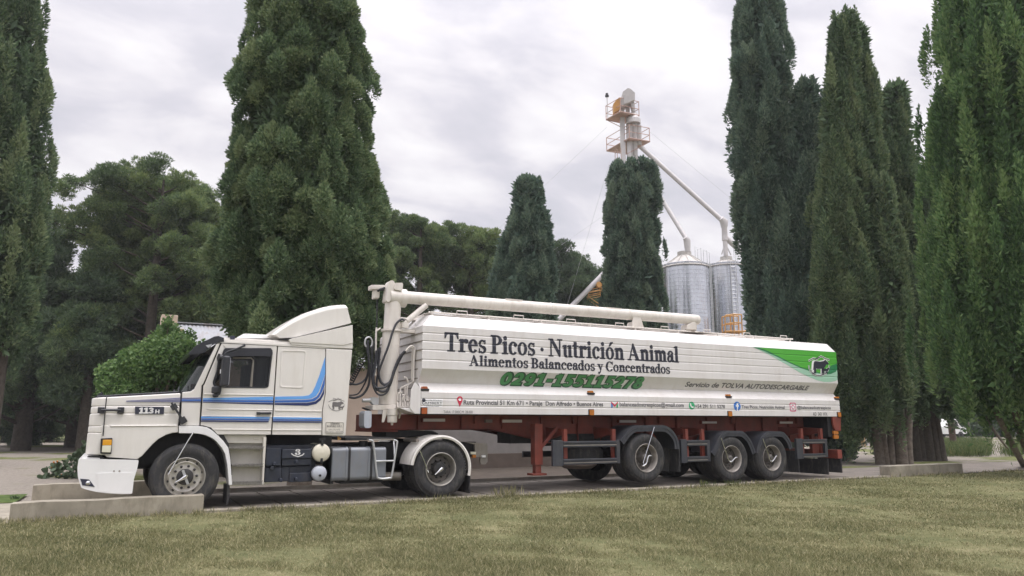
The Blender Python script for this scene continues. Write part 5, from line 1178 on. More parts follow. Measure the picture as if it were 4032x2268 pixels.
    for y in (yb, TW-yb-.16):
        b.plate(beam(0), y+.07, y+.085); lo = beam(0)[:-2]
        for i in range(len(lo)-1):
            p, q = Vector((lo[i][0], y, lo[i][1])), Vector((lo[i+1][0], y, lo[i+1][1])); b.obox(p, q-p, (0, .16, 0), (0, 0, .016))
        b.box(xg, 15.75, y, y+.16, zt-.016, zt)
        for k in range(12): xx = xg+.9+k*.9; b.box(xx, xx+.012, y+.005, y+.07, .9 if xx > 8.2 else zb+.02, zt-.02)
    b.box(xg-.012, xg, yb-.0, TW-yb, zb, zt); b.box(xg-.02, xg+.5, yb-.015, TW-yb+.015, zb-.03, zb-.002)
    for x in (6.3, 8.6, 10.9, 13.1, 15.3): b.box(x, x+.1, .76, TW-.76, 1.30, 1.452)
    ch = P('chassis', 'red_oxide', b, .003, seg=1)
    b = B(); b.box(7.2, 15.6, .95, 1.55, .90, 1.4); b.box(4.9, 15.9, .16, TW-.16, 1.466, 1.474)
    for xx in (9.92, 12.34, 13.58): b.tube([(xx, .3, .52), (xx, 2.2, .52)], .075, 10); b.box(xx-.5, xx+.5, .72, .80, .62, .70); b.box(xx-.5, xx+.5, 1.70, 1.78, .62, .70); b.tube([(xx, .95, .45), (xx, .95, .9)], .12, 12)
    b.tube([(8.0, .95, 1.0), (9.3, .95, 1.0)], .16, 14); b.tube([(10.9, 1.2, .9), (11.9, 1.2, .9)], .14, 14)
    P('running_gear', 'dark_frame', b)
    # reflective tape, plate marks on the beam
    for c, q in ((c5, (145, 1070, 328, 1095)), (c5, (813, 1079, 978, 1103)), (c7, (675, 187, 803, 206)), (c7, (1320, 197, 1432, 213)), (c7, (1926, 198, 2025, 214))):
        b = B(); y = .738; b.plate(SL(c, [(q[0], q[1]), (q[2], q[1]), (q[2], q[3]), (q[0], q[3])], y), y, y+.012); b.box(*[0]*6) if False else None; t_ = P('reflector', 'reflect_tape', b)
        b = B(); x0_, z0_ = S(c(q[0], q[3]), y); x1_, z1_ = S(c(q[2], q[1]), y); b.box(x0_-.03, x1_+.03, y+.013, y+.016, z0_-.03, z1_+.03) if False else b.box(x0_-.02, x1_+.02, y+.0125, y+.09, z0_-.012, z1_+.012); P('backing', 'red_oxide', b, par=t_)
    b = B(); b.plate(SL(c5, [(673, 1078), (727, 1078), (727, 1104), (673, 1104)], .74), .738, .83); P('data_plate', 'rust_tape', b)
    # ---- outriggers, landing leg, side guards
    def outrig(c, a, zt_px, zb_px, w_=.085, arm=True):
        y = .12; x, z1 = S(c(a, zt_px), y); _, z0 = S(c(a, zb_px), y); b = B()
        b.box(x-w_/2, x+w_/2, y, y+.08, z0, z1)
        if arm: b.plate([(x-.02, z1), (x+.02, z1)], 0, 0) if False else None; b.add([(x-w_/2, y+.08, z1), (x+w_/2, y+.08, z1), (x+w_/2, .85, z1+.04), (x-w_/2, .85, z1+.04), (x-w_/2, y+.08, z1-.11), (x+w_/2, y+.08, z1-.11), (x+w_/2, .85, z1-.22), (x-w_/2, .85, z1-.22)], [(0, 1, 2, 3), (4, 7, 6, 5), (0, 4, 5, 1), (2, 6, 7, 3), (0, 3, 7, 4), (1, 5, 6, 2)])
        return P('outrigger', 'red_oxide', b, .006)
    for c, a, t_, q in ((c7, 251, 258, 488), (c7, 629, 256, 485), (c7, 1196, 255, 480), (c7, 1322, 257, 470), (c7, 2094, 252, 455), (c7, 2246, 252, 445)): outrig(c, a, t_, q)
    b = B(); y = .30; x, z1 = S(c7(43, 240), y); _, z0 = S(c7(43, 545), y); b.box(x-.09, x+.09, y, y+.18, z0+.02, 1.30); b.box(x-.065, x+.065, y+.025, y+.155, z0-.15, z0+.05); b.box(x-.16, x+.16, y-.03, y+.21, z0-.18, z0-.14)
    b.obox((x+.08, y+.05, z0+.30), (.42, 0, .42), (0, .07, 0), (-.05, 0, .05)); P('landing_leg', 'red_oxide', b, .008)
    def guard(a0, a1, zr, y=.03):
        (r0, r1, r2, r3) = zr; b = B(); pl, pr = a0, a1
        fx = lambda a: S(c7(a, r0), y)[0]; fz = lambda b_, a=(a0+a1)/2: S(c7(a, b_), y)[1]
        zA, zB, zC, zD = fz(r0), fz(r1), fz(r2), fz(r3)
        xL, xR = fx(a0), fx(a1); tp = min(.24, (xR-xL)*.2)
        b.box(xL, xL+tp, y, y+.07, zD-.02, zA+.02); b.box(xR-.09, xR, y, y+.07, zD, zA)
        for (za, zb2) in ((zA, zB), (zC, zD)):
            h = za-zb2; b.box(xL+tp-.0, xR-.085, y+.008, y+.05, zb2, za); b.box(xL+tp, xR-.085, y-.006, y+.01, zb2+h*.62, za); b.box(xL+tp, xR-.085, y-.006, y+.01, zb2, zb2+h*.22)
        g = P('side_guard', 'fender_plastic', b, .008)
        b = B()
        for (za, zb2) in ((zA, zB), (zC, zD)): h = za-zb2; b.box(xL+tp+.01, xR-.09, y-.009, y+.006, zb2+h*.27, zb2+h*.40)
        P('rail_strip', 'rail_steel', b, par=g)
    guard(152, 676, (350, 398, 487, 532)); guard(1152, 1378, (343, 388, 470, 512)); guard(2052, 2292, (336, 372, 448, 480))
    # far side guards and hardware
    b = B(); b.box(8.3, 9.3, TW-.08, TW-.03, .55, .68); b.box(8.3, 9.3, TW-.08, TW-.03, .9, 1.02); b.box(10.6, 11.5, TW-.08, TW-.03, .55, .68); P('far_guard', 'fender_plastic', b)
    # ---- wheels
    b = B(); b.lathe([(.283, .05), (.292, .030), (.294, .012), (.284, .008), (.276, .016), (.268, .06), (.262, .11), (.257, .17)], n=56); b.lathe([(.257, .17), (.250, .195), (.215, .190), (.17, .182), (.14, .182), (.12, .19)], n=56, m=2)
    holes(b, 8, .205, .186, .032, 1, .2, -.2)
    w = P('wheel', ['rim_steel', 'hub_black', 'rim_dark'], b); ty = tyre(0, w, lugs=False); tyre(.335, w, lugs=False)
    b = B(); b.lathe([(.12, .19), (.10, .14), (.085, .12), (.08, .06), (.06, .05), (.045, .02), (0, .015)], n=32); nuts(b, 10, .155, .175, .014, .03, 0, .1); P('hub', 'rim_dark', b, par=w)
    xs_ = [(9.92, .60), (12.31, .535), (13.56, .530)]
    place(w, (xs_[0][0], 0.0, xs_[0][1]-.005))
    for x, z in xs_[1:]: copy_part(w, (x, 0.0, z-.01))
    for x, z in xs_: copy_part(w, (x, TW, .51), True)
    def infl(pts, crank, c):
        b = B(); b.tube([onY(c(*q), y) for q, y in pts], .012, 7); o = b.build('inflation_pipe', 'chrome', TL)
        b = B(); b.tube(smooth_path([onY(c(*q), -.06) for q in crank], 4), .018, 8); b.build('crank', 'chrome', o)
    infl([((1962, 155), -.02), ((1745, 850), -.05), ((1765, 900), -.06)], [(1900, 720), (1860, 715), (1830, 780), (1810, 860), (1765, 905), (1735, 915)], ct1)
    infl([((568, 302), -.02), ((680, 640), -.05), ((715, 690), -.05)], [(825, 620), (800, 620), (770, 650), (730, 692), (712, 685)], ct2)
    infl([((1240, 312), -.02), ((1350, 640), -.05), ((1375, 685), -.05)], [(1470, 600), (1450, 600), (1420, 650), (1385, 685), (1370, 675)], ct2)
    # ---- mudguards
    def mud(c, outer, thick, y0=-.0, y1=.70):
        Pn = [Vector(S(c(*q), y0)) for q in outer]; P2 = smooth_path([(p.x, 0, p.y) for p in Pn], 3); path = [(p.x, p.z) for p in P2]
        b = B()
        inn = offset_band(path, 0, -thick); k = len(path); poly = inn
        b.plate(poly, y0, y0+.02); thin = offset_band(path, 0, -.02); b.plate(thin, y0+.02, y1)
        mid_ = offset_band(offset_band(path, -thick*.45, -thick*.45)[:k], .006, -.006); b.plate(mid_, y0-.012, y0)
        P('mudguard', 'fender_plastic', b, .006, seg=1)
        b = B(); b.plate([(x, z) for x, z in thin], TW-y1, TW-.02); P('mudguard', 'fender_plastic', b)
    mud(ct1, [(1300, 415), (1345, 350), (1400, 270), (1470, 195), (1560, 140), (1650, 122), (1900, 120), (2140, 122), (2220, 145), (2320, 220), (2410, 350), (2450, 480), (2455, 590)], .13)
    mud(ct2, [(415, 540), (455, 460), (500, 370), (550, 270), (600, 215), (670, 190), (880, 192), (940, 215), (1000, 270), (1050, 340), (1100, 450), (1130, 540)], .12)
    mud(ct2, [(1140, 540), (1165, 420), (1200, 320), (1250, 250), (1310, 212), (1370, 200), (1520, 198), (1590, 222), (1650, 290), (1700, 380), (1725, 470)], .12)
    for c, pts in ((ct1, [(2235, 560), (2452, 565), (2450, 800), (2425, 1035), (2200, 1020)]), (ct2, [(1715, 400), (1745, 470), (1832, 860), (1700, 862), (1690, 780)])):
        b = B(); y = .05; q = SL(c, pts, y); b.plate(q, y+.3, y+.31); xr = max(p[0] for p in q); zr = min(p[1] for p in q); b.box(xr-.02, xr, .04, .62, zr, zr+.5); P('mudflap', 'tyre_rubber', b)
    # ---- spare wheel carrier
    b = B(); q = onY(ct1(560, 745), .95); b.lathe([(.05, .02), (.27, .02), (.29, .0), (.36, -.02), (.45, .0), (.50, .05), (.505, .14), (.50, .24), (.45, .29), (.36, .31), (.27, .26), (.05, .26)], (q.x, 1.05, .50), 'z', 48); sp_ = P('spare_wheel', 'tyre_rubber', b)
    b = B(); b.lathe([(.0, .27), (.20, .27), (.24, .262), (.245, .25)], (q.x, 1.05, .50), 'z', 24); b.tube([(q.x, 1.05, .7), (q.x, 1.05, 1.0)], .03, 8); P('carrier', 'rail_steel', b, par=sp_)
    b = B(); b.lathe([(.0, .03), (.30, .03), (.40, .10), (.40, .15), (0, .15)], (q.x-.05, 1.05, .33), 'z', 32); b.box(q.x-.5, q.x+.5, .95, 1.15, .44, .47); P('carrier_pan', 'rust_tape', b)
    # ---- tail
    b = B(); b.plate(SL(c7, [(2334, 160), (2400, 162), (2399, 272), (2356, 266), (2340, 220)], .0), .0, .05); b.plate(SL(c7, [(2334, 160), (2400, 162), (2399, 272), (2356, 266), (2340, 220)], .0), TW-.05, TW); P('tail_bracket', 'red_oxide', b, .006)
    b = B(); x, z = S(c7(2300, 160), .2); b.box(15.6, 15.9, .08, TW-.08, .98, 1.46); P('tail_frame', 'dark_frame', b)
    b = B(); p0 = S(c7(2292, 430), .1); p1 = S(c7(2402, 485), .1); b.box(p1[0]-.16, p1[0], .06, TW-.06, p1[1], p0[1]+.03); b.box(15.5, p1[0], .5, .6, p0[1]-.1, 1.1); P('under_run_bar', 'red_oxide', b, .01)
    b = B(); q = onY(c7(2405, 472), .1); b.lathe([(0, .01), (.05, .02), (.06, 0), (.06, -.1)], (p1[0], .16, q.z), 'x', 16); b.build('tail_light', 'red_lens', TL)
    b = B(); x, z = S(c7(2363, 300), .02)
    for d in (0, -.105): b.plate(rrect(x-.085, z+.005+d, x+.085, z+.095+d, .02), .015, .06)
    P('side_lamp', 'amber', b, .012)
    b = B(); b.box(x-.05, x+.05, .06, .4, z-.1, z+.3); P('lamp_bracket', 'dark_frame', b)
    b = B(); q = SL(ct2, [(1790, 640), (2510, 630), (2510, 870), (2385, 890), (2370, 885), (2370, 740), (1820, 830)], .1); xa_, xb_ = S(ct2(2385, 800), .08)[0], S(ct2(2510, 800), .08)[0]
    z1 = S(ct2(2380, 640), .1)[1]; z0 = S(ct2(2380, 890), .1)[1]; b.box(xb_-.03, xb_, .06, .75, z0+.03, z1); b.box(xb_-.03, xb_, TW-.75, TW-.06, z0+.03, z1); b.box(xb_-.5, xb_-.48, .06, TW-.06, z0, z1); P('tail_flap', 'tyre_rubber', b)
    # ---- discharge auger: column, elbow, long tube on the roof, supports
    yc = .50; xc, zc = S(c4(545, 900), yc); r_ = .165
    xcol = S(c4(530, 1190), yc)[0]; xtop = S(c4(580, 260), yc)[0]; z0 = S(c4(500, 1200), yc)[1]; z1 = S(c4(570, 250), yc)[1]; zsp = S(c4(600, 520), yc)[1]
    col = [(xcol, z0), (xcol+(xtop-xcol)*.65, zsp), (xtop, z1)]
    b = B(); b.tube([Vector((xcol, yc, z0)), Vector((col[1][0], yc, zsp))], r_, 28); b.tube([Vector((col[1][0], yc, zsp)), Vector((xtop, yc, z1+.05))], r_*.92, 28)
    for k in range(1, 5): zz = z0+(zsp-z0)*k/5; xx = xcol+(col[1][0]-xcol)*k/5; b.lathe([(r_+.0005, -.004), (r_+.003, 0), (r_+.0005, .004)], (xx, yc, zz), 'z', 28)
    au = P('auger_column', 'auger_paint', b)
    b = B(); b.lathe([(r_+.0, -.02), (r_+.03, -.02), (r_+.03, .02), (r_, .02)], (col[1][0], yc, zsp), 'z', 28); b.box(col[1][0], col[1][0]+.62, yc-.10, yc+.10, zsp-.03, zsp+.03)
    P('column_clamp', 'auger_paint', b, par=au)
    x0t, zt0 = S(c4(600, 205), yc); x1t, zt1 = S(c5(2462, 236), yc); rt = .118
    b = B(); b.tube([Vector((x0t+.05, yc, zt0+.0)), Vector((x1t-.05, yc, zt1)), Vector((x1t, yc, zt1))], [rt, rt, rt*.93], 28)
    for a, b_ in ((985, 165), (1885, 0)): pass
    for xx in (5.9, 7.9, 9.9): zz = zt0+(zt1-zt0)*(xx-x0t)/(x1t-x0t); b.lathe([(rt, -.012), (rt+.007, -.008), (rt+.007, .008), (rt, .012)], (xx, yc, zz), 'x', 28)
    for a, b_ in ((902, 68), (1745, 140)): x, z = S(c5(a, b_), yc-.02); b.box(x-.19, x+.19, yc-.08, yc+.08, z-.02, z+.012)
    tb = P('auger_tube', 'auger_paint', b)
    b = B(); hx, hz = S(c4(560, 150), yc-.1)
    ot = soften(SL(chd, [(365, 390), (400, 100), (440, 15), (500, 20), (520, 70), (500, 180), (470, 330), (420, 410)], .36), .05); b.plate(ot, .36, .60)
    b.plate(soften(SL(chd, [(520, 62), (660, 60), (668, 100), (655, 205), (510, 180)], .33), .03), .33, .62)
    b.lathe([(0, -.17), (.17, -.17), (.175, -.1), (.175, .16), (.14, .17), (0, .17)], (S(chd(560, 320), .5)[0], .5, S(chd(560, 330), .5)[1]), 'x', 26)
    P('elbow_head', 'auger_paint', b, .018)
    b = B(); q = S(chd(225, 135), .62); b.plate(SL(chd, [(95, 95), (350, 100), (345, 170), (95, 180)], .55), .55, .75); b.plate(SL(chd, [(150, 182), (260, 185), (250, 335), (140, 345)], .58), .58, .72); mo = P('drive_motor', 'auger_paint', b, .02)
    b = B(); b.tube([onY(chd(340, 150), .5), onY(chd(260, 180), .5), onY(chd(215, 210), .55)], .02, 8); b.tube([onY(chd(335, 185), .55), onY(chd(250, 190), .55)], .02, 8); P('motor_hose', 'black_plastic', b, par=mo)
    b = B(); b.tube([onY(chd(735, 745), .42), onY(chd(1080, 460), .42)], .055, 14); b.tube([onY(chd(690, 820), .42), onY(chd(735, 745), .42)], .04, 12); b.box(*(lambda q: (q.x-.06, q.x+.06, .36, .5, q.z-.05, q.z+.05))(onY(chd(690, 820), .42))); b.plate(SL(chd, [(570, 790), (660, 790), (700, 840), (640, 880), (540, 870)], .45), .42, .55); P('lift_ram', 'auger_paint', b)
    b = B(); b.box(S(chd(620, 700), .9)[0], S(chd(760, 700), .9)[0]+.3, .9, 1.1, S(chd(700, 720), .9)[1], S(chd(700, 680), .9)[1]); P('top_platform', 'auger_paint', b, .01)
    b = B(); b.plate(SL(c5, [(1902, 298), (1915, 210), (1945, 196), (1975, 205), (2007, 310)], .42), .40, .43); b.plate(SL(c5, [(1902, 298), (1915, 250), (1995, 250), (2007, 310)], .42), .43, .62); P('tube_saddle', 'auger_paint', b, .008)
    b = B(); b.plate(SL(c5, [(2360, 330), (2362, 280), (2420, 248), (2446, 270), (2444, 330)], .45), .40, .62); sk = P('discharge_mouth', 'auger_paint', b, .015)
    b = B(); q = onY(c5(2400, 320), .45); rg = random.Random(3); vv = []; n1_, n2_ = 12, 6
    for i in range(n1_+1):
        for j in range(n2_+1): vv.append((q.x-.15+.85*i/n1_*(1-.3*j/n2_), .30+.4*j/n2_, skin_roof(.30+.4*j/n2_)+.03+.05*rg.random()*(1-i/n1_)+.02))
    b.add(vv, [(i*(n2_+1)+j, (i+1)*(n2_+1)+j, (i+1)*(n2_+1)+j+1, i*(n2_+1)+j+1) for i in range(n1_) for j in range(n2_)], sm=True); b.tube([onY(c5(2362, 318), .40), onY(c5(2445, 318), .40)], .022, 6); P('mouth_sleeve', 'dirty_cloth', b, par=sk)
    # base of the column, brackets, filter, bracket box
    b = B(); p = SL(chs, [(415, 1040), (860, 1030), (860, 1128), (415, 1132)], .35); b.plate(p, .33, .78); b.plate(SL(chs, [(618, 1135), (722, 1132), (640, 1368), (600, 1370)], .33), .33, .36); b.plate(SL(chs, [(930, 1150), (985, 1150), (940, 1300), (915, 1300)], .5), .5, .53); P('column_base', 'auger_paint', b, .01)
    q = onY(chs(795, 1240), .30); b = B(); b.lathe([(0, -.17), (.02, -.17), (.025, -.125), (.085, -.12), (.09, -.10), (.09, .0), (.10, .01), (.10, .12), (0, .12)], q, 'z', 22); P('oil_filter', 'auger_paint', b)
    b = B(); b.plate(soften(SL(chs, [(275, 1160), (330, 1142), (400, 1150), (408, 1470), (350, 1680), (260, 1680), (255, 1400)], .25), .05), .25, .55) if False else b.plate(soften(SL(c9, [(668, 240), (700, 208), (775, 210), (772, 300), (768, 452), (690, 456), (664, 430)], .30), .04), .30, .62); P('tool_box', 'airtank_blue', b, .03)
    b = B(); b.plate(SL(chs, [(225, 1095), (245, 1080), (370, 1120), (400, 1145), (330, 1145)], .5), .5, .56); P('box_flap', 'dark_frame', b)
    b = B(); b.tube([onY(chs(225, 952), .45), onY(chs(380, 950), .45)], .035, 8); b.plate(soften(SL(chs, [(380, 900), (430, 885), (530, 905), (530, 1030), (430, 1035), (380, 970)], .45), .02), .42, .56); P('column_pivot', 'galvanised', b, .01)
    # valve block and hard pipes
    b = B(); rg = random.Random(8)
    q0, q1 = onY(chs(880, 1060), .40), onY(chs(1155, 1000), .40); b.box(q0.x, q1.x, .40, .52, q0.z-.02, q1.z)
    for k in range(6): q = onY(chs(895+k*48, 1020), .38); zt_ = rg.random()*.03; b.box(q.x-.018, q.x+.018, .365+.002*k, .405, q.z-.10-zt_, q.z+.03+zt_); b.tube([q+Vector((0, .05, .0)), q+Vector((0, .05, .12+zt_))], .017, 8); b.tube([q+Vector((0, -.01, -.05)), q+Vector((0, -.06, -.05))], .013, 8)
    vb = P('valve_block', 'auger_paint', b, .008)
    b = B()
    for pts in ([(898, 960), (898, 860), (920, 805), (985, 800)], [(945, 960), (950, 740), (990, 695), (1190, 600), (1200, 540)], [(990, 950), (1000, 890), (1025, 870)], [(1022, 1000), (1030, 880), (1010, 845), (985, 850)], [(1070, 960), (1082, 690), (1110, 650)], [(1036, 850), (1036, 690)], [(1090, 960), (1090, 860)], [(1140, 990), (1180, 850)], [(1100, 610), (1060, 520), (1010, 510)]):
        b.tube(smooth_path([onY(chs(*q), .40) for q in pts], 4), .016, 7)
    b.tube(smooth_path([onY(q, .30) for q in (chs(1195, 580), chs(1205, 200), chs(1218, 0), chd(870, 1300), chd(870, 1230), chd(825, 1190), chd(770, 1215), chd(715, 1280))], 5), .020, 8); b.tube(smooth_path([onY(q, .36) for q in (chs(1165, 560), chs(1175, 100), chs(1185, 0), chd(850, 1320), chd(830, 1230), chd(780, 1215))], 5), .016, 8)
    P('hydraulic_pipe', 'auger_paint', b, par=vb)
    # hoses
    def hose(pts, r=.018, y=.28, c=chs):
        b = B(); b.tube(smooth_path([onY(q if isinstance(q, tuple) and len(q) == 2 and q[0] > 1350 else c(*q), y+.02*math.sin(i)) for i, q in enumerate(pts)], 6), r, 8); return P('hydraulic_hose', 'black_plastic', b)
    hose([chs(1050, 20), chs(980, 80), chs(900, 200), chs(850, 340), chs(800, 500), chs(740, 610), chs(650, 650), chs(580, 600), chs(540, 480), chs(530, 300), chs(545, 100), chs(560, -60)], .024)
    hose([chs(1030, 15), chs(940, 120), chs(880, 240), chs(820, 400), chs(770, 560), chs(680, 680), chs(560, 715), chs(470, 690), chs(440, 560), chs(440, 380), chs(470, 200), chs(500, 0)], .022, .25)
    hose([chs(1000, 60), chs(900, 250), chs(830, 420), chs(760, 640), chs(680, 760), chs(590, 780), chs(500, 730), chs(430, 600), chs(405, 400), chs(405, 150), chs(400, -80)], .022, .27)
    hose([chs(760, 620), chs(700, 790), chs(590, 850), chs(500, 810), chs(440, 690), chs(420, 560), chs(470, 350), chs(500, 150), chs(520, -40)], .018, .24)
    hose([(1594, 1261), (1580, 1258), (1560, 1275), (1545, 1310), (1530, 1360), (1515, 1400), (1500, 1440), (1485, 1490), (1482, 1540)], .020, .30)
    hose([(1376, 1564), (1400, 1566), (1430, 1552), (1450, 1520), (1456, 1480), (1452, 1420), (1446, 1370), (1450, 1340)], .022, .55)
    hose([(1376, 1556), (1410, 1550), (1436, 1510), (1450, 1470), (1450, 1400), (1444, 1350)], .014, .6)
    hose([(1376, 1511), (1405, 1513), (1432, 1500), (1448, 1470), (1452, 1400), (1448, 1340)], .018, .58)
    hose([(1487, 1130), (1485, 1200), (1482, 1300), (1470, 1370), (1466, 1460)], .014, .75)
    b = B(); rg = random.Random(4); coil = []
    for k in range(90): t_ = k/89; u = 1425-45*t_+9*math.cos(k*.75); v = 1425+85*t_+9*math.sin(k*.75); coil.append(onY((u, v), .6+.03*math.sin(k*.75)))
    b.tube(coil, .009, 5); P('air_coil', 'black_plastic', b)
    b = B(); q = onY((1451, 1349), .55); b.tube([q+Vector((.07*math.cos(a), 0, .10*math.sin(a))) for a in np.linspace(-1.0, math.pi+1.0, 18)], .016, 8); P('hose_hook', 'galvanised', b)
    b = B(); b.tube([onY((1483, 1290), .5), onY((1481, 1304), .5), onY((1478, 1480), .5)], .016, 6); b.tube([onY((1498, 1292), .5), onY((1481, 1304), .5)], .016, 6); P('hose_frame', 'auger_paint', b)
def skin_roof(y):
    return float(np.interp(y, [0, .20, .38, 1.25], [3.075, 3.30, 3.325, 3.35]))
tractor(); trailer()
# ================================================================ VEGETATION
def leaf_mesh(name, base, d, L, Wd, tint, mt, parent, core=None, curl=.25, rg=None):
    """kite-shaped sprays: base points, directions, lengths, widths, per-leaf tint; core: (verts, faces, tints) of an inner hull"""
    n = len(base); r = rg.normal(size=(n, 3)); s = np.cross(d, r); s /= np.linalg.norm(s, axis=1, keepdims=True)+1e-9
    nn = np.cross(s, d); mid = base+d*(L*.5)[:, None]+nn*(L*curl*.3)[:, None]
    tip = base+d*L[:, None]; V = np.stack([base, mid+s*(Wd*.5)[:, None], tip, mid-s*(Wd*.5)[:, None]], 1).reshape(-1, 3)
    F = np.arange(4*n, dtype=np.int32); T = np.repeat(tint, 4)
    ls = np.arange(n, dtype=np.int32)*4; lt = np.full(n, 4, dtype=np.int32)
    if core is not None:
        cv, cf, ct = core; k = len(V); V = np.vstack([V, cv]); F = np.concatenate([F, np.array(cf, dtype=np.int32).reshape(-1)+k]); m = len(cf)
        ls = np.concatenate([ls, 4*n+np.arange(m, dtype=np.int32)*4]); lt = np.concatenate([lt, np.full(m, 4, dtype=np.int32)]); T = np.concatenate([T, ct])
    me = bpy.data.meshes.new(name); me.vertices.add(len(V)); me.loops.add(len(F)); me.polygons.add(len(ls))
    me.vertices.foreach_set('co', V.astype(np.float32).ravel()); me.loops.foreach_set('vertex_index', F); me.polygons.foreach_set('loop_start', ls); me.polygons.foreach_set('loop_total', lt)
    a = me.attributes.new('tint', 'FLOAT', 'POINT'); a.data.foreach_set('value', np.clip(T, 0, 1).astype(np.float32))
    me.materials.append(MATS[mt]); me.update(calc_edges=True); me.validate()
    o = bpy.data.objects.new(name, me); link(o, parent); off = OFF.get(parent.name, Vector((0, 0, 0))) if parent else Vector((0, 0, 0)); o.location = -off; OFF[o.name] = Vector((0, 0, 0)); return o
def unit(a): return a/(np.linalg.norm(a, axis=-1, keepdims=True)+1e-9)
def hull(cx, cy, zs, rs, n=14, rg=None, t=.05):
    V = []; F = []
    for i, (z, r) in enumerate(zip(zs, rs)):
        for k in range(n): a = 2*math.pi*k/n; q = r*(1+rg.uniform(-.18, .18)); V.append((cx+q*math.cos(a), cy+q*math.sin(a), z))
    for i in range(len(zs)-1):
        for k in range(n): F.append((i*n+k, i*n+(k+1) % n, (i+1)*n+(k+1) % n, (i+1)*n+k))
    return np.array(V), F, np.full(len(V), t)
def trunk_mesh(parent, segs, mt='bark'):
    b = B()
    for pts, r in segs: b.tube(smooth_path(pts, 3) if len(pts) > 2 else pts, list(np.interp(np.linspace(0, 1, (len(pts)-1)*3+1 if len(pts) > 2 else 2), np.linspace(0, 1, len(r)), r)), 10)
    return b.build('trunk', mt, parent)
def cypress(label, base, stems, seed, n, mt='leaf_cypress', L=.13, lobe=(.20, .75), tshift=0.0, trunk=None, up=.75, dens_low=1.0, group='cypresses around the yard', trunk_mt='bark_grey', ragged=.17):
    """stems: (dx, dz_top, z_low, profile [(t, radius)...], depth offset) - upright plumes that make one crown"""
    L *= LF; n = int(n*NF); rg = np.random.default_rng(seed); t = thing('cypress_tree', label, 'cypress', base, group)
    rt = np.array([_cy, -_sy]); fw = np.array([_sy, _cy]); P = []; D = []; T = []; Ls = []; cores = []
    tot = sum((s[1]-s[2])*(max(r for _, r in s[3])+.25) for s in stems)
    for (dx, ztop, zlow, prof, dep) in stems:
        az = [q[0] for q in dx]; ax = [q[1] for q in dx]; Cf = lambda z: (np.array([base[0], base[1]])+fw*dep)[None, :]+np.interp(z, az, ax)[:, None]*rt[None, :]; ztop -= .14; H = ztop-zlow; tp = [p for p, _ in prof]; rp = [max(.02, r-.05) for _, r in prof]; Rf = lambda z: np.interp((z-zlow)/H, tp, rp)
        m = int(n*(H*(max(rp)+.25))/tot); area = H*2*math.pi*np.mean(rp); nl = max(24, int(area/(lobe[0]*lobe[1]*1.5)))
        lz = zlow+H*rg.random(nl*3)**.95; keep = rg.random(nl*3) < (Rf(lz)/max(rp)+.12); lz = lz[keep][:nl]; nl = len(lz)
        la = rg.random(nl)*2*math.pi; lr = Rf(lz)*(.80+ragged*rg.normal(size=nl)*.8)+np.where(rg.random(nl) < .05, rg.uniform(.1, .34, nl), 0)
        cl_ = Cf(lz); lc = np.stack([cl_[:, 0]+np.cos(la)*lr, cl_[:, 1]+np.sin(la)*lr, lz], 1)
        sr = lobe[0]*(.6+.8*rg.random(nl))*np.clip(Rf(lz)/max(rp)+.3, .4, 1.1); sv = np.minimum(lobe[1]*(.55+.9*rg.random(nl)), (ztop-lz)*.7+.18)
        lt = rg.normal(.5, .24, nl)+tshift
        w_ = sr*sv; idx = rg.choice(nl, m, p=w_/w_.sum())
        u = unit(rg.normal(size=(m, 3))); out = np.stack([np.cos(la[idx]), np.sin(la[idx]), np.zeros(m)], 1)
        u = unit(u+out*.75+np.array([0, 0, .25])); sh = (.30+.76*rg.random(m)**.55)[:, None]
        taper = 1-.72*np.clip(u[:, 2], 0, 1)
        p = lc[idx]+u*np.stack([sr[idx]*taper, sr[idx]*taper, sv[idx]], 1)*sh
        cp_ = Cf(p[:, 2]); dxy = p[:, :2]-cp_; rr = np.hypot(dxy[:, 0], dxy[:, 1]); outn = np.concatenate([dxy/(rr+1e-6)[:, None], np.zeros((m, 1))], 1)
        d = unit(u*.55+outn*.25+np.array([0, 0, up])+rg.normal(size=(m, 3))*.42)
        # the far side of the crown is sampled more thinly with larger sprays
        tov = unit(np.array([VC.x-base[0], VC.y-base[1]])); facing = outn[:, 0]*tov[0]+outn[:, 1]*tov[1]
        k = (facing > -.35) | (rg.random(m) < .35); big = np.where(facing > -.35, 1.0, 1.7)
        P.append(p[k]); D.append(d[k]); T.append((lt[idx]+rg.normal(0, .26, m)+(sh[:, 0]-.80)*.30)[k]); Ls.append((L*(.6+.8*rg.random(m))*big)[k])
        # larger, darker inner sprays fill the heart of the crown
        mi = m//9; zi = zlow+.15+(H-.4)*rg.random(mi); ai = rg.random(mi)*2*math.pi; ri = Rf(zi)*(.45+.38*rg.random(mi))
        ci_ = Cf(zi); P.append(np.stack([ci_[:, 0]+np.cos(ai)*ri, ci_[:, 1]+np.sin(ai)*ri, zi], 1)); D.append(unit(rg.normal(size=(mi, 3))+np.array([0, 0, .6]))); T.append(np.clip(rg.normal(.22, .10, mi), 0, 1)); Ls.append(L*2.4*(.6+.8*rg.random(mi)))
    P = np.vstack(P); D = np.vstack(D); T = np.concatenate(T); Ls = np.concatenate(Ls)
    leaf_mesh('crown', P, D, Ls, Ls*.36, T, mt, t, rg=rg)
    if trunk is None:
        z0 = min(s[2] for s in stems); trunk = [([(base[0], base[1], -.2), (base[0]+.05, base[1], z0+1.5), (base[0], base[1], z0+4)], [.30, .22, .12])]
    trunk_mesh(t, trunk, trunk_mt); return t
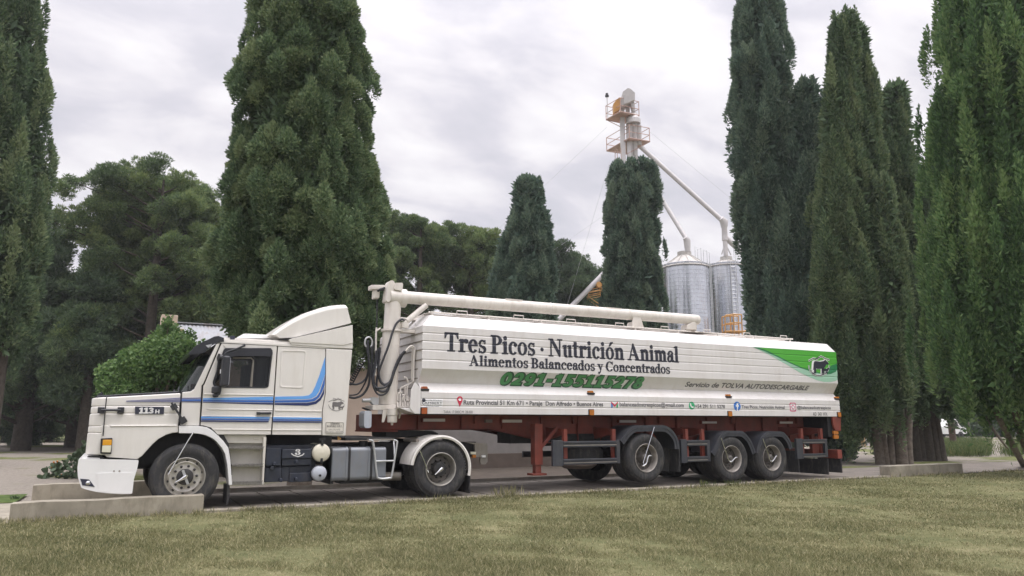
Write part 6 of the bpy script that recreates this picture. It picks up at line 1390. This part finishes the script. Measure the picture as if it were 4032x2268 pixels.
def pine(label, base, puffs, seed, n, mt='leaf_pine', L=.30, trunk_r=.32, lean=(0, 0), limbs=True, group='pines behind the yard', flat=.55):
    """puffs: (dx, depth, z, radius) foliage pads carried on limbs"""
    rg = np.random.default_rng(seed); t = thing('pine_tree', label, 'pine', base, group)
    rt = np.array([_cy, -_sy, 0]); fw = np.array([_sy, _cy, 0]); b0 = np.array([base[0], base[1], 0.0])
    C = np.array([b0+rt*p[0]+fw*p[1]+np.array([0, 0, p[2]]) for p in puffs]); R = np.array([p[3] for p in puffs])
    # every pad is a cluster of smaller tufts
    sub = 24; ci = np.repeat(np.arange(len(R)), sub); off = unit(rg.normal(size=(len(ci), 3)))*(rg.random((len(ci), 1))**.4)*1.0
    sc = C[ci]+off*np.stack([R[ci], R[ci], R[ci]*flat], 1); sr = R[ci]*(.20+.20*rg.random(len(ci)))
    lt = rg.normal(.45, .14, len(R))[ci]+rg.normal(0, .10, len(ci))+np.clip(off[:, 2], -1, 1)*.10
    w_ = sr**2; idx = rg.choice(len(ci), n, p=w_/w_.sum()); u = unit(rg.normal(size=(n, 3))+np.array([0, 0, .30])); q = (.35+.65*rg.random(n)**.5)
    p = sc[idx]+u*(sr[idx]*q)[:, None]*np.array([1.0, 1.0, .72]); d = unit(u+np.array([0, 0, .45])+rg.normal(size=(n, 3))*.45)
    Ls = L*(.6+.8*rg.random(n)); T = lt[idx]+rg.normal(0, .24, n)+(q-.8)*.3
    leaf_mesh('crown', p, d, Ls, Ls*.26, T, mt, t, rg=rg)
    zt = C[:, 2].max(); axis = lambda z: b0+rt*lean[0]*z/zt+fw*lean[1]*z/zt+np.array([0, 0, z])
    segs = [([tuple(axis(z)) for z in (-.2, zt*.25, zt*.5, zt*.75, zt*.95)], [trunk_r*1.15, trunk_r*.9, trunk_r*.72, trunk_r*.45, trunk_r*.15])]
    if limbs:
        for c, r in zip(C, R):
            z0 = max(1.2, c[2]-.35*np.hypot(c[0]-b0[0], c[1]-b0[1])-.5*r); a = axis(min(z0, zt*.9)); m_ = (a+c)/2+np.array([0, 0, -.15*r]); segs.append(([tuple(a), tuple(m_), tuple(c)], [trunk_r*.20, trunk_r*.13, .02])) if rg.random() < .6 else None
    trunk_mesh(t, segs, 'bark'); return t
def crown_pads(rg, w, z0, z1, k, r=(.8, 1.5), depth=None, shape='dome', gap=0.0):
    out = []
    while len(out) < k:
        x, y, q = rg.uniform(-1, 1), rg.uniform(-1, 1), rg.random()
        if shape == 'dome': lim = math.sqrt(max(0, 1-q**1.8))*.92+.10
        elif shape == 'umbrella': lim = .35+.75*math.sin(min(1, q*1.05)*math.pi*.62) if q < .8 else .95*math.sqrt(max(0, 1-((q-.8)/.2)**2))+.1
        else: lim = 1-.35*q
        if math.hypot(x, y) > lim: continue
        if gap and math.hypot(x, y) < lim*gap and q < .75 and rg.random() < .8: continue
        out.append((x*w, y*(depth or w), z0+(z1-z0)*q, rg.uniform(*r)*(1.05-.35*q)))
    return out
def px_at(u, D): return ((u-CX)/FPX*D)
def gpos(u, D, z=-.1):
    """ground point seen in column u at camera depth D"""
    p = VC+VR*((u-CX)/FPX*dax(1668, D))+Vector((_sy, _cy, 0))*D; return (p.x, p.y, z)
def dax(v, h): return h/(_cp+(v-CY)/FPX*_sp)              # axial depth of the point seen in row v on a vertical at horizontal depth h
def zat(v, h): return CAMZ+dax(v, h)*(_sp-(v-CY)/FPX*_cp)
# ---- cypresses
def prof(D, pts, zl, zt):
    """pts: (v, half width px) -> normalised profile"""
    o = []
    for v, hw in pts: z = zat(v, D); o.append(((z-zl)/(zt-zl), hw/FPX*dax(v, D)))
    o.sort(); return o
def axis_of(D, uc, pts, zl, zt, u0):          # sideways place of the crown's middle by height
    x0 = (u0-CX)/FPX*dax(1668, D); o = sorted((zat(v, D), (uc-CX)/FPX*dax(v, D)-x0) for v, _ in pts); return o
def cyp(label, u0, D, stems, seed, n, **k):
    st = []
    for (uc, vtop, vlow, pts, dep) in stems:
        zt, zl = zat(vtop, D), zat(vlow, D); vr = (max(vtop, 0)+vlow)/2; st.append((axis_of(D, uc, pts, zl, zt, u0), zt, zl, prof(D, pts, zl, zt), dep))
    return cypress(label, gpos(u0, D), st, seed, n, **k)
QF = 1.0; LF = 1.0; NF = 1.9
def trees():
    # left edge of the photograph
    cyp('tall dark cypress at the left edge of the photograph', -40, 25, [(-30, -700, 1400, [(-700, 20), (-300, 110), (0, 165), (300, 188), (600, 196), (900, 186), (1150, 162), (1300, 135), (1420, 95)], 0)], 11, int(120000*QF), mt='leaf_cypress', tshift=-.08, L=.14, trunk_mt='bark')
    # the big one behind the cab
    cyp('largest cypress, broad and shaggy, directly behind the truck cab', 1190, 17.8, [
        (1205, -560, 1450, [(-560, 20), (-300, 120), (-60, 180), (150, 208), (400, 232), (650, 252), (900, 275), (1150, 275), (1350, 250), (1450, 190)], 0),
        (1020, 640, 1330, [(640, 40), (720, 85), (850, 112), (1000, 135), (1200, 135), (1330, 80)], -.3),
        (1410, 560, 1400, [(560, 30), (680, 70), (850, 100), (1100, 120), (1300, 120), (1400, 80)], .1),
        (985, 440, 900, [(440, 15), (520, 60), (650, 75), (800, 90), (900, 60)], .2)], 21, int(450000*QF), L=.088, lobe=(.20, .42), up=.45, ragged=.20, mt='leaf_cypress')
    # two small ones over the trailer
    cyp('slender small cypress with a flat top, in front of the pines above the trailer front', 2070, 34, [
        (2080, 700, 1420, [(700, 42), (730, 52), (800, 62), (900, 76), (1000, 84), (1130, 100), (1300, 115), (1420, 90)], 0), (2000, 905, 1420, [(905, 10), (960, 35), (1050, 50), (1200, 75), (1420, 60)], .3), (2135, 815, 1000, [(815, 8), (860, 20), (930, 30), (1000, 20)], 0)], 31, int(75000*QF), mt='leaf_cypress_blue', L=.16, lobe=(.19, .55))
    cyp('clipped columnar cypress in front of the grain elevator', 2480, 38, [
        (2490, 640, 1450, [(640, 60), (650, 82), (720, 95), (850, 98), (1000, 108), (1150, 118), (1250, 122), (1450, 105)], 0)], 41, int(85000*QF), mt='leaf_cypress_blue', L=.16, lobe=(.19, .5))
    # right-hand clump
    def legs(u0, D, lst):
        o = []
        for (u, ub, vt, r) in lst:
            p = gpos(u, D); q = gpos(ub, D); o.append(([(p[0], p[1], -.25), ((p[0]*.7+q[0]*.3), (p[1]*.7+q[1]*.3), zat(vt, D)*.35), (q[0], q[1], zat(vt, D)), (q[0], q[1], zat(vt, D)+2.5)], [r*1.25, r, r*.8, r*.3]))
        return o
    cyp('tall blue-green cypress rising behind the tail of the trailer, beside the silos', 3130, 29, [
        (2990, -150, 1500, [(-150, 20), (-60, 58), (0, 78), (80, 92), (250, 108), (420, 114), (600, 102), (800, 88), (1000, 70), (1200, 45), (1400, 35), (1500, 30)], 0),
        (3085, 620, 1690, [(620, 30), (800, 80), (1000, 120), (1250, 138), (1500, 140), (1690, 90)], -.3),
        (3150, 330, 1760, [(330, 30), (400, 52), (560, 82), (800, 102), (1100, 125), (1400, 128), (1600, 95), (1760, 50)], -.6),
        (3275, 760, 1790, [(760, 10), (900, 40), (1150, 65), (1400, 70), (1600, 60), (1790, 40)], -1.0)], 51, int(210000*QF), mt='leaf_cypress_blue', L=.14, lobe=(.20, .85), trunk=legs(3130, 29, [(3320, 3310, 1600, .16), (3100, 3060, 1500, .28)]))
    cyp('twin-topped cypress with pale bare trunks, third from the right edge', 3450, 26.5, [
        (3322, 45, 1680, [(45, 42), (80, 47), (200, 55), (380, 62), (600, 80), (900, 110), (1200, 125), (1450, 120), (1600, 90), (1680, 50)], 0),
        (3400, 60, 1720, [(60, 8), (180, 30), (330, 60), (560, 85), (900, 120), (1200, 140), (1450, 140), (1600, 110), (1720, 50)], .4),
        (3270, 320, 1500, [(320, 20), (420, 38), (700, 45), (1000, 60), (1500, 50)], -.3),
        (3450, 700, 1650, [(700, 15), (1000, 70), (1300, 110), (1550, 105), (1650, 60)], -.5)], 61, int(210000*QF), mt='leaf_cypress', L=.135, lobe=(.18, .95), tshift=.04, trunk=legs(3450, 26.5, [(3455, 3432, 1560, .15), (3472, 3470, 1600, .13), (3496, 3510, 1600, .12), (3536, 3545, 1560, .20), (3560, 3585, 1580, .15)]))
    cyp('dark cypress with a dense cluster of thick trunks, second from the right edge', 3630, 29, [
        (3545, 300, 1560, [(300, 15), (360, 38), (500, 50), (700, 80), (1000, 100), (1300, 120), (1560, 90)], .3),
        (3640, 660, 1640, [(660, 15), (800, 50), (1000, 85), (1250, 120), (1450, 150), (1580, 140), (1640, 70)], 0),
        (3490, 330, 900, [(330, 10), (420, 25), (600, 40), (900, 40)], .8)], 71, int(150000*QF), mt='leaf_cypress', L=.15, lobe=(.20, .85), tshift=-.08, trunk=legs(3630, 29, [(3585, 3590, 1600, .28), (3612, 3615, 1600, .22), (3640, 3640, 1600, .26), (3668, 3665, 1600, .22), (3690, 3680, 1600, .20)]), trunk_mt='bark')
    cyp('fresh green cypress with feathery plumes at the right edge of the photograph', 3980, 19.5, [
        (3960, -640, 1640, [(-640, 20), (-300, 130), (-60, 215), (150, 255), (400, 270), (650, 270), (900, 285), (1150, 295), (1400, 280), (1550, 200), (1640, 80)], 0),
        (3790, 60, 1560, [(60, 10), (160, 45), (400, 70), (800, 90), (1150, 105), (1400, 95), (1560, 40)], -.3),
        (4120, -200, 1700, [(-200, 40), (200, 150), (800, 190), (1300, 190), (1700, 90)], -.2)], 81, int(230000*QF), mt='leaf_cypress_fresh', L=.125, lobe=(.18, .95), up=.95, trunk=[
            ([tuple(onZ((4040, 1850), -.2)), tuple(atD((3960, 1700), 19.3)), tuple(atD((3905, 1560), 19.6)), tuple(atD((3890, 1300), 19.6))], [.09, .075, .06, .04]), ([tuple(onZ((4075, 1850), -.2)), tuple(atD((4010, 1650), 19.4)), tuple(atD((3990, 1400), 19.5)), tuple(atD((3980, 1000), 19.5))], [.14, .12, .10, .07]),
            ([tuple(onZ((3975, 1775), -.1)), tuple(atD((3910, 1690), 21)), tuple(atD((3860, 1600), 20.5))], [.05, .04, .03])])
    # ---- pines
    rg = random.Random(17)
    def pads_at(label, u0, D, lst, seed, n, mt='leaf_pine', L=.26, tr=.32, fill=1, dj=1.6, flat=.80, lean=(0, 0)):
        r_ = random.Random(seed); pads = []
        for (u, v, q) in lst:
            X = (u-CX)/FPX*dax(v, D)-(u0-CX)/FPX*dax(1668, D); q = q/FPX*dax(v, D)*1.12
            pads.append((X, r_.uniform(-dj, dj), zat(v, D), q))
            for k in range(fill): pads.append((X+r_.uniform(-.8, .8)*q, dj+r_.uniform(.2, 1.6), zat(v, D)-r_.uniform(.0, .9)*q, q*r_.uniform(.9, 1.25)))
        return pine(label, gpos(u0, D), pads, seed, n, mt, L, tr, lean, flat=flat)
    def pn(label, u0, D, vtop, vlow, halfw, k, seed, n, mt='leaf_pine', r=(.9, 1.6), shape='dome', gap=0.0, extra=(), L=.20, tr=.32, lean=(0, 0), flat=.72, limbs=True, dd=None):
        n = int(n*2.2)
        z1, z0 = zat(vtop, D)-.9, zat(vlow, D); w_ = halfw/FPX*D
        pads = crown_pads(random.Random(seed), w_*.88, z0, z1, k, r, dd, shape, gap)
        pads += [((u-CX)/FPX*dax(v, D)-(u0-CX)/FPX*dax(1668, D), dp, zat(v, D), q) for (u, v, q, dp) in extra]
        return pine(label, gpos(u0, D), pads, seed, n, mt, L, tr, lean, limbs, flat=flat)
    pads_at('tall rounded pine left of the big cypress, its crown clear against the sky', 560, 38, [(470, 675, 42), (560, 655, 48), (640, 662, 45), (700, 705, 48), (400, 722, 46), (480, 735, 60), (570, 735, 62), (660, 755, 60), (750, 775, 52), (800, 835, 48), (332, 735, 32), (305, 785, 40), (380, 800, 60), (480, 822, 62), (600, 822, 70), (700, 838, 60), (640, 905, 70), (255, 862, 40), (340, 885, 55), (425, 905, 60), (520, 905, 60), (760, 885, 50), (815, 935, 58), (225, 880, 30),
        (400, 965, 62), (430, 1015, 70), (520, 1035, 75), (600, 1000, 65), (325, 1005, 45), (740, 995, 58), (700, 1062, 55), (450, 1095, 55), (565, 1115, 60), (660, 1130, 55), (800, 1060, 55), (780, 1160, 60), (390, 1180, 50), (500, 1180, 55), (610, 1210, 55), (440, 1250, 50), (330, 1270, 45), (300, 1350, 40), (720, 1230, 55), (360, 1330, 50), (270, 1430, 38), (340, 1420, 45)], 101, int(520000*QF), L=.15, fill=2)
    pn('dark spreading pine at left whose trunk stands by the gravel', 93, 40, 830, 1560, 250, 95, 102, int(95000*QF), mt='leaf_pine_dark', r=(1.0, 1.7), tr=.42, extra=[(60, 1480, 1.3, -3), (150, 1520, 1.2, -3), (20, 1560, 1.2, -3), (200, 1400, 1.4, -3), (330, 1500, 1.4, 0)])
    pn('dark pine with a thick trunk behind the bonnet', 290, 45, 900, 1600, 250, 85, 103, int(85000*QF), mt='leaf_pine_dark', r=(1.1, 1.8), tr=.36, extra=[(380, 1560, 1.3, -1), (420, 1500, 1.3, -1), (250, 1590, 1.0, 2), (330, 1600, 1.2, -2)])
    pn('dark pine filling the gap between the bonnet and the cab', 700, 46, 880, 1560, 280, 80, 104, int(75000*QF), mt='leaf_pine_dark', r=(1.1, 1.8), tr=.36)
    pn('yellow-green pine boughs low behind the house roof', 880, 40, 960, 1330, 130, 40, 105, int(45000*QF), r=(.8, 1.3), tr=.28, L=.26)
    pn('leaning pine trunk and thin crown far back at the left', 199, 60, 1150, 1600, 140, 34, 106, int(30000*QF), mt='leaf_pine_dark', r=(1.0, 1.7), tr=.25, lean=(-1.2, 0))
    pn('pale-barked pine just left of the truck grille', 330, 37.5, 1000, 1560, 130, 40, 107, int(45000*QF), mt='leaf_pine_dark', r=(.9, 1.4), tr=.26)
    pads_at('spreading pine right of the big cypress with sky between its boughs', 1640, 46, [(1535, 850, 38), (1590, 880, 46), (1650, 882, 44), (1695, 930, 58), (1620, 945, 58), (1560, 950, 46), (1600, 1020, 46), (1655, 1075, 42), (1570, 1118, 42), (1700, 1150, 46), (1620, 1190, 48), (1540, 1200, 40), (1520, 1010, 36), (1660, 1005, 45)], 111, int(150000*QF), L=.17, dj=1.0, flat=.7, fill=1)
    pads_at('pine in the middle of the wood with open lower boughs', 1850, 48, [(1750, 908, 44), (1800, 930, 52), (1860, 918, 48), (1892, 958, 58), (1942, 938, 42), (1962, 985, 56), (1725, 985, 64), (1800, 1000, 68), (1880, 1020, 58), (1942, 1060, 52), (1755, 1070, 42), (1832, 1100, 46), (1902, 1150, 46), (1962, 1170, 52), (1800, 1200, 40), (1740, 1180, 36)], 112, int(170000*QF), L=.17, dj=1.0, flat=.7, fill=1)
    pn('low pine between the middle pine and the slender cypress', 1990, 56, 930, 1330, 130, 40, 113, int(45000*QF), mt='leaf_pine_dark', r=(1.0, 1.6), tr=.28)
    pads_at('rounded pine between the two small cypresses', 2220, 62, [(2165, 1000, 40), (2205, 1000, 42), (2255, 1025, 45), (2170, 1060, 55), (2230, 1070, 55), (2290, 1060, 40), (2180, 1130, 60), (2250, 1130, 60), (2200, 1200, 60), (2270, 1200, 55), (2150, 1250, 60), (2240, 1260, 60)], 114, int(120000*QF), mt='leaf_pine_dark', L=.22)
    pads_at('distant pine left of the grain elevator, lowest of the wood', 2350, 68, [(2315, 1045, 36), (2345, 1070, 38), (2375, 1100, 40), (2310, 1110, 45), (2360, 1150, 45), (2330, 1190, 50), (2390, 1180, 40), (2300, 1240, 50), (2370, 1250, 50), (2420, 1230, 40)], 115, int(90000*QF), mt='leaf_pine_dark', L=.22)
    for k, (u, D, vt, vl, hw, lab) in enumerate(((30, 58, 1300, 1660, 190, 'low dark pine far back at the left edge'), (430, 60, 1250, 1650, 180, 'low dark pine far back behind the bonnet'), (640, 62, 1250, 1660, 200, 'low dark pine far back behind the windscreen'), (120, 66, 1350, 1640, 120, 'dark pine crown hanging far behind the left trunks'))):
        pn(lab, u, D, vt, vl, hw, 46, 140+k, int(34000*QF), mt='leaf_pine_dark', r=(1.1, 1.9), L=.36, tr=.3)
    pn('dark pine behind the trailer front and its hoses', 1500, 54, 880, 1400, 150, 48, 116, int(46000*QF), mt='leaf_pine_dark', r=(1.0, 1.6), tr=.3)
    for k, (u, D, vt, vl, hw, lab) in enumerate(((3735, 88, 1575, 1690, 110, 'low dark tree far across the field behind the wooden post'), (3905, 80, 1590, 1690, 90, 'far bush between the leaning stems at the right'), (4040, 92, 1560, 1690, 120, 'far dark tree at the right edge beyond the field'), (3560, 96, 1560, 1690, 120, 'far dark tree seen between the bare cypress trunks'))):
        pn(lab, u, D, vt, vl, hw, 40, 160+k, int(20000*QF), mt='leaf_pine_dark', r=(.9, 1.6), L=.40, tr=.25)
    for k, (u0_, D, lst, lab) in enumerate(((70, 47, [(-40, 1640, 60), (30, 1625, 55), (90, 1640, 50), (130, 1600, 45), (-20, 1700, 50), (50, 1700, 45), (110, 1690, 30), (10, 1660, 55)], 'dark low boughs added to darken the shaded ground between the trunks at the left edge'),
            (400, 49, [(300, 1640, 45), (350, 1650, 60), (420, 1650, 60), (480, 1640, 60), (330, 1700, 45), (400, 1710, 50), (470, 1700, 50), (540, 1680, 60)], 'dark low boughs added to darken the shaded ground behind the truck grille'))):
        pads_at(lab, u0_, D, lst, 180+k, int(60000*QF), mt='leaf_pine_dark', L=.20, tr=.2, fill=1)  # low dark boughs added to stand for the shade under the pines
    # ---- leafy tree behind the bonnet
    r2 = np.random.default_rng(7); D = 19.0; base = gpos(620, D); t = thing('fig_tree', 'bright green broad-leaved small tree behind the bonnet', 'tree', base)
    lob = [(664, 1262, 18), (500, 1500, 85), (435, 1470, 48), (555, 1420, 62), (615, 1385, 62), (668, 1310, 42), (690, 1400, 80), (600, 1480, 100), (710, 1500, 95), (465, 1545, 70), (765, 1470, 55), (662, 1285, 24), (505, 1420, 40), (745, 1380, 40), (640, 1340, 40), (415, 1500, 34), (745, 1320, 24), (800, 1360, 22), (620, 1330, 26), (720, 1340, 34), (788, 1400, 26), (560, 1560, 90), (680, 1570, 90), (620, 1430, 80)]
    lc = np.array([atD((u, v), D+r2.uniform(-.5, .5)) for u, v, r in lob]); lr = np.array([r/FPX*D for _, _, r in lob]); n = int(26000)
    idx = r2.choice(len(lr), n, p=lr**2/(lr**2).sum()); u = unit(r2.normal(size=(n, 3))); q = .30+.85*r2.random(n)**.7
    p = lc[idx]+u*(lr[idx]*q)[:, None]; d = unit(u*.5+np.array([0, 0, -.35])+r2.normal(size=(n, 3))*.6); Ls = .072*(.6+.8*r2.random(n))
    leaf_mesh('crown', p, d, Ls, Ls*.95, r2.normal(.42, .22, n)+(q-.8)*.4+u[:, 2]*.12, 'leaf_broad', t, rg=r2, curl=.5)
    bx, by = base[0], base[1]; segs = [([(bx, by, -.2), (bx-.05, by, .6), (bx, by, 1.1)], [.10, .085, .07])]
    for c in lc: segs.append(([(bx, by, 1.0), tuple((np.array([bx, by, 1.0])+c)/2+np.array([0, 0, .1])), tuple(c)], [.05, .035, .012]))
    trunk_mesh(t, segs, 'bark_grey')
    # ---- prickly pear
    rg = random.Random(9); b = B(); t0 = onZ((290, 1885), -.1); t = thing('prickly_pear', 'prickly pear cactus with flat round pads beside the white bumper', 'cactus', tuple(t0))
    def pad(c, d, nrm, s):
        n = 12; side = d.cross(nrm).normalized(); vv = [c-nrm*s*.09+d*s*.6]+[c+nrm*s*.09+d*s*.6]
        ring = [c+d*(s*.6-s*.62*math.cos(2*math.pi*k/n))+side*(s*.42*math.sin(2*math.pi*k/n)) for k in range(n)]
        b.add(vv+ring, [(0, 2+k, 2+(k+1) % n) for k in range(n)]+[(1, 2+(k+1) % n, 2+k) for k in range(n)], 0, True)
    fl = []
    def grow(c, d, s, lvl):
        nrm = Vector((rg.uniform(-1, 1), rg.uniform(-1, 1), rg.uniform(-.3, .3))); nrm = (nrm-d*nrm.dot(d)).normalized(); pad(c, d, nrm, s)
        if lvl == 0:
            if rg.random() < .07: fl.append(c+d*s*1.22)
            return
        for k in range(rg.choice((1, 1, 2, 2))): d2 = (d+Vector((rg.uniform(-.9, .9), rg.uniform(-.9, .9), rg.uniform(-.2, .5)))).normalized(); grow(c+d*s*rg.uniform(.85, 1.2)+d2*s*.05, d2, s*rg.uniform(.75, .95), lvl-1)
    D0 = (t0-VC).dot(VF); n_ = 0
    while n_ < 330:
        u, v = rg.uniform(165, 400), rg.uniform(1740, 1890); lim = np.interp(u, [165, 190, 230, 270, 300, 330, 345, 400], [1862, 1845, 1832, 1818, 1790, 1752, 1738, 1735])
        if v < lim: continue
        n_ += 1; c = atD((u, v), D0+rg.uniform(-.1, .7)); c.z = max(c.z, -.1); d_ = Vector((rg.uniform(-.9, .7), rg.uniform(-.7, .5), rg.uniform(.1, 1))).normalized(); s_ = rg.uniform(.085, .14)
        nrm = Vector((rg.uniform(-1, 1), -rg.uniform(.1, 1), rg.uniform(-.3, .5))); nrm = (nrm-d_*nrm.dot(d_)).normalized(); pad(c, d_, nrm, s_)
        if rg.random() < .03: fl.append(c+d_*s_*1.2)
    pd = b.build('pad', 'cactus_green', t, fix=False)
    b = B()
    for f in fl: b.lathe([(0, -.02), (.02, 0), (.025, .03), (0, .045)], f, 'z', 8)
    b.build('flower', 'amber', t)
    # ---- small weeds and tufts
    def tuft(label, pos, h, n, seed, mt='leaf_weed', spread=.12, wd=.012, name='grass_tuft', cat='grass tuft', group='tufts along the kerb', lean=.35):
        r = np.random.default_rng(seed); base = np.array(pos)+np.stack([r.normal(0, spread, n), r.normal(0, spread*.5, n), np.zeros(n)], 1)
        d = unit(np.stack([r.normal(0, lean, n), r.normal(0, lean, n), np.ones(n)], 1)); Ls = h*(.4+.7*r.random(n))
        o = leaf_mesh(name, base, d, Ls, np.full(n, wd), r.normal(.55, .22, n), mt, None, rg=r); return tag(o, label, cat, group)
    for k, (u, v, h, n, lab) in enumerate(((1722, 1962, .16, 26, 'dry grass stalks standing in front of the truck drive wheel'), (1960, 1948, .26, 110, 'pale dry grass tuft on the kerb right of the drive wheel mudflap'), (1352, 1995, .15, 26, 'sparse dry grass tuft at the kerb below the fuel tank'),
            (2758, 1912, .18, 70, 'green weed at the kerb left of the middle trailer wheel'), (2862, 1905, .15, 60, 'yellowish grass tuft in front of the middle trailer wheel'), (2955, 1900, .13, 40, 'short grass tuft at the kerb between the two rear trailer wheels'), (2570, 1925, .12, 26, 'few dry stalks in front of the foremost trailer wheel'), (1130, 2000, .13, 26, 'dry stalks on the kerb behind the front mudflap'))):
        p = onZ((u, v), -.0); p.y = min(p.y, -.27); tuft(lab, (p.x, p.y-.04, -.02), h, n, 200+k, 'leaf_grass' if k not in (3, 4) else 'leaf_weed')
    p = onZ((62, 1965), -.06); tuft('dark small weed on the green verge left of the far concrete block', (p.x, p.y, -.06), .10, 50, 230, 'leaf_pine_dark', .035, .014, 'weed', 'weed', None, .5)
    # tall grass below the right-hand cypresses
    r = np.random.default_rng(55); n = 26000; uu = r.uniform(3560, 4060, n); vv = r.uniform(1735, 1800, n); k = (np.sin(uu*.017)+np.sin(uu*.041+1.2)*.6+r.normal(0, .5, n)) > -.35; uu, vv = uu[k], vv[k]
    pts = np.array([tuple(onZ((a, c), -.1)) for a, c in zip(uu, vv)]); n = len(pts); d = unit(np.stack([r.normal(0, .3, n), r.normal(0, .3, n), np.ones(n)], 1))
    tag(leaf_mesh('tall_grass', pts, d, .42*(.4+.8*r.random(n)), np.full(n, .03), r.normal(.42, .2, n), 'leaf_weed', None, rg=r), 'tall green grass growing under the cypresses at right', 'grass', kind='stuff')
    uu = r.uniform(3330, 4100, 9000); vv = r.uniform(1822, 1850, 9000); pts = np.array([tuple(onZ((a, c), -.1)) for a, c in zip(uu, vv)]); n = len(pts)
    # ---- lawn blades, thinner away from the camera
    r = np.random.default_rng(77); n = int(620000*QF); D = 5.6/(1-r.random(n)*(1-5.6/24.0)); uu = r.uniform(-150, 4200, n); X = (uu-CX)/FPX*D; x = VC.x+X*_cy+D*_sy; y = VC.y-X*_sy+D*_cy; k = (y < -.31) & (y > -9) & ~((x > -1.16) & (x < 1.33) & (y > -.32)) & ~((x > 17.2) & (x < 20.4) & (y > -.34))
    x, y, D = x[k], y[k], D[k]; n = len(x)
    def vn(s, seed):                          # cheap smooth patchiness
        q = np.random.default_rng(seed); o = np.zeros(n)
        for _ in range(7): a = q.random()*6.28; f = s*q.uniform(.6, 1.8); o += np.sin((x*math.cos(a)+y*math.sin(a))*f+q.random()*6.28)
        return o/7
    cl = vn(1.3, 1)+.7*vn(4.5, 2)+.55*vn(13, 3); keep = r.random(n) < np.clip(.66+cl*1.0, .10, 1); x, y, D, cl = x[keep], y[keep], D[keep], cl[keep]; n = len(x)
    z = -.024+.035*np.sin(x*.55+1.3)*np.sin(y*.6+.4)*np.clip((-.45-y)/2, 0, 1)+.012*np.sin(x*2.1+y*1.7)*np.clip((-.35-y), 0, 1)
    d = unit(np.stack([r.normal(0, .95, n), r.normal(0, .95, n), np.ones(n)], 1)); Ls = (.026+.040*r.random(n)**2)*(1+.5*np.clip(cl, -.5, .8)); wd = .0052*np.clip(D/7, 1, 3)
    tint = .46-.26*cl*np.where(r.random(n) < .5, 1, .3)+r.normal(0, .20, n)
    # straw stalks standing above the turf, and a rougher fringe along the kerb
    ns = 12000; pick = r.choice(n, ns); fr = np.where((y > -.62))[0]; fr = r.choice(fr, min(16000, len(fr))); pk = np.concatenate([pick, fr])
    x, y, z, wd = np.concatenate([x, x[pk]]), np.concatenate([y, np.minimum(y[pk]+np.where(np.arange(len(pk)) < ns, 0, r.uniform(0, .2, len(pk))), -.312)]), np.concatenate([z, z[pk]]), np.concatenate([wd, wd[pk]*.9])
    d = np.concatenate([d, unit(np.stack([r.normal(0, .45, len(pk)), r.normal(0, .45, len(pk)), np.ones(len(pk))], 1))]); Ls = np.concatenate([Ls, np.where(np.arange(len(pk)) < ns, r.uniform(.04, .085, len(pk)), r.uniform(.03, .12, len(pk)))]); tint = np.concatenate([tint, np.where(np.arange(len(pk)) < ns, r.uniform(.7, 1, len(pk)), r.uniform(.1, 1, len(pk)))])
    blk = ((x > -1.15) & (x < 1.33) & (y > -.315)); z = np.where(blk, -.03, z)
    tag(leaf_mesh('lawn_grass', np.stack([x, y, z], 1), d, Ls, wd, tint, 'leaf_grass', None, rg=r), 'short half-dry lawn grass in front of the weighbridge', 'grass', kind='stuff')
trees()
# ================================================================ HAZE: thin moist air round the whole place
def haze():
    b = B(); b.box(-130, 190, -60, 230, -1.2, 36)
    o = b.build('haze', 'interior', fix=True); m = bpy.data.materials.new('haze_air'); m.use_nodes = True; t = m.node_tree; t.nodes.clear()
    v = N(t, 'ShaderNodeVolumePrincipled'); v.inputs['Color'].default_value = (.93, .95, 1.0, 1); v.inputs['Density'].default_value = HAZE_D; v.inputs['Anisotropy'].default_value = .1
    oo = N(t, 'ShaderNodeOutputMaterial'); t.links.new(v.outputs[0], oo.inputs['Volume'])
    o.data.materials.clear(); o.data.materials.append(m); tag(o, 'thin pale haze in the air of the yard', 'haze', kind='stuff')
HAZE_D = .0006
haze()
